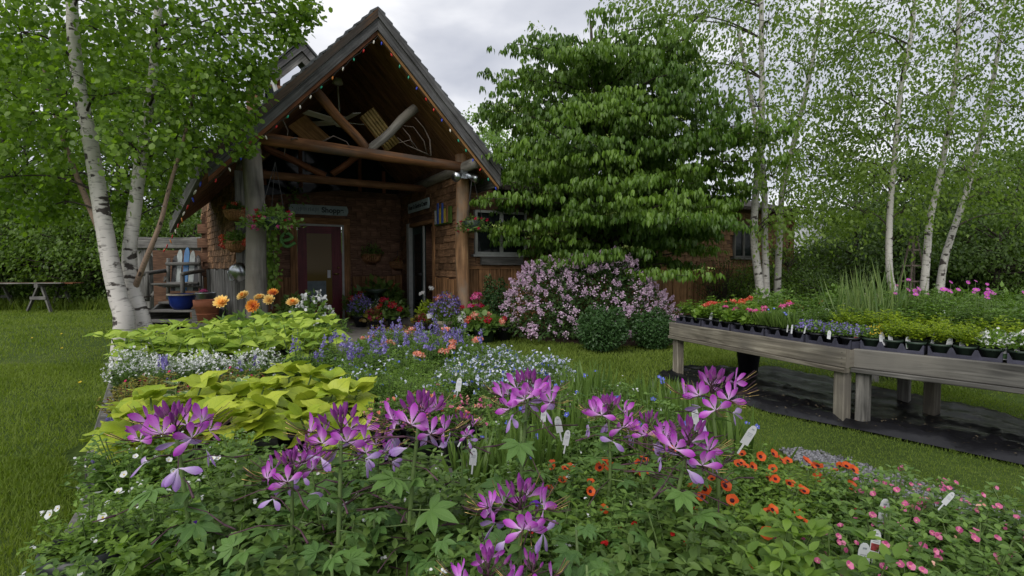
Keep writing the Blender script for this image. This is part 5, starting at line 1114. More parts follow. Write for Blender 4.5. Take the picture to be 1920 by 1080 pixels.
kind('calibrachoa', V3(lambda: sprig(75, .13, .15, .027, 7, T_FINE, 'fresh_leaf')), ([B_ORANGE], 5, 'face'))
kind('green_calibrachoa', V3(lambda: sprig(75, .13, .15, .027, 7, T_FINE, 'mid_leaf', [('red', 3, .012, 3)])))
kind('pink_bloom', V3(lambda: sprig(60, .12, .16, .032, 6, T_FINE, 'mid_leaf', [('salmon', 6, .007, 3), ('pink', 5, .008, 3)])), ([B_PINK], 9, 'face'))
kind('bacopa', V3(lambda: sprig(55, .13, .14, .027, 6, T_FINE, 'fresh_leaf', [('white_fl', 8, .009, 3)], flat=.6)), ([B_WHITE], 4, 'face'))
kind('filler', V3(lambda: sprig(62, .12, .17, .034, 6, T_FINE, 'mid_leaf', [('white_fl', 8, .007, 3)])))
kind('filler2', V3(lambda: sprig(34, .12, .18, .05, 6, T_FINE, 'dark_leaf')))
kind('petunia', V3(lambda: sprig(34, .12, .15, .05, 6, T_FINE, 'fresh_leaf')), ([B_DEEP], 1, 'face'))
kind('strappy', V3(lambda: tuft(90, .2, .075, 'dark_leaf', .07, .6)), ([B_VIO], 2, 'face'))
kind('mint', V3(lambda: sprig(14, .09, .19, .065, 6, T_FINE, 'fresh_leaf')))
kind('geranium_red', V3(lambda: dome(170, .1, .12, .06, T_ROUND, 'fresh_leaf', .3, 8)), ([UMB['red'], UMB['orange'], UMB['red']], 2, 'top'))
kind('geranium_pink', V3(lambda: dome(170, .1, .12, .06, T_ROUND, 'fresh_leaf', .3, 8)), ([UMB['hot']], 2, 'top'))
kind('zinnia', V3(lambda: dome(200, .1, .15, .05, T_OVATE, 'mid_leaf', .5, 8)), ([UMB['coral'], UMB['salmon']], 2, 'top'))
kind('blue_cushion', V3(lambda: dome(260, .09, .09, .028, T_OVATE, 'mid_leaf', .4, 6, [('violet', 60, .016, 3)])))
kind('yellow_cushion', V3(lambda: dome(260, .09, .09, .028, T_OVATE, 'mid_leaf', .4, 6, [('yellow_fl', 26, .012, 3)])))
kind('lime_mound', V3(lambda: sprig(60, .11, .16, .034, 6, T_FINE, 'lime_leaf_s')))
kind('white_cushion', V3(lambda: dome(360, .1, .12, .03, T_OVATE, 'fresh_leaf', .5, 8, [('white_fl', 36, .018, 3)])))
kind('bushy', V3(lambda: sprig(40, .14, .22, .055, 6, T_FINE, 'mid_leaf')))
kind('tall_cosmos', V3(lambda: sprig(60, .15, .28, .06, 7, T_SLIM, 'mid_leaf')), ([B_MAG], 3, 'stalk'))
kind('reeds', V3(lambda: tuft(26, .5, .02, 'reed', .05, .75)))
POTZ = .092
PLANT_NAME = dict(lobelia='lobelia_plant', white_lobelia='lobelia_plant', green_mound='lobelia_plant', angelonia='purple_spike_plant', euphorbia='white_haze_plant', dark_coleus='coleus_plant', diascia='coral_flower_plant', calibrachoa='trumpet_flower_plant', green_calibrachoa='trumpet_flower_plant', pink_bloom='pink_flower_plant', bacopa='white_flower_plant', filler='leafy_plant', filler2='leafy_plant', petunia='petunia_plant', strappy='strap_leaf_plant', mint='broad_leaf_plant', geranium_red='geranium_plant', geranium_pink='geranium_plant', zinnia='coral_head_plant', blue_cushion='blue_cushion_plant', yellow_cushion='yellow_cushion_plant', lime_mound='lime_seedling', white_cushion='white_cushion_plant', bushy='bushy_plant', tall_cosmos='daisy_plant', reeds='grassy_plant')
def add_plant(key, x, y, z, label, group, name=None, cat='potted plant', sc=1.0, pot=None, nflow=None, rot=None, potz=POTZ):
    K = KIND[key]; rot = random.random()*6.28 if rot is None else rot; t = thing(name or PLANT_NAME[key], label, cat, (x, y, z), group, rot); i = random.randrange(len(K['v']))
    link('pot', pot or K['pot'], t); f = link('foliage', K['v'][i], t, loc=(0, 0, potz-.01), sc=(sc, sc, sc*random.uniform(.88, 1.12))); f['kind'] = 'stuff'
    if K['f']:
        ms, n, mode = K['f']; n = n if nflow is None else nflow; n = max(0, n+random.choice((-1, 0, 0, 1)))
        me = K['v'][i]; bb = np.empty(len(me.vertices)*3, np.float32); me.vertices.foreach_get('co', bb); bb = bb.reshape(-1, 3); zt = np.percentile(bb[:, 2], 96)*sc; rr = np.percentile(np.abs(bb[:, 0]), 90)*sc
        for k in range(n):
            a = random.random()*6.28; q = random.random()**.6; px, py = math.cos(a)*rr*q, math.sin(a)*rr*q; hz = potz+zt*(1-.35*q*q)
            if mode == 'face':
                # faces lean outwards and up towards the light
                n_ = Vector((math.cos(a)*.5*q+random.uniform(-.4, .4), math.sin(a)*.5*q+random.uniform(-.4, .4), .75)); v_ = Vector((math.sin(-rot), -math.cos(rot), 0)); n_ = (n_+v_*.55).normalized()
                link('flower', random.choice(ms), t, loc=(px, py, hz+.012), rot=n_.to_track_quat('Z', 'Y').to_euler(), sc=random.uniform(.8, 1.2))
            elif mode == 'spike': link('flower_spike', random.choice(ms), t, loc=(px*.9, py*.9, hz+random.uniform(-.02, .05)), rot=(random.uniform(-.2, .2), random.uniform(-.2, .2), a), sc=random.uniform(.75, 1.15))
            elif mode == 'top': link('flower_head', random.choice(ms), t, loc=(px*.8, py*.8, hz+random.uniform(.02, .06)), rot=(random.uniform(-.35, .35), random.uniform(-.35, .35), 0), sc=random.uniform(.7, 1.1))
            elif mode == 'stalk':
                L = random.uniform(.06, .16); q = MB(); q.tube([(px*.7, py*.7, hz-.06), (px, py, hz+L)], .002, 4); s = q.mesh('stalk', 'stem'); link('stalk', s, t)
                n_ = Vector((random.uniform(-.4, .4), random.uniform(-.4, .4), .6))+Vector((math.sin(-rot), -math.cos(rot), 0))*.6; link('flower', random.choice(ms), t, loc=(px, py, hz+L), rot=n_.normalized().to_track_quat('Z', 'Y').to_euler(), sc=random.uniform(.8, 1.2))
    return t
TZ = .43                                           # height of the flower tables
# ---------------------------------------------------------------- flower tables in front
def flower_table(label, corners, n, group='weathered flower tables'):
    a, b, c, d = [Vector((*p, 0)) for p in corners]; t = thing('flower_table', label, 'table', (a+b+c+d)/4, group)       # a-b near edge, d-c far edge
    for k in range(n):
        t0, t1 = (k+.05)/n, (k+.95)/n; P = [a.lerp(d, t0), b.lerp(c, t0), b.lerp(c, t1), a.lerp(d, t1)]; q = MB(); q.hexa([p+UP*(TZ-.032) for p in P]+[p+UP*(TZ-.004) for p in P]); part('plank', q, 'grey_wood', t)
    for p, p2 in ((a, b), (d, c), (a, d), (b, c)):
        dr = (p2-p).normalized(); nr = Vector((-dr.y, dr.x, 0)); q = MB(); q.board((p+p2)/2+UP*(TZ-.1), dr*(p2-p).length/2, nr*.019, UP*.066, .005); part('apron', q, 'grey_wood', t)
    m = (a+b+c+d)/4
    for p in (a, b, c, d):
        p2 = p.lerp(m, .07); q = MB(); q.board(p2+UP*(TZ-.035)/2, UP*(TZ-.035)/2, Vector((.044, 0, 0)), Vector((0, .044, 0)), .005); part('leg', q, 'grey_wood', t)
flower_table('weathered plank table under the nearest flowers', [(-.88, .78), (1.22, .9), (.72, 2.1), (-1.55, 1.95)], 9)
flower_table('weathered plank table under the lime coleus and purple flowers', [(-1.66, 2.0), (.7, 2.16), (-.3, 3.85), (-3.05, 3.95)], 12)
def bed(key, poly, sp, label, group, z=TZ, sc=1.0, jit=.2, name='potted_plant', **kw):
    for x, y in fill(poly, sp, jit): add_plant(key if isinstance(key, str) else random.choice(key), x, y, z, label, group, sc=sc*random.uniform(.88, 1.12), **kw)
bed('euphorbia', [(-2.12, 2.62), (-1.3, 2.72), (-1.3, 3.02), (-2.3, 2.98)], .15, 'plant with a haze of tiny white flowers', 'white-flowered plants before the lime coleus')
bed(['angelonia'], [(-1.28, 2.75), (-.72, 2.62), (-.12, 3.25), (-.38, 3.75), (-.95, 3.85), (-1.02, 3.2)], .165, 'plant with upright purple flower spikes', 'purple-spiked plants on the far table', sc=1.0)
bed('angelonia', [(-1.9, 2.5), (-1.3, 2.56), (-1.3, 2.72), (-1.95, 2.64)], .17, 'purple-spiked plant among small white flowers', 'purple-spiked plants among the white flowers', sc=.72)
bed('dark_coleus', [(-1.64, 2.05), (-1.1, 2.22), (-1.15, 2.52), (-1.86, 2.46)], .14, 'low coleus with dark red-green leaves', 'dark coleus plants', sc=1.0)
bed(['green_mound', 'lobelia', 'green_mound'], [(-1.05, 2.3), (-.55, 2.15), (-.22, 2.1), (-.28, 2.6), (-.5, 2.75), (-.72, 2.6)], .15, 'fresh green mound with few blue flowers', 'green mounds in the middle')
bed('white_lobelia', [(-.25, 2.08), (.32, 2.3), (.32, 2.65), (.12, 3.1), (-.1, 3.25), (-.35, 2.85)], .15, 'plant dotted with white and blue flowers', 'white and blue flowered plants')
bed('diascia', [(-.62, 1.86), (-.06, 1.84), (-.02, 2.03), (-.6, 2.1)], .14, 'plant with small coral pink flowers', 'coral pink flowered plants')
bed(['strappy', 'strappy', 'filler'], [(-.12, 1.36), (.74, 1.46), (.7, 1.95), (.5, 2.25), (.25, 2.2), (-.06, 1.78)], .15, 'strap-leaved dark plant beside white tags', 'strap-leaved plants with white tags')
bed(['calibrachoa', 'green_calibrachoa', 'calibrachoa'], [(.1, .95), (.84, 1.0), (.86, 1.2), (.68, 1.4), (.1, 1.34)], .15, 'bushy plant with orange trumpet flowers', 'orange-flowered plants')
bed(['pink_bloom'], [(.5, .74), (1.16, .9), (1.14, 1.16), (.92, 1.22), (.6, 1.0)], .14, 'low plant with small pink flowers', 'pink-flowered plants at the near end')
bed(['mint'], [(.4, .78), (.56, .8), (.5, .95), (.42, .95)], .13, 'broad-leaved plant among pink flowers', 'broad-leaved green plants at the near end')
bed(['filler', 'filler', 'filler2', 'filler', 'filler2', 'filler', 'petunia'], [(-.72, .78), (.45, .72), (.12, 1.28), (-.7, 1.4)], .155, 'leafy plant under tall purple flowers', 'leafy plants under the purple flowers')
bed(['bacopa'], [(-1.04, 1.14), (-.72, 1.12), (-.68, 1.34), (-1.0, 1.42)], .17, 'spreading plant with tiny white flowers', 'white-flowered plants at the left corner')
bed(['filler'], [(-1.1, 1.38), (-.5, 1.42), (-.5, 1.55), (-1.2, 1.5)], .15, 'leafy plant below lime heart-shaped leaves', 'leafy plants below the lime leaves')
for x, y in ((-1.0, 3.55), (-.72, 3.7), (-.45, 3.5), (-.2, 3.4), (-.35, 3.05), (-.75, 3.15), (-.55, 2.95)): add_plant('zinnia', x, y, TZ, 'plant with flat coral flower heads', 'coral-flowered plants', nflow=2)
add_plant('bacopa', PX(168, 1000, .98).x, .98, TZ, 'white-flowered plant in a large black pot at the left table corner', None, pot=pot_mesh(.072, .185, n=16), potz=.165, sc=.8)
# violet stems low at the left edge
for px, py, Y in ((190, 775, 1.72), (175, 870, 1.5)):
    p = PX(px, py, Y); t = add_plant('angelonia', p.x+.04, Y, TZ, 'drooping blue-flowered plant at the left table edge, '+('upper' if py < 800 else 'lower')+' of two', None, sc=.42, nflow=1)
# ---------------------------------------------------------------- leafy plants with leaves as parts
PC = [(0, 0), (.07, .1), (.22, .27), (.4, .31), (.62, .22), (.82, .09), (1, 0)]
def leaf_mesh(prof, fold, droop, cup, cols, mat, name='leaf', heart=0, wave=0, seed=0):
    V, Fc, UV = leaf_tpl(prof, fold, droop, cup, cols); rs = np.random.RandomState(seed)
    if heart:
        s = np.abs(UV[:, 0]-.5)*2; tt = V[:, 1].copy(); V[:, 1] -= heart*s*np.clip(1-tt/.3, 0, 1)
    if wave: V[:, 2] += wave*np.sin(V[:, 1]*9+rs.rand()*6)*np.abs(UV[:, 0]-.5)*2
    return npmesh(name, V, Fc, [mat], np.full(len(V), .1), UV, smooth=True)
LIME = [leaf_mesh(PC, .25, .3+.14*k, .25, 2, 'lime_leaf', wave=.05, seed=k) for k in range(4)]
HEART = [(0, 0), (.02, .34), (.14, .49), (.32, .49), (.5, .38), (.68, .23), (.86, .09), (1, 0)]
POTATO = [leaf_mesh(HEART, .2, .18+.12*k, .2, 3, 'potato_leaf', heart=.2, wave=.07, seed=k) for k in range(4)]
VAR = [leaf_mesh([(0, 0), (.1, .16), (.35, .33), (.65, .3), (.88, .14), (1, 0)], .2, .2, .1, 2, 'varieg_leaf', seed=k) for k in range(2)]
def leafy(name, label, cat, x, y, z, ms, size, n, h, spread, group, whorl=4, up=.25, pot=POT, stemmat='stem'):
    t = thing(name, label, cat, (x, y, z), group); link('pot', pot, t); q = MB(); k = 0; ns = max(1, n//(whorl*2))
    for s in range(ns):
        a = s*2*math.pi/ns+random.uniform(-.4, .4); r = spread*(.0 if ns == 1 else random.uniform(.35, .6)); hh = h*random.uniform(.6, 1.22); top = Vector((math.cos(a)*r, math.sin(a)*r, POTZ+hh)); P = [Vector((0, 0, POTZ-.01)), Vector((top.x*.7, top.y*.7, POTZ+hh*.55)), top]; q.tube(P, .0035, 5)
        a0 = random.random()*6
        for lv in range(2 if n//ns <= whorl*2 else 3):
            zf = 1-.33*lv; c = P[1].lerp(top, max(0, (zf-.5)*2)); 
            for j in range(whorl):
                if k >= n: break
                b = a0+lv*.8+j*2*math.pi/whorl+random.uniform(-.3, .3); sz = size*random.uniform(.72, 1.1)*(.72 if lv == 0 else 1.0); d = Vector((math.cos(b), math.sin(b), up+(.65, .15, -.25)[lv]+random.uniform(-.3, .3))).normalized()
                nn = (Vector((0, 0, 1))+Vector((random.uniform(-.55, .55), random.uniform(-.55, .55), 0))); x_ = d.cross(nn).normalized(); z_ = x_.cross(d); link('leaf', random.choice(ms), t, mat=mat3(x_*sz, d*sz, z_*sz, c+d*.008)); k += 1
    part_ = link('stem', q.mesh('stem', stemmat), t); return t
for x, y in fill([(-2.45, 3.03), (-1.12, 3.18), (-1.35, 3.75), (-1.62, 4.1), (-2.78, 3.95)], .215, .2): leafy('lime_coleus', 'lime green coleus with pointed leaves', 'potted plant', x, y, TZ, LIME, .13, 28, .17+.05*max(0, min(1, (x+2.5)/1.2)), .17, 'lime coleus on the far table')
for x, y in fill([(-1.2, 1.62), (-.48, 1.62), (-.56, 2.1), (-1.38, 2.1)], .235, .15): leafy('sweet_potato_vine', 'lime heart-leaved sweet potato vine', 'potted plant', x, y, TZ, POTATO, .125, 36, .16, .22, 'lime sweet potato vines', whorl=5, up=.12)
leafy('sweet_potato_vine', 'lime sweet potato vine with one leaf reaching out left over the lawn', 'potted plant', PX(262, 850, 1.6).x, 1.6, TZ, POTATO, .13, 20, .13, .16, None, whorl=5, up=.0)
for px, py, Y in ((280, 735, 2.1), (330, 720, 2.18), (370, 745, 2.06), (405, 730, 2.12), (300, 750, 2.02), (450, 720, 2.2)):
    p = PX(px, py, Y); leafy('cream_edged_plant', 'small plant with cream-edged oval leaves', 'potted plant', p.x, Y, TZ, VAR, .062, 12, .1, .05, 'cream-edged plants', whorl=4, up=.35)
# ---------------------------------------------------------------- cleomes (spider flowers)
CP = [(0, 0), (.1, .03), (.24, .05), (.4, .12), (.58, .172), (.74, .184), (.89, .115), (1, 0)]
PET = [leaf_mesh(CP, .05, .1*k-.05, .45, 2, 'cleome_petal', 'petal', seed=k) for k in range(4)]; PETP = [leaf_mesh(CP, .05, .28+.1*k, .5, 2, 'cleome_pale', 'petal', seed=k) for k in range(2)]
def bud_mesh():
    q = MB(); V, Fc, UV = [], [], []; pr = [(0.001, 0), (.1, .08), (.16, .3), (.15, .6), (.09, .85), (.001, 1)]
    n = 7
    for r, z in pr:
        for k in range(n): a = 2*math.pi*k/n; V.append((r*math.cos(a), z, r*math.sin(a))); UV.append((k/n, z))
    for i in range(len(pr)-1):
        for k in range(n): k2 = (k+1) % n; Fc += [(i*n+k, (i+1)*n+k, (i+1)*n+k2), (i*n+k, (i+1)*n+k2, i*n+k2)]
    return npmesh('bud', V, Fc, ['cleome_bud'], None, UV, smooth=True)
BUD = bud_mesh()
LF = leaf_tpl([(0, 0), (.1, .06), (.3, .16), (.52, .2), (.75, .13), (.92, .04), (1, 0)], .35, .2, .1, 2)
def palmate(n, seed):
    rs = np.random.RandomState(seed); G = NP(); a = np.linspace(-1.75, 1.75, n); L = (1-.12*np.abs(a))*rs.uniform(.92, 1.05, n); D = np.c_[np.sin(a), np.cos(a), rs.uniform(-.15, .1, n)]
    G.add(scatter(LF, np.tile([[0, .0, 0]], (n, 1)), frames(D, np.tile([[0, 0, 1]], (n, 1))), L)); return npmesh('leaf', np.concatenate(G.V), np.concatenate(G.F), ['cleome_leaf'], np.full(len(G.V[0]), .1), np.concatenate(G.UV), smooth=True)
PALM = [palmate(n, k) for k, n in enumerate((5, 7, 6))]; BRACT = leaf_mesh([(0, 0), (.12, .2), (.35, .33), (.65, .22), (1, 0)], .3, .2, .1, 2, 'cleome_leaf')
def set_leaf(t, me, p, d, size, roll=.7, name='leaf'):
    d = Vector(d).normalized(); nn = Vector((random.uniform(-roll, roll), random.uniform(-roll, roll), 1)); x = d.cross(nn).normalized(); z = x.cross(d); return link(name, me, t, mat=mat3(x*size, d*size, z*size, p))
def cleome(px, py, Y, label, sc=1.0, nopen=7, nbud=13, old=3, lean=(0, 0), leaves=8):
    T = PX(px, py, Y); b = Vector((T.x+lean[0], T.y+lean[1], TZ+POTZ)); t = thing('cleome_plant', label, 'cleome', (b.x, b.y, TZ), 'tall purple cleomes in front'); o = t.location; ls = lambda p: p-o
    link('pot', POT, t); S = curve_pts([ls(b), ls(b.lerp(T, .5)+Vector((random.uniform(-.012, .012), random.uniform(-.01, .01), 0))), ls(T)], 6); q = MB(); q.tube(S, [.0055*sc-(.0022*i/(len(S)-1)) for i in range(len(S))], 8); link('stem', q.mesh('stem', 'stem', True), t)
    nopen += 1 if nopen > 4 else 0; q = MB(); top = ls(T); up = (S[-1]-S[-2]).normalized(); jobs = []
    q.tube([top, top+up*.022*sc], [.0035*sc, .002*sc], 6, 0)
    for i in range(nbud):
        a = i*2.4+random.uniform(-.3, .3); e = rad(88-52*(i/nbud)**.7)+random.uniform(-.1, .1); d = Vector((math.cos(a)*math.cos(e), math.sin(a)*math.cos(e), math.sin(e))); s0 = top+up*(.018*sc*(1-i/nbud)); L = (.014+.024*i/nbud)*sc; q.tube([s0, s0+d*L], .0009, 4, 0); jobs.append(('bud', BUD, s0+d*L, (d+Vector((0, 0, .45))).normalized(), random.uniform(.017, .03)*sc))
    az0 = random.random()*6
    for i in range(nopen):
        a = az0+i*2*math.pi/nopen+random.uniform(-.35, .35); e = random.uniform(-.1, .5); o_ = Vector((math.cos(a), math.sin(a), 0)); d = (o_*math.cos(e)+UP*math.sin(e)); s0 = top-up*random.uniform(.0, .018)*sc; L = random.uniform(.042, .058)*sc; c = s0+d*L-UP*.002; q.tube([s0, s0+d*L*.6+UP*.002, c], .0011, 5, 0)
        side = Vector((-o_.y, o_.x, 0)); f = (o_*.8+Vector((0, -.35, .15))).normalized()
        tw = random.uniform(-.6, .6)
        for ph in (-1.4, -.48, .48, 1.4):
            p_ = ph+tw+random.uniform(-.22, .22); dd = (UP*math.cos(p_)+side*math.sin(p_)+f*random.uniform(-.1, .7)).normalized(); jobs.append(('petal', random.choice(PET), c, dd, random.uniform(.031, .041)*sc, f))
        for s in range(6):
            dd = (o_+UP*random.uniform(-.3, .6)+side*random.uniform(-.6, .6)).normalized(); q.tube([c, c+dd*.026*sc, c+dd*.048*sc+UP*.008], .0006, 3, 2 if s % 2 else 1)
    for i in range(old):
        a = az0+i*2*math.pi/max(old, 1)+.5; e = random.uniform(-.35, .05); o_ = Vector((math.cos(a), math.sin(a), 0)); s0 = top-up*random.uniform(.02, .04)*sc; d = o_*math.cos(e)+UP*math.sin(e); L = random.uniform(.035, .05)*sc; c = s0+d*L; q.tube([s0, s0+d*L*.6+UP*.004, c], .001, 4, 0); side = Vector((-o_.y, o_.x, 0))
        for k in range(random.choice((2, 3, 4))):
            dd = (o_*.4+side*random.uniform(-1, 1)+UP*random.uniform(-.9, .3)).normalized(); jobs.append(('petal', random.choice(PETP), c, dd, random.uniform(.028, .037)*sc, (o_+UP*.5).normalized()))
    for i in range(11):                                # long seed-pod stalks below the head
        a = random.random()*6.28; f_ = random.uniform(.3, .97); s0 = S[int(f_*(len(S)-1))]; L = random.uniform(.06, .13)*sc; o_ = Vector((math.cos(a), math.sin(a), random.uniform(-.05, .35))).normalized(); e = s0+o_*L+UP*random.uniform(-.03, .012); m = s0.lerp(e, .55)+UP*.008; w = random.uniform(.0009, .0013)
        q.tube([s0, m, e], [w, w, w*1.8 if i % 2 else w], 4, 2)
        if i % 3 == 0: q.tube([e, e+o_*.03*sc-UP*.006], [w*2.2, w*.8], 5, 2)
    head = link('flower_head', q.mesh('flower_head', ['purple_stem', 'brass', 'purple_stem'], True), t)
    for j in jobs:
        d = j[3]; nn = j[5] if len(j) > 5 else Vector((0, -1, .2)); x = d.cross(nn); x = x.normalized() if x.length > .05 else Vector((1, 0, 0)); z = x.cross(d); link(j[0], j[1], head, mat=mat3(x*j[4], d*j[4], z*j[4], j[2]))
    for i in range(7):                                 # simple leaves close under the head
        f_ = random.uniform(.62, .96); p = S[int(f_*(len(S)-1))]; a = random.random()*6.28; set_leaf(t, BRACT, p, (math.cos(a), math.sin(a), random.uniform(-.1, .5)), random.uniform(.028, .045)*sc)
    for i in range(leaves):
        f_ = .12+.55*i/max(1, leaves-1); p = S[int(f_*(len(S)-1))]; a = i*2.4+random.uniform(-.4, .4); d = Vector((math.cos(a), math.sin(a), random.uniform(.1, .5))).normalized(); pe = p+d*random.uniform(.035, .06); qq = MB(); qq.tube([p, pe], .0016, 4); l_ = set_leaf(t, random.choice(PALM), pe, (d.x, d.y, d.z-random.uniform(-.1, .9)), random.uniform(.034, .06)*sc); link('petiole', qq.mesh('petiole', 'stem'), t)
    return t
CL = [(330, 812, .90, 1.03, 'purple cleome standing alone at the left in front of the sweet potato vine', 7, 13, 4),
      (548, 890, .86, .82, 'small purple cleome low to the right of the leftmost one', 5, 11, 3),
      (640, 812, .90, .92, 'purple cleome in the pair just left of centre, beside the lime leaves', 6, 13, 3),
      (578, 852, 1.0, .7, 'little purple cleome half hidden behind the low left one', 5, 6, 1),
      (785, 790, .94, 1.0, 'large purple cleome left of centre above the dark gap in the pots', 7, 14, 4),
      (866, 800, 1.05, .55, 'very small fading cleome beside the large one left of centre', 3, 7, 3),
      (712, 838, 1.08, .72, 'pale fading cleome between the two left of centre', 4, 4, 4),
      (990, 740, 1.14, 1.05, 'tall purple cleome at the middle rising highest over the white flowers', 8, 14, 3),
      (1142, 782, 1.15, .92, 'purple cleome to the right of the tall middle one', 6, 10, 4),
      (1215, 805, 1.12, .78, 'purple cleome squeezed against the large right-hand one', 6, 8, 3),
      (1290, 835, 1.0, 1.02, 'large purple cleome in front of the upper right one', 7, 12, 4),
      (1335, 738, 1.12, 1.02, 'purple cleome highest on the right before the black plastic sheet', 7, 14, 3),
      (975, 955, .80, .92, 'purple cleome low in the centre with drooping outer petals', 7, 13, 4),
      (915, 1085, .72, .8, 'purple cleome cut by the bottom picture edge, left of two', 5, 9, 0),
      (1000, 1082, .70, .62, 'purple cleome cut by the bottom picture edge, right of two', 3, 7, 1)]
for px, py, Y, s, lab, no_, nb_, ol in CL: cleome(px, py, Y, lab, s, no_, nb_, ol, lean=(random.uniform(-.03, .03), random.uniform(-.02, .05)))
for px, py, Y in ((1080, 985, .86), (820, 1010, .85), (700, 960, .95), (1180, 1000, .92), (460, 1030, .82), (620, 1040, .8), (1100, 1060, .76)): # leafy shoots without a flower
    T = PX(px, py, Y); t = thing('cleome_shoot', 'leafy flowerless cleome shoot', 'cleome shoot', (T.x, T.y, TZ), 'flowerless cleome shoots'); link('pot', POT, t); h = T.z-TZ; q = MB(); q.tube([(0, 0, POTZ), (.006, 0, h*.6), (0, 0, h)], [.005, .004, .002], 6); link('stem', q.mesh('stem', 'stem', True), t)
    for i in range(11):
        f_ = .3+.7*i/10; a = i*2.4; d = Vector((math.cos(a), math.sin(a), .35)).normalized(); set_leaf(t, random.choice(PALM), Vector((0, 0, POTZ+(h-POTZ)*f_))+d*.03, (d.x, d.y, random.uniform(-.5, .4)), random.uniform(.034, .056)*(1.1-.4*f_))
# ---------------------------------------------------------------- white plant tags
def tag_mesh(w, h, pic=None):
    q = MB(); P = [(-w*.5, 0), (w*.5, 0), (w*.5, h*.72), (w*.36, h*.92), (w*.15, h), (-w*.15, h), (-w*.36, h*.92), (-w*.5, h*.72)]
    q.poly([Vector((x, .0006, z)) for x, z in P], Vector((0, -.0012, 0)), 0)
    for k in range(3): q.box((0, -.0009, h*(.6-.07*k)), (w*.32, 0, 0), (0, .0006, 0), (0, 0, h*.008), 1)
    q.box((0, -.0009, h*.82), (w*.16, 0, 0), (0, .0006, 0), (0, 0, h*.03), 1)
    if pic: q.box((0, -.0009, h*.22), (w*.42, 0, 0), (0, .0006, 0), (0, 0, h*.16), 2)
    return q.mesh('tag', ['tag', 'tag_print', pic or 'tag'])
TG = [tag_mesh(.03, .075), tag_mesh(.03, .075, 'tag_red'), tag_mesh(.03, .075, 'tag_green'), tag_mesh(.014, .08)]
def plant_tag(px, py, Y, k, label, tilt=0, yaw=0, sc=1.0, group='white plant tags on the flower tables'):
    sc *= .66
    p = PX(px, py, Y); o = link('plant_tag', TG[k], None, (p.x, p.y, p.z-.062*sc), (random.uniform(-.25, .1), tilt, yaw), sc); tag(o, label, 'plant tag', group); 
    if 'benches' in group: return o
    st = MB(); st.box((0, 0, -.02), (.0035, 0, 0), (0, .0006, 0), (0, 0, .02)); link('stake', st.mesh('stake', 'tag'), o); return o
for i, (px, py, Y, k, ti, s) in enumerate(((886, 845, 1.2, 0, .1, .85), (1050, 785, 1.35, 0, -.2, .9), (1060, 812, 1.33, 0, .25, .8), (866, 800, 1.3, 3, .5, .8), (1395, 800, 1.3, 0, .5, 1.1), (1305, 770, 1.4, 0, -.1, .9), (1018, 770, 1.5, 0, .1, .8), (858, 713, 2.1, 0, .2, 1.1), (290, 675, 2.65, 0, .3, 1.6), (1655, 945, 1.02, 0, .1, 1.2), (1618, 1030, .86, 0, .15, 1.0), (1640, 1002, .9, 1, .2, .8), (1770, 922, 1.0, 0, .7, .6))):
    lab = ['white tag in front of the black gap beside the small fading cleome', 'white tag right of the tall middle cleome, upper of a close pair', 'white tag right of the tall middle cleome, lower of a close pair', 'narrow slanting white tag left of the tall middle cleome', 'leaning white tag beside the orange flowers and the lawn', 'white tag behind the upper right cleome', 'white tag among the strap leaves behind the middle cleome', 'pale tag in the white and blue flowers', 'white tag in the small white flowers by the lime coleus', 'large white tag among the pink flowers', 'white tag near the bottom among broad green leaves', 'tag with a red picture behind the bottom white tag', 'small fallen white tag by the gravel'][i]
    plant_tag(px, py, Y, k, lab, ti, random.uniform(-.2, .2), s)
# ---------------------------------------------------------------- dahlias behind the lime coleus
def dahlia_mesh(m1, m2):
    G = NP(); tplp = leaf_tpl([(0, 0), (.3, .13), (.7, .18), (1, 0)], .3, -.2)
    for r, (n, L, ti) in enumerate(((14, .07, .1), (14, .066, .35), (12, .055, .65), (10, .042, 1.05), (8, .03, 1.8))):
        a = np.arange(n)*2*np.pi/n+r*.22; D = np.c_[np.cos(a), np.sin(a), np.full(n, ti)]; Nn = np.c_[-np.cos(a)*ti, -np.sin(a)*ti, np.ones(n)]; G.add(scatter(tplp, np.tile([[0, 0, r*.003]], (n, 1)), frames(D+RS.randn(n, 3)*.06, Nn), L), 0 if r < 3 else 1)
    q = MB(); q.tube([(0, 0, -.12), (0, 0, 0)], .004, 5); G.addmb(q, 2); return G.mesh('flower_head', [m1, m2, 'stem'])
DA = [dahlia_mesh('dahlia_yellow', 'dahlia_yellow'), dahlia_mesh('dahlia_orange', 'dahlia_orange'), dahlia_mesh('dahlia_yellow', 'dahlia_orange')]
DPOT = pot_mesh(.08, .14); DFOL = [dome(110, .14, .17, .08, T_OVATE, 'mid_leaf', .3, 8) for _ in range(2)]
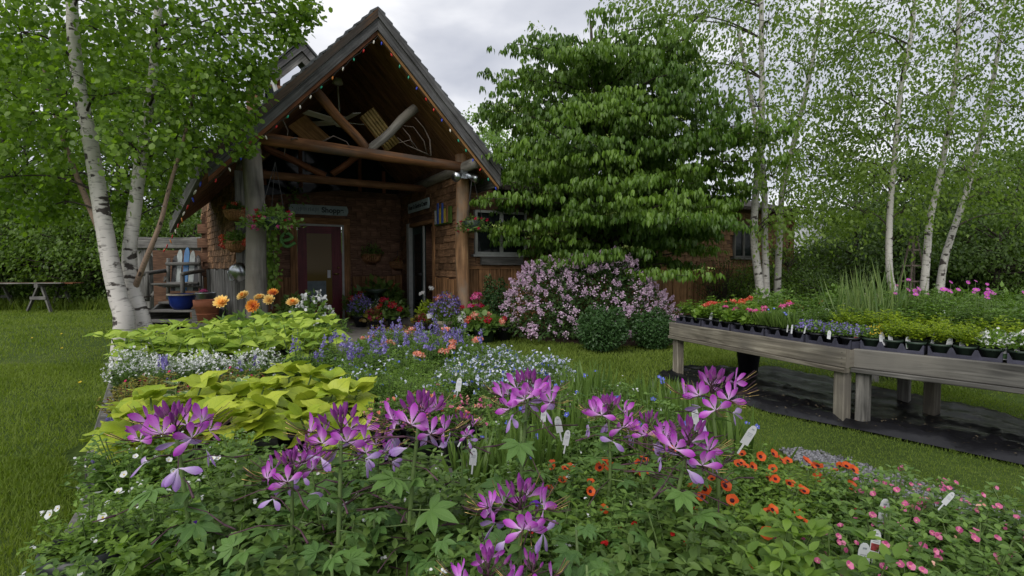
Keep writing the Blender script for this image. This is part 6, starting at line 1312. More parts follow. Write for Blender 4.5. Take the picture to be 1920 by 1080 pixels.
for px, py, Y, k, lab, n_ in ((416, 568, 4.35, 0, 'dahlia with pale yellow flower beside the terracotta pot', (0, -.55, .5)), (475, 574, 4.15, 1, 'dahlia with orange flower facing forward', (0, -1, .25)), (457, 556, 4.6, 2, 'dahlia with two-tone flower behind the forward-facing orange one', (-.2, -.5, .6)), (512, 550, 4.5, 1, 'tallest orange dahlia in front of the grey log post', (.1, -.5, .7)), (505, 563, 4.35, 0, 'yellow dahlia right below the tallest orange one', (0, -.7, .5)), (549, 569, 4.2, 2, 'orange dahlia nearest the maroon door', (.1, -.45, .75)), (487, 560, 4.7, 2, 'small orange dahlia between its neighbours at the back', (0, -.3, .9))):
    p = PX(px, py, Y); t = thing('dahlia_plant', lab, 'dahlia', (p.x, p.y, TZ), 'dahlias behind the lime coleus'); link('pot', DPOT, t); f = link('foliage', random.choice(DFOL), t, loc=(0, 0, .12), rot=(0, 0, random.random()*6)); f['kind'] = 'stuff'
    link('flower_head', DA[k], t, loc=p-t.location, rot=Vector(n_).normalized().to_track_quat('Z', 'Y').to_euler(), sc=random.uniform(.7, 1.12))
flower_table('low weathered table carrying the dahlias behind the lime coleus', [(-2.9, 4.02), (-1.2, 4.12), (-1.3, 4.95), (-3.0, 4.85)], 5)
bed('dark_coleus', [(-1.15, 4.15), (-.85, 4.15), (-.9, 4.5), (-1.2, 4.5)], .16, 'low plant with dull pink tops', 'dull pink plants at the back', sc=1.0, z=TZ)

# ================================================================ wooden benches at the right
def plant_bench(label, A, B, dep, mat, Hh=.565, legs=((.02, 0), (.98, 0), (.02, 1), (.98, 1))):
    A, B = Vector((*A, 0)), Vector((*B, 0)); d = (B-A); L = d.length; d.normalize(); nr = Vector(dep).normalized(); W_ = Vector(dep).length
    t = thing('plant_bench', label, 'bench', A+d*L/2+nr*W_/2, 'weathered plant benches'); nx = Vector((-d.y, d.x, 0)); nx = nx if nx.dot(nr) > 0 else -nx
    q = MB(); q.board(A+d*L/2+UP*(Hh-.068), d*L/2, nx*.02, UP*.068, .006); part('apron', q, mat, t)
    q = MB(); q.board(A+d*L/2+nr*W_+UP*(Hh-.068), d*L/2, nx*.02, UP*.068, .006); part('apron', q, mat, t)
    for e in (A+d*.022, B-d*.022): q = MB(); q.board(e+nr*W_/2+UP*(Hh-.07), nr*(W_/2-.022), d*.019, UP*.064, .005); part('end_board', q, mat, t)
    q = MB(); q.board(A+d*L/2-nx*.005+UP*(Hh-.153), d*L/2, nx*.03, UP*.0155, .004); part('ledger', q, mat, t)
    n = 7
    for k in range(n): q = MB(); q.board(A+d*L/2+nr*(W_*(k+.5)/n)+UP*(Hh-.024), d*(L/2-.045), nr*(W_/n*.44), UP*.014, .003); part('plank', q, 'grey_wood', t)
    for a, b in legs:
        p = A+d*L*a+nr*W_*b+nx*(.045 if b < .5 else -.045); q = MB(); q.board(p+UP*(Hh-.17)/2, UP*(Hh-.17)/2, d*.041, nx*.041, .006); part('leg', q, mat, t)
    q = MB()
    for a in (.012, .985):
        for z in (.025, .065, .105): q.lathe(A+d*L*a-nx*.021+UP*(Hh-z), [(0, -.004), (.004, 0), (0, .004)], 6)
    part('nail_heads', q, 'wire', t); return t, A, B, d, nr
HB = .565
A1 = PZ(1258, 604, HB); B1 = PZ(1590, 655, HB); C1 = PZ(1598, 653, HB); D1_ = PZ(2010, 694, HB)
b1 = plant_bench('longer pale weathered bench on the left carrying red and pink flowers', A1.xy, B1.xy, Vector((.93, .28, 0)), 'bench_wood', HB, ((.035, 0), (.965, 0), (.06, 1), (.97, 1)))
b2 = plant_bench('darker weathered bench on the right carrying lime green seedlings', C1.xy, D1_.xy, Vector((.8, .62, 0)), 'dark_bench', HB, ((.06, 0), (.97, 0), (.05, 1), (.97, 1)))
q = MB(); 
def tray_mesh(L, n=3, w=.26, h=.07):
    """nursery tray: notched front wall, with sloping ears between the pots"""
    q = MB(); q.box((0, w/2, .004), (L/2, 0, 0), (0, w/2, 0), (0, 0, .004)); q.box((0, w-.002, h*.5), (L/2, 0, 0), (0, .003, 0), (0, 0, h*.5)); c = L/n
    for s in (-1, 1): q.box((s*(L/2-.003), w/2, h*.42), (.003, 0, 0), (0, w/2, 0), (0, 0, h*.42))
    q.box((0, .002, .015), (L/2, 0, 0), (0, .003, 0), (0, 0, .015))
    for k in range(n+1):
        x = -L/2+k*c; a = c*.2
        if k == 0: P = [(x, .03), (x+a, .03), (x+a*.25, h), (x, h)]
        elif k == n: P = [(x-a, .03), (x, .03), (x, h), (x-a*.25, h)]
        else: P = [(x-a, .03), (x+a, .03), (x+a*.3, h), (x-a*.3, h)]
        q.poly([Vector((u, .005, z)) for u, z in P], Vector((0, -.006, 0)))
    return q.mesh('tray_body', 'tray_plastic')
SPOT = {'g': pot_mesh(.055, .075, 'pot_green'), 'b': pot_mesh(.055, .075, 'black_plastic')}
def bench_trays(t, A, B, d, nr, spec, gname, where):
    L = (B-A).length; x = .03; tl = .38; TM = tray_mesh(tl-.02); ang = math.atan2(d.y, d.x); k = 0; nx = Vector((-d.y, d.x, 0)); nx = nx if nx.dot(nr) > 0 else -nx; z = HB-.009
    sgn = 1 if nx.dot(Vector((-d.y, d.x, 0))) > 0 else -1
    while x+tl < L+.12:
        c = A+d*(x+tl/2)+nx*.035; c.z = z; o = thing('seedling_tray', 'black notched nursery tray on the '+where, 'tray', c, 'nursery trays on the benches', ang); link('tray_body', TM, o, sc=(1, sgn, 1))
        for j in range(3):
            s = x+tl*(j+.5)/3; key = spec(s/L, 0)
            for r in range(2):
                p = A+d*s+nx*(.1+r*.125); add_plant(spec(s/L, r*.15) or key, p.x, p.y, z+.01, *lab_of(spec(s/L, r*.15)), sc=.8, pot=SPOT['g' if where[0] == 'd' else 'b'])
        x += tl; k += 1
    r = 0; y = .38
    while y < nr.length*1.0+.0:
        break
    W_ = 1.0; y = .42
    while y < W_:
        s = .07
        while s < L-.03:
            key = spec(s/L, y/W_)
            if key: p = A+d*s+nr*y; add_plant(key, p.x, p.y, z, *lab_of(key), sc=random.uniform(.9, 1.15))
            s += .165
        y += .17
LAB = dict(geranium_red=('red-flowered bench plant with round leaves', 'red-flowered bench plants'), geranium_pink=('pink-flowered bench plant with round leaves', 'pink-flowered bench plants'), reeds=('tall grassy plant with arching blades', 'tall grassy plants'), blue_cushion=('low violet-blue flowering plant at the bench front', 'violet-blue bench plants'), yellow_cushion=('low bench plant with small yellow flowers', 'yellow-flowered bench plants'), lime_mound=('lime green seedling on the dark bench', 'lime green seedlings'), white_cushion=('low white-flowered plant on the bench', 'white-flowered bench plants'), bushy=('bushy plain green plant on the bench', 'bushy green bench plants'), tall_cosmos=('feathery plant with purple daisies', 'purple daisy plants'), strappy=('strap-leaved green plant at the bench front', 'strap-leaved bench plants'), filler=('leafy green plant on the bench', 'leafy bench plants'), mint=('broad-leaved green plant on the bench', 'broad-leaved bench plants'))
def lab_of(k): return LAB[k]
def spec1(s, y):
    if s < .36: return random.choice(['geranium_red', 'mint', 'yellow_cushion', 'mint']) if y > .1 else random.choice(['mint', 'geranium_red'])
    if s < .56: return random.choice(['geranium_pink', 'mint']) if y < .5 else random.choice(['geranium_red', 'bushy'])
    if s < .76: return 'strappy' if y < .12 else ('reeds' if y > .3 and random.random() < .75 else 'filler')
    if y < .25: return 'blue_cushion'
    return 'lime_mound' if y < .5 else ('reeds' if s < .9 and random.random() < .6 else 'bushy')
def spec2(s, y):
    if y < .2: return 'yellow_cushion' if s < .13 else ('lime_mound' if s < .62 else 'white_cushion')
    if y < .55: return 'lime_mound' if s < .75 else 'white_cushion'
    return random.choice(['bushy', 'bushy', 'tall_cosmos', 'filler'])
bench_trays(*b1, spec1, 'a', 'pale left bench'); bench_trays(*b2, spec2, 'b', 'dark right bench')
# third bench further back with tall plants
A3 = Vector((3.55, 5.1, 0)); B3 = Vector((6.2, 4.15, 0))
b3 = plant_bench('weathered bench at the back under tall purple daisies', A3.xy, B3.xy, Vector((.33, .94, 0)), 'grey_wood', .5)
for k in range(15):
    for r in range(3):
        p = A3.lerp(B3, (k+.4)/15)+Vector((.33, .94, 0))*(.15+.3*r); key = random.choice(['tall_cosmos', 'bushy', 'tall_cosmos', 'bushy'] if k > 3 else ['bushy']); add_plant(key, p.x, p.y, .46, *( 'tall daisy plant on the back bench' if key == 'tall_cosmos' else 'bushy green plant on the back bench', 'plants on the back bench'), sc=random.uniform(1.0, 1.25))
# tags in the bench trays
for i, (px, py, k, s) in enumerate(((1332, 588, 0, 1.1), (1484, 612, 3, 1.1), (1476, 612, 3, .9), (1508, 614, 3, .9), (1554, 622, 0, 1.0), (1604, 622, 1, 1.3), (1655, 627, 0, 1.5), (1672, 630, 2, 1.2), (1704, 635, 2, 1.3), (1745, 631, 3, 1.9), (1777, 637, 2, 1.6), (1805, 642, 1, 1.5), (1886, 650, 2, 1.6), (1900, 654, 2, 1.4))):
    if i <= 4: Y = A1.y+(B1.y-A1.y)*(px-1258)/(1590-1258)*1.15+.02
    else: Y = C1.y+(D1_.y-C1.y)*(px-1598)/(2010-1598)+.03
    plant_tag(px, py, Y, k, ['small white tag near the far end of the pale bench', 'thin white tag at the foot of the tall grasses, middle of three', 'thin white tag at the foot of the tall grasses, left of three', 'thin white tag at the foot of the tall grasses, right of three', 'white tag in front of the violet-blue cushions', 'white tag with red picture at the left end of the dark bench', 'plain white tag at the front of the lime seedlings', 'narrow green-picture tag beside the plain white tag', 'green-picture tag on the left lime seedlings', 'tall thin white tag standing by itself before the lime seedlings', 'green-picture tag before the brightest lime seedlings', 'red-picture tag left of the white flowers', 'green-picture tag in the white flowers, left of two', 'green-picture tag in the white flowers, right of two'][i], random.uniform(-.1, .3), 0, s*1.25, 'white plant tags on the benches')
def bucket(px, py, label):
    p = PZ(px, py, .02); t = thing('black_pot', label, 'pot', p); link('pot', pot_mesh(.125, .26, 'black_plastic', 18), t)
bucket(1403, 697, 'large empty black pot standing under the pale bench')

# ================================================================ round the porch
def big_pot(name, label, px, Y, z, r, h, mat, fol, fsc, flowers=None, group=None, n=20, cat='potted plant', prof=None, foz=.0):
    p = PX(px, 540, Y); p.z = z; t = thing(name, label, cat, p, group); q = MB(); q.lathe((0, 0, 0), prof or [(0, 0), (r*.72, 0), (r*.94, h*.8), (r*1.06, h*.8), (r*1.06, h), (r*.92, h), (r*.9, h*.9)], n); q.lathe((0, 0, 0), [(r*.9, h*.9), (0, h*.92)], n, 1); link('pot', q.mesh('pot', [mat, 'soil'], True), t)
    if fol: f = link('foliage', fol, t, loc=(0, 0, h*.85+foz), rot=(0, 0, random.random()*6), sc=fsc); f['kind'] = 'stuff'
    if flowers:
        ms, cnt, R, zz = flowers
        for k in range(cnt):
            a = random.random()*6.28; rr = R*random.random()**.5; hz = h+zz*random.uniform(.45, 1.05); n_ = Vector((math.cos(a)*.5, math.sin(a)*.5-.5, .7)).normalized(); link('flower', random.choice(ms), t, loc=(math.cos(a)*rr, math.sin(a)*rr-R*.2, hz), rot=n_.to_track_quat('Z', 'Y').to_euler(), sc=random.uniform(1.2, 2.2))
    return t
D_MID = dome(420, .22, .3, .075, T_OVATE, 'mid_leaf', .4, 10); D_DARK = dome(420, .22, .28, .08, T_OVATE, 'dark_leaf', .4, 10); D_YEL = dome(420, .2, .32, .07, T_OVATE, 'lime_leaf_s', .4, 10); D_BLUE = dome(500, .24, .4, .06, T_NARROW, 'mid_leaf', .9, 12, [('violet', 260, .026, 3)]); D_FERN = dome(520, .24, .24, .07, T_NARROW, 'mid_leaf', .3, 8); D_RED = dome(200, .18, .2, .08, T_ROUND, 'coleus_leaf', .3, 6, [('crimson', 80, .03, 2)]); D_WH = dome(420, .22, .42, .06, T_OVATE, 'mid_leaf', .5, 12, [('white_fl', 70, .034, 3)]); D_GREY = dome(260, .16, .22, .05, T_NARROW, 'pale_leaf', .8, 6, [('white_fl', 30, .018, 2)]); D_GER = dome(220, .22, .26, .1, T_ROUND, 'mid_leaf', .2, 8)
FR, FC, FS, FH = [UMB['red'], UMB['crimson']], [UMB['crimson'], UMB['hot']], [UMB['salmon'], UMB['coral']], [UMB['hot']]
PG = 'potted flowers in front of the porch'
big_pot('flower_pot', 'red-flowered plant right of the maroon door', 678, 10.2, .06, .14, .24, 'black_plastic', D_DARK, 1.5, (FR, 9, .26, .45), PG)
big_pot('flower_pot', 'tall dark purple-leaved plant under the wall baskets', 715, 10.3, .06, .15, .26, 'black_plastic', D_DARK, 1.9, None, PG, foz=.1)
big_pot('flower_pot', 'violet-flowered pot at the foot of the maroon door', 676, 9.3, .06, .13, .22, 'black_plastic', D_BLUE, .95, None, PG)
big_pot('flower_pot', 'silvery pale plant above a dark red one on the porch', 709, 9.3, .06, .13, .24, 'black_plastic', D_GREY, 1.3, None, PG)
big_pot('flower_pot', 'dark red-leaved pot low on the porch', 702, 8.9, .06, .12, .18, 'black_plastic', D_RED, .95, None, PG)
big_pot('flower_pot', 'dark green pot with scattered coral red flowers in mid porch', 740, 9.0, .06, .14, .22, 'black_plastic', D_DARK, 1.15, (FS+FR, 7, .3, .3), PG)
big_pot('flower_pot', 'red-flowered plant hidden deep in the porch', 735, 10.6, .06, .14, .3, 'black_plastic', D_DARK, 1.2, (FR, 4, .25, .4), PG)
big_pot('flower_pot', 'yellow-green leafy plant left of the violet flowers', 800, 8.5, .06, .15, .26, 'black_plastic', D_YEL, 1.0, ([UMB['white']], 2, .1, .55), PG)
big_pot('flower_pot', 'reddish low-leaved plant in front of the yellow-green one', 790, 8.25, .06, .12, .2, 'black_plastic', D_RED, .8, None, PG)
big_pot('flower_pot', 'tan pot of tall violet flowers by the right porch post', 836, 8.15, .0, .17, .3, 'tan_pot', D_BLUE, 1.15, (FS, 2, .15, .4), PG)
big_pot('flower_pot', 'feathery bright green plant low beside the tan pot', 862, 7.9, .0, .15, .2, 'black_plastic', D_FERN, 1.1, ([UMB['white']], 2, .2, .25), PG)
big_pot('flower_pot', 'crimson geranium at the foot of the right porch post', 886, 8.1, .0, .16, .3, 'black_plastic', D_GER, 1.0, (FC, 9, .2, .42), PG)
big_pot('flower_pot', 'green pot of pink begonias nearest the lilac', 908, 7.75, .0, .17, .24, 'pot_green', D_GER, 1.05, (FS+FR, 9, .32, .2), PG)
big_pot('flower_pot', 'black pot with a dark plant below the shop window', 945, 8.0, .0, .13, .22, 'black_plastic', D_DARK, .8, None, PG)
big_pot('flower_pot', 'white-flowered bush in front of the log post and maroon door', 585, 6.6, .0, .2, .34, 'black_plastic', D_WH, 1.25, None, PG)
big_pot('flower_pot', 'green ferny pot in front of the maroon door', 612, 6.5, .0, .18, .3, 'black_plastic', D_FERN, 1.2, None, PG)
big_pot('flower_pot', 'dark plant with mauve tips between log post and door', 552, 7.8, .06, .16, .4, 'black_plastic', D_DARK, 1.2, None, PG)
p = PX(812, 600, 8.1)
# white price card on a pot
o = link('price_card', (lambda q: (q.box((0, 0, 0), (.045, 0, .01), (0, .002, 0), (-.01, 0, .035)), q.mesh('price_card', 'tag'))[1])(MB()), None, PX(806, 592, 8.02)); tag(o, 'small white card leaning on a black pot by the yellow-green plant', 'card')
stk = PX(706, 520, 10.0)
# wall baskets
def wall_basket(label, c, out, r, fol, fsc, mat='wicker', group='wicker wall baskets', flowers=None, n=14):
    t = thing('wall_basket', label, 'hanging basket', c, group); out = Vector(out); sd = UP.cross(out).normalized(); q = MB()
    for k in range(n):
        a = math.pi*k/(n-1); d = sd*math.cos(a)+out*math.sin(a); q.tube([d*r, d*r*.85-UP*r*.55, d*r*.35-UP*r*.95], .018, 5)
    q.tube([sd*math.cos(math.pi*k/12)*r+out*math.sin(math.pi*k/12)*r for k in range(13)], .022, 6); link('basket', q.mesh('basket', mat, True), t); f = link('foliage', fol, t, loc=out*r*.3-UP*.02, sc=fsc); f['kind'] = 'stuff'
    q = MB(); q.tube([out*.01+UP*0, out*.01+UP*r*1.5], .006, 4); link('hook', q.mesh('hook', 'wire'), t)
    if flowers:
        ms, cnt, R = flowers
        for k in range(cnt):
            a = random.random()*6.28; d = Vector((math.cos(a)*R, math.sin(a)*R*.6, random.uniform(-.2, .6)*R)); link('flower', random.choice(ms), t, loc=out*r*.4+d, rot=(random.uniform(.3, 1.2), 0, random.random()), sc=random.uniform(1.2, 2))
    return t
wall_basket('wicker wall basket with green foliage right of the maroon door', pt(696, 478, V_R-.02), -VS, .2, D_FERN, 1.0)
wall_basket('wicker wall basket with dark foliage in the porch corner', pt(745, 492, V_R-.02), -VS, .17, D_RED, .6)
lp = n_left*1.0
wall_basket('small basket with red and yellow flowers behind the grey log post, upper of two', H(.1, 8.5, 1.95), -VS, .14, D_DARK, .55, flowers=([UMB['red'], UMB['orange']], 5, .15), group='baskets behind the log post')
wall_basket('small basket with red flowers behind the grey log post, lower of two', H(.1, 8.5, 1.5), -VS, .14, D_MID, .7, flowers=([UMB['red'], UMB['red'], UMB['orange']], 7, .2), group='baskets behind the log post')
def hang_basket(label, c, top, r, fol, fsc, flowers, vine=False):
    t = thing('hanging_basket', label, 'hanging basket', c); q = MB(); q.lathe((0, 0, 0), [(0, -.16), (r*.6, -.15), (r, 0), (r*.95, 0), (0, -.03)], 18); link('pot', q.mesh('pot', 'pot_green', True), t); f = link('foliage', fol, t, loc=(0, 0, -.06), sc=fsc); f['kind'] = 'stuff'; tp = Vector(top)-Vector(c)
    for k in range(3): a = k*2.09; q = MB(); q.tube([Vector((math.cos(a)*r, math.sin(a)*r, 0)), tp], .004, 4); link('wire', q.mesh('wire', 'wire'), t)
    ms, cnt, R = flowers
    for k in range(cnt):
        a = random.random()*6.28; link('flower', random.choice(ms), t, loc=(math.cos(a)*R, math.sin(a)*R-.03, random.uniform(-.16, .08)), rot=(random.uniform(.6, 1.6), 0, a), sc=random.uniform(1.0, 1.9))
    return t
FHOT = umbel('hotpink', 'pink', .013, 14, .013, 1, .02); FCRI = umbel('crimson', 'red', .013, 14, .013, 1, .02)
HB1 = dome(560, .3, .24, .065, T_OVATE, 'mid_leaf', .1, 8, low=-.06); HB2 = dome(620, .27, .26, .045, T_OVATE, 'dark_leaf', .1, 8, low=-.1)
c = pt(510, 408, 7.22); hang_basket('hanging basket of green foliage and magenta flowers on the left log post', c, c+Vector((0, .12, .72)), .17, HB1, 1.1, ([FHOT, FHOT, FCRI], 26, .24))
c = pt(886, 415, 7.35); hang_basket('hanging basket of dark foliage and dark red flowers on the right porch post', c, c+Vector((0, .02, .75)), .16, HB2, 1.0, ([FCRI], 14, .24))
def vine():
    b = pt(525, 540, 8.0); t = thing('climbing_vine', 'leafy green vine hanging beside the left log post', 'vine', (b.x, b.y, .06)); G = NP(); q = MB(); Ps = []
    for k in range(7):
        x = 496+k*3; P = [pt(x+random.uniform(-6, 6), y, 8.0+random.uniform(-.15, .15)) for y in (395, 430, 470, 505, 540, 580)]; q.tube([p-t.location for p in P], .005, 4); Ps += [P[i].lerp(P[i+1], f)-t.location for i in range(4) for f in (0, .2, .4, .6, .8)]
    Q = np.array([tuple(p) for p in Ps]); Q = (Q[:, None, :]+RS.randn(len(Q), 5, 3)*.04).reshape(-1, 3); d = RS.randn(len(Q), 3)*.6; d[:, 2] -= .8; nn = RS.randn(len(Q), 3)*.4; nn[:, 1] -= 1; G.add(scatter(T_ROUND, Q, frames(d, nn), .058*RS.uniform(.6, 1.2, len(Q)))); f = link('foliage', G.mesh('foliage', ['fresh_leaf']), t); f['kind'] = 'stuff'; link('stems', q.mesh('stems', 'twig'), t)
    # climbing shoot over the door sign
    t2 = thing('climbing_shoot', 'thin leafy shoot climbing the wall left of the shop sign', 'vine', pt(545, 400, V_R-.1)); P = [pt(x, y, V_R-.1) for x, y in ((522, 430), (535, 400), (545, 375), (560, 362), (548, 358))]; q = MB(); q.tube([p-t2.location for p in P], .006, 4); link('stems', q.mesh('stems', 'twig'), t2); Q = np.repeat(np.array([tuple(p-t2.location) for p in P]), 14, 0)+RS.randn(70, 3)*np.array([.09, .04, .09]); G = NP(); G.add(scatter(T_OVATE, Q, frames(rdir(70), rdir(70)+np.array([0, -1, .3])), .085)); f = link('foliage', G.mesh('foliage', ['mid_leaf']), t2); f['kind'] = 'stuff'
vine()
def watering():
    c = pt(450, 512, 8.2); t = thing('watering_can', 'pale metal watering can hung beside the grey log post', 'watering can', c); q = MB(); q.lathe((0, 0, -.1), [(0, 0), (.1, 0), (.11, .2), (.06, .24), (.05, .24)], 14); link('can', q.mesh('can', 'silver', True), t, rot=(.2, -.5, 0)); q = MB(); q.tube([(.08, 0, -.05), (.2, -.02, .0), (.28, -.02, -.2)], .018, 7); link('spout', q.mesh('spout', 'silver', True), t); q = MB(); q.tube([(-.1, 0, .08), (-.17, 0, .02), (-.14, 0, -.1), (-.08, 0, -.1)], .009, 6); link('handle', q.mesh('handle', 'silver', True), t)
watering()
def bird_stand():
    c = PX(705, 540, 9.9); c.z = .06; t = thing('bird_bath', 'small dark pedestal bird bath in the porch', 'bird bath', c); q = MB(); q.lathe((0, 0, 0), [(0, 0), (.12, 0), (.05, .05), (.04, .55), (.1, .58), (.22, .66), (.2, .66), (0, .6)], 16); link('basin', q.mesh('basin', 'pot_green', True), t)
bird_stand()
# ---------------------------------------------------------------- left of the shop: steps, pots, chair of skis, gate
def steps():
    o = PX(330, 600, 8.2); o.z = 0; t = thing('wooden_steps', 'weathered slatted wooden steps beside the shop wall', 'steps', o); Y = 8.2
    for k, (z, y0) in enumerate(((.16, 7.75), (.3, 8.0), (.44, 8.25), (.55, 8.55))):
        for j in range(2): q = MB(); q.board(Vector((o.x+.12, y0+j*.13, z)), Vector((.6, .0, 0)), Vector((0, .055, 0)), Vector((0, 0, .018)), .005); part('tread', q, 'grey_wood', t)
    for s in (-.5, .74): q = MB(); q.poly([Vector((o.x+s, 7.75, 0)), Vector((o.x+s, 9.3, 0)), Vector((o.x+s, 9.3, .53)), Vector((o.x+s, 8.5, .53)), Vector((o.x+s, 7.75, .14))], Vector((.04, 0, 0))); part('side_board', q, 'grey_wood', t)
    for k in range(5): q = MB(); q.board(Vector((o.x+.12, 8.8+k*.125, .55)), Vector((.62, 0, 0)), Vector((0, .055, 0)), Vector((0, 0, .018)), .005); part('tread', q, 'grey_wood', t)
    q = MB(); 
    for k in range(26):
        z = .02+.6*k/26; q.tube([Vector((o.x-.56+.12*random.random()-.1*z, 7.75+random.uniform(0, .1), z)), Vector((o.x-.62+.14*random.random()-.1*z, 7.85+random.uniform(0, .3), z+.1)), Vector((o.x-.58+.1*random.random(), 8.1+random.uniform(0, .4), z+random.uniform(-.05, .15)))], .013, 5)
    t2 = thing('twig_bundle', 'bundle of twisted grey twigs leaning on the left of the steps', 'twigs', (o.x-.55, 7.9, 0)); part('twigs', q, 'twig', t2, True)
steps()
p = PX(327, 540, 8.15); t = thing('blue_pot', 'large glazed cobalt blue pot on the wooden steps', 'pot', (p.x, 8.33, .458)); t.scale = (.84, .84, 1.05); q = MB(); q.lathe((0, 0, 0), [(0, 0), (.14, 0), (.2, .07), (.225, .17), (.235, .215), (.25, .22), (.25, .24), (.215, .24), (.2, .2), (0, .19)], 28); link('pot', q.mesh('pot', 'blue_glaze', True), t)
q = MB(); q.lathe((0, 0, 0), [(.252, .222), (.255, .242), (.21, .243)], 28); link('rim', q.mesh('rim', 'tan_pot', True), t)
p = PX(388, 540, 7.6); t = thing('terracotta_pot', 'large terracotta pot on a wooden block beside the blue pot', 'pot', (p.x, 7.6, .33)); q = MB(); q.lathe((0, 0, 0), [(0, 0), (.125, 0), (.162, .225), (.178, .228), (.185, .33), (.165, .33), (.15, .25), (0, .24)], 28); q.lathe((0, 0, 0), [(.1455, .12), (.149, .125), (.1475, .135)], 28); link('pot', q.mesh('pot', 'terracotta', True), t)
q = MB(); q.board(Vector((p.x, 7.6, .165)), Vector((.17, 0, 0)), Vector((0, .17, 0)), Vector((0, 0, .163)), .01); o = link('wooden_block', q.mesh('wooden_block', 'grey_wood')); tag(o, 'grey wooden block under the terracotta pot', 'block')
p = PX(386, 540, 7.95); t = thing('metal_bucket', 'shiny metal bucket with a pink flower behind the terracotta pot', 'bucket', (p.x, 7.95, .5)); q = MB(); q.lathe((0, 0, 0), [(0, 0), (.105, 0), (.14, .24), (.15, .25), (.13, .25), (.12, .2), (0, .19)], 24); link('bucket', q.mesh('bucket', 'silver', True), t); link('flower', UMB['hot'], t, loc=(-.02, -.03, .27), sc=1.6)
q = MB(); q.board(Vector((p.x, 7.98, .245)), Vector((.16, 0, 0)), Vector((0, .14, 0)), Vector((0, 0, .243)), .01); o = link('wooden_block', q.mesh('wooden_block', 'grey_wood')); tag(o, 'tall grey block under the metal bucket', 'block')
def ski_chair():
    Y = 9.0; c = PX(336, 520, Y); z0 = .57; t = thing('ski_chair', 'rustic chair with a back of old skis, one bright blue', 'chair', (c.x, Y, z0)); o = t.location
    for x, top, m in ((-.2, 1.36, 'ski_black'), (-.125, 1.46, 'ski_grey'), (-.0, 1.5, 'ski_blue'), (.105, 1.44, 'ski_grey'), (.2, 1.36, 'ski_black')):
        q = MB(); w = .045; P = [(-w, .72), (w, .72), (w*1.05, top-.1), (w*.6, top-.03), (0, top), (-w*.6, top-.03), (-w*1.05, top-.1)]; q.poly([Vector((c.x+x+u, Y+.12+(z-.7)*.16, z)) for u, z in P], Vector((0, .018, 0))); part('ski', q, m, t)
    def bar(a, b, r, m='grey_wood', nm='rail'): q = MB(); q.tube([Vector((c.x+a[0], Y+a[1], a[2])), Vector((c.x+b[0], Y+b[1], b[2]))], r, 8); part(nm, q, m, t, True)
    bar((-.3, .12, 1.2), (.3, .12, 1.2), .03); bar((-.27, .1, .86), (.27, .1, .86), .022); bar((-.33, -.42, 1.03), (-.33, .15, 1.08), .035, nm='arm'); bar((.33, -.42, 1.03), (.33, .15, 1.08), .035, nm='arm')
    for x in (-.3, .3): bar((x, -.38, z0), (x, -.38, 1.04), .035, nm='leg'); bar((x, .14, z0), (x*.9, .14, 1.3), .03, nm='leg')
    for k in range(4): q = MB(); q.board(Vector((c.x, Y-.3+k*.12, .86-k*.02)), Vector((.3, 0, 0)), Vector((0, .05, 0)), Vector((0, 0, .012)), .004); part('seat_slat', q, 'grey_wood', t)
ski_chair()
def gate():
    Y = 12.6; a, b = PX(274, 540, Y), PX(362, 540, Y); t = thing('timber_gateway', 'weathered grey timber gateway behind the chair of skis', 'gateway', ((a.x+b.x)/2, Y, 0))
    q = MB(); q.board(Vector((a.x, Y, .92)), Vector((0, 0, .95)), Vector((.15, 0, 0)), Vector((0, .08, 0)), .02); part('post', q, 'grey_wood', t)
    q = MB(); q.board(Vector((b.x+.15, Y, .92)), Vector((0, 0, .95)), Vector((.14, 0, 0)), Vector((0, .08, 0)), .02); part('post', q, 'grey_wood', t)
    q = MB(); q.board(Vector(((a.x+b.x)/2, Y-.12, 1.72)), Vector(((b.x-a.x)/2+.3, 0, 0)), Vector((0, .04, 0)), Vector((0, 0, .13)), .015); part('beam', q, 'grey_wood', t)
    q = MB(); q.board(Vector((a.x+.38, Y-.05, 1.3)), Vector((.32, 0, -.5)), Vector((0, .03, 0)), Vector((.07, 0, .045)), .01); part('brace', q, 'grey_wood', t)
    q = MB(); q.board(Vector((b.x-.25, Y-.02, .95)), Vector((0, 0, .75)), Vector((.16, 0, 0)), Vector((0, .02, 0)), .01); part('board', q, 'grey_wood', t)
    q = MB(); p0 = PX(285, 555, 11), PX(312, 520, 11); q.board((p0[0]+p0[1])/2, (p0[1]-p0[0])/2, Vector((0, .02, 0)), Vector((-.02, 0, .03)), .005); o = link('leaning_pole', q.mesh('leaning_pole', 'grey_wood')); tag(o, 'slanting pale pole left of the chair of skis', 'pole')
gate()
def sawhorse(px, Y, label):
    c = PX(px, 560, Y); c.z = 0; t = thing('sawhorse', label, 'sawhorse', c, 'sawhorses under the boards'); h = .7
    for s in (-1, 1):
        for u in (-.35, .35): q = MB(); a, b = c+Vector((s*.3, u, 0)), c+Vector((s*.05, u*.85, h-.06)); q.board((a+b)/2, (b-a)/2, Vector((0, .04, 0)), Vector((.022, 0, 0)), .004); part('leg', q, 'grey_wood', t)
    q = MB(); q.board(c+Vector((0, 0, h-.03)), Vector((0, .42, 0)), Vector((.045, 0, 0)), Vector((0, 0, .045)), .005); part('top_rail', q, 'grey_wood', t)
    for u in (-.37, .37): q = MB(); q.board(c+Vector((0, u, .36)), Vector((.2, 0, 0)), Vector((0, .014, 0)), Vector((0, 0, .04)), .004); part('cross_brace', q, 'grey_wood', t)
    return c
s1 = sawhorse(96, 13.3, 'wooden sawhorse in full view left of the birch'); s2 = sawhorse(-18, 13.3, 'wooden sawhorse cut by the left picture edge')
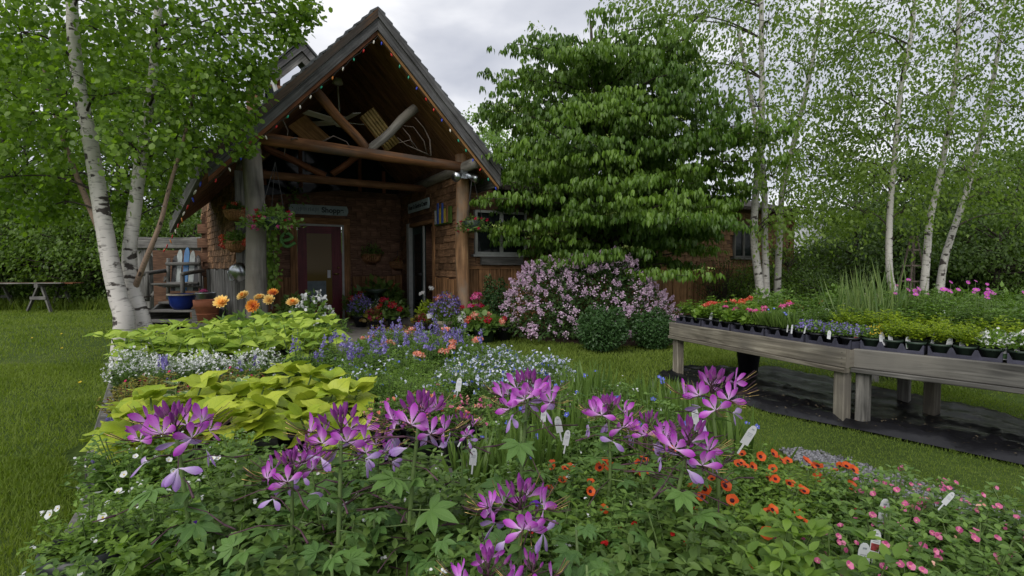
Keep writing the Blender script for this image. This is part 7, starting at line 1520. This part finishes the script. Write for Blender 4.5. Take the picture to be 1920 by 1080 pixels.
for k in range(6):
    q = MB(); L = random.uniform(1.15, 1.5); q.board(Vector(((s1.x+s2.x)/2+random.uniform(-.12, .2), 13.3-.33+.12*k, .717+random.uniform(0, .012))), Vector((L, random.uniform(-.02, .02), random.uniform(-.01, .01))), Vector((0, .055, 0)), Vector((0, 0, .013)), .004); o = link('loose_board', q.mesh('loose_board', 'red_wood' if k % 3 == 1 else 'grey_wood')); tag(o, 'loose weathered board lying across the two sawhorses', 'board', 'boards lying across the sawhorses')
# ---------------------------------------------------------------- right background bits
def trellis(px, Y):
    c = PX(px, 560, Y); c.z = 0; h = 1.72; t = thing('wooden_trellis', 'small wooden pyramid trellis among the birches', 'trellis', c); 
    for s in (-1, 1):
        for u in (-1, 1): q = MB(); q.tube([c+Vector((s*.24, u*.24, 0)), c+Vector((s*.03, u*.03, h))], .016, 5); part('upright', q, 'twig', t)
    for k in range(5):
        z = .3+k*.29; w = .24*(1-z/h)+.03*z/h+.02
        for s in (-1, 1): q = MB(); q.box(c+Vector((0, s*w, z)), Vector((w, 0, 0)), Vector((0, .008, 0)), Vector((0, 0, .014))); part('rung', q, 'twig', t)
trellis(1710, 9.6)
big_pot('clay_pot', 'pale clay chimney pot behind the bushy green plants', 1625, 8.2, .0, .16, .72, 'tan_pot', None, 1, cat='pot'); big_pot('clay_planter', 'low orange clay planter at the foot of the straight birch', 1686, 7.6, .35, .2, .2, 'terracotta', None, 1, cat='pot')
q = MB(); c = PX(1686, 540, 7.6); q.board(Vector((c.x, 7.6, .173)), Vector((.3, 0, 0)), Vector((0, .25, 0)), Vector((0, 0, .173)), .01); o = link('wooden_block', q.mesh('wooden_block', 'grey_wood')); tag(o, 'grey block under the low orange clay planter', 'block')
for px, Y, lab in ((1600, 7.2, 'bushy green garden plant left of the clay chimney pot'), (1655, 7.0, 'bushy green garden plant right of the clay chimney pot'), (1560, 7.4, 'bushy green garden plant behind the tall grasses'), (1720, 7.3, 'bushy green garden plant before the trellis'), (1790, 7.2, 'bushy green garden plant before the rightmost birch'), (1860, 7.0, 'bushy green garden plant at the right picture side'), (1925, 6.8, 'bushy green garden plant at the right picture edge'), (1450, 7.6, 'bushy green garden plant at the foot of the twin birch')):
    round_shrub(px, 560, Y, .38, .78, lab, 'mid_leaf', 'garden_plant', 1500, .075)

DAND = blossom('yellow_fl', 'yellow_fl', .017, 14, .2, .25, .6)
for px, py, lab in ((150, 727, 'yellow dandelion nearest in the left lawn'), (116, 660, 'yellow dandelion in mid lawn on the left'), (60, 640, 'yellow dandelion far left in the lawn'), (115, 632, 'small yellow dandelion before the sawhorses')):
    p = PZ(px, py, .0); t = thing('dandelion', lab, 'dandelion', p, 'dandelions in the lawn'); q = MB(); q.tube([(0, 0, 0), (.004, 0, .05)], .0018, 4); link('stalk', q.mesh('stalk', 'stem'), t); link('flower', DAND, t, loc=(.004, 0, .052), rot=(.5, 0, 0))
# ---------------------------------------------------------------- labels that tell look-alikes apart by their place in the row
ORD = ['leftmost', 'second from left', 'third from left', 'fourth from left', 'fifth from left', 'sixth from left', 'seventh from left', 'eighth from left', 'ninth from left', 'tenth from left']
ROW = ['nearest', 'second', 'third', 'fourth', 'fifth', 'sixth', 'seventh', 'eighth', 'ninth', 'tenth']
def where(o):
    if o.location.length > .01 or o.type != 'MESH': return o.location
    v = o.data.vertices; return sum((p.co for p in v), Vector())/len(v)
def tell_apart():
    by = {}
    for o in bpy.data.objects:
        if o.parent is None and o.get('label'): by.setdefault(o['label'], []).append(o)
    for lab, L in by.items():
        if len(L) < 2: continue
        n = len(L); rows = 1 if n <= 6 else max(2, round(n/7)); L.sort(key=lambda o: where(o).y); k = -(-n//rows)
        for r in range(rows):
            R_ = sorted(L[r*k:(r+1)*k], key=lambda o: where(o).x/where(o).y)
            for i, o in enumerate(R_):
                pos = 'rightmost' if i == len(R_)-1 and i else ORD[i]
                o['label'] = lab+', '+pos+(' in the '+ROW[r]+' row' if rows > 1 else ''); 
                if len(o['label'].replace('-', ' ').split()) > 16: print('LONG', o['label'])
tell_apart()
print('objects', len(bpy.data.objects))
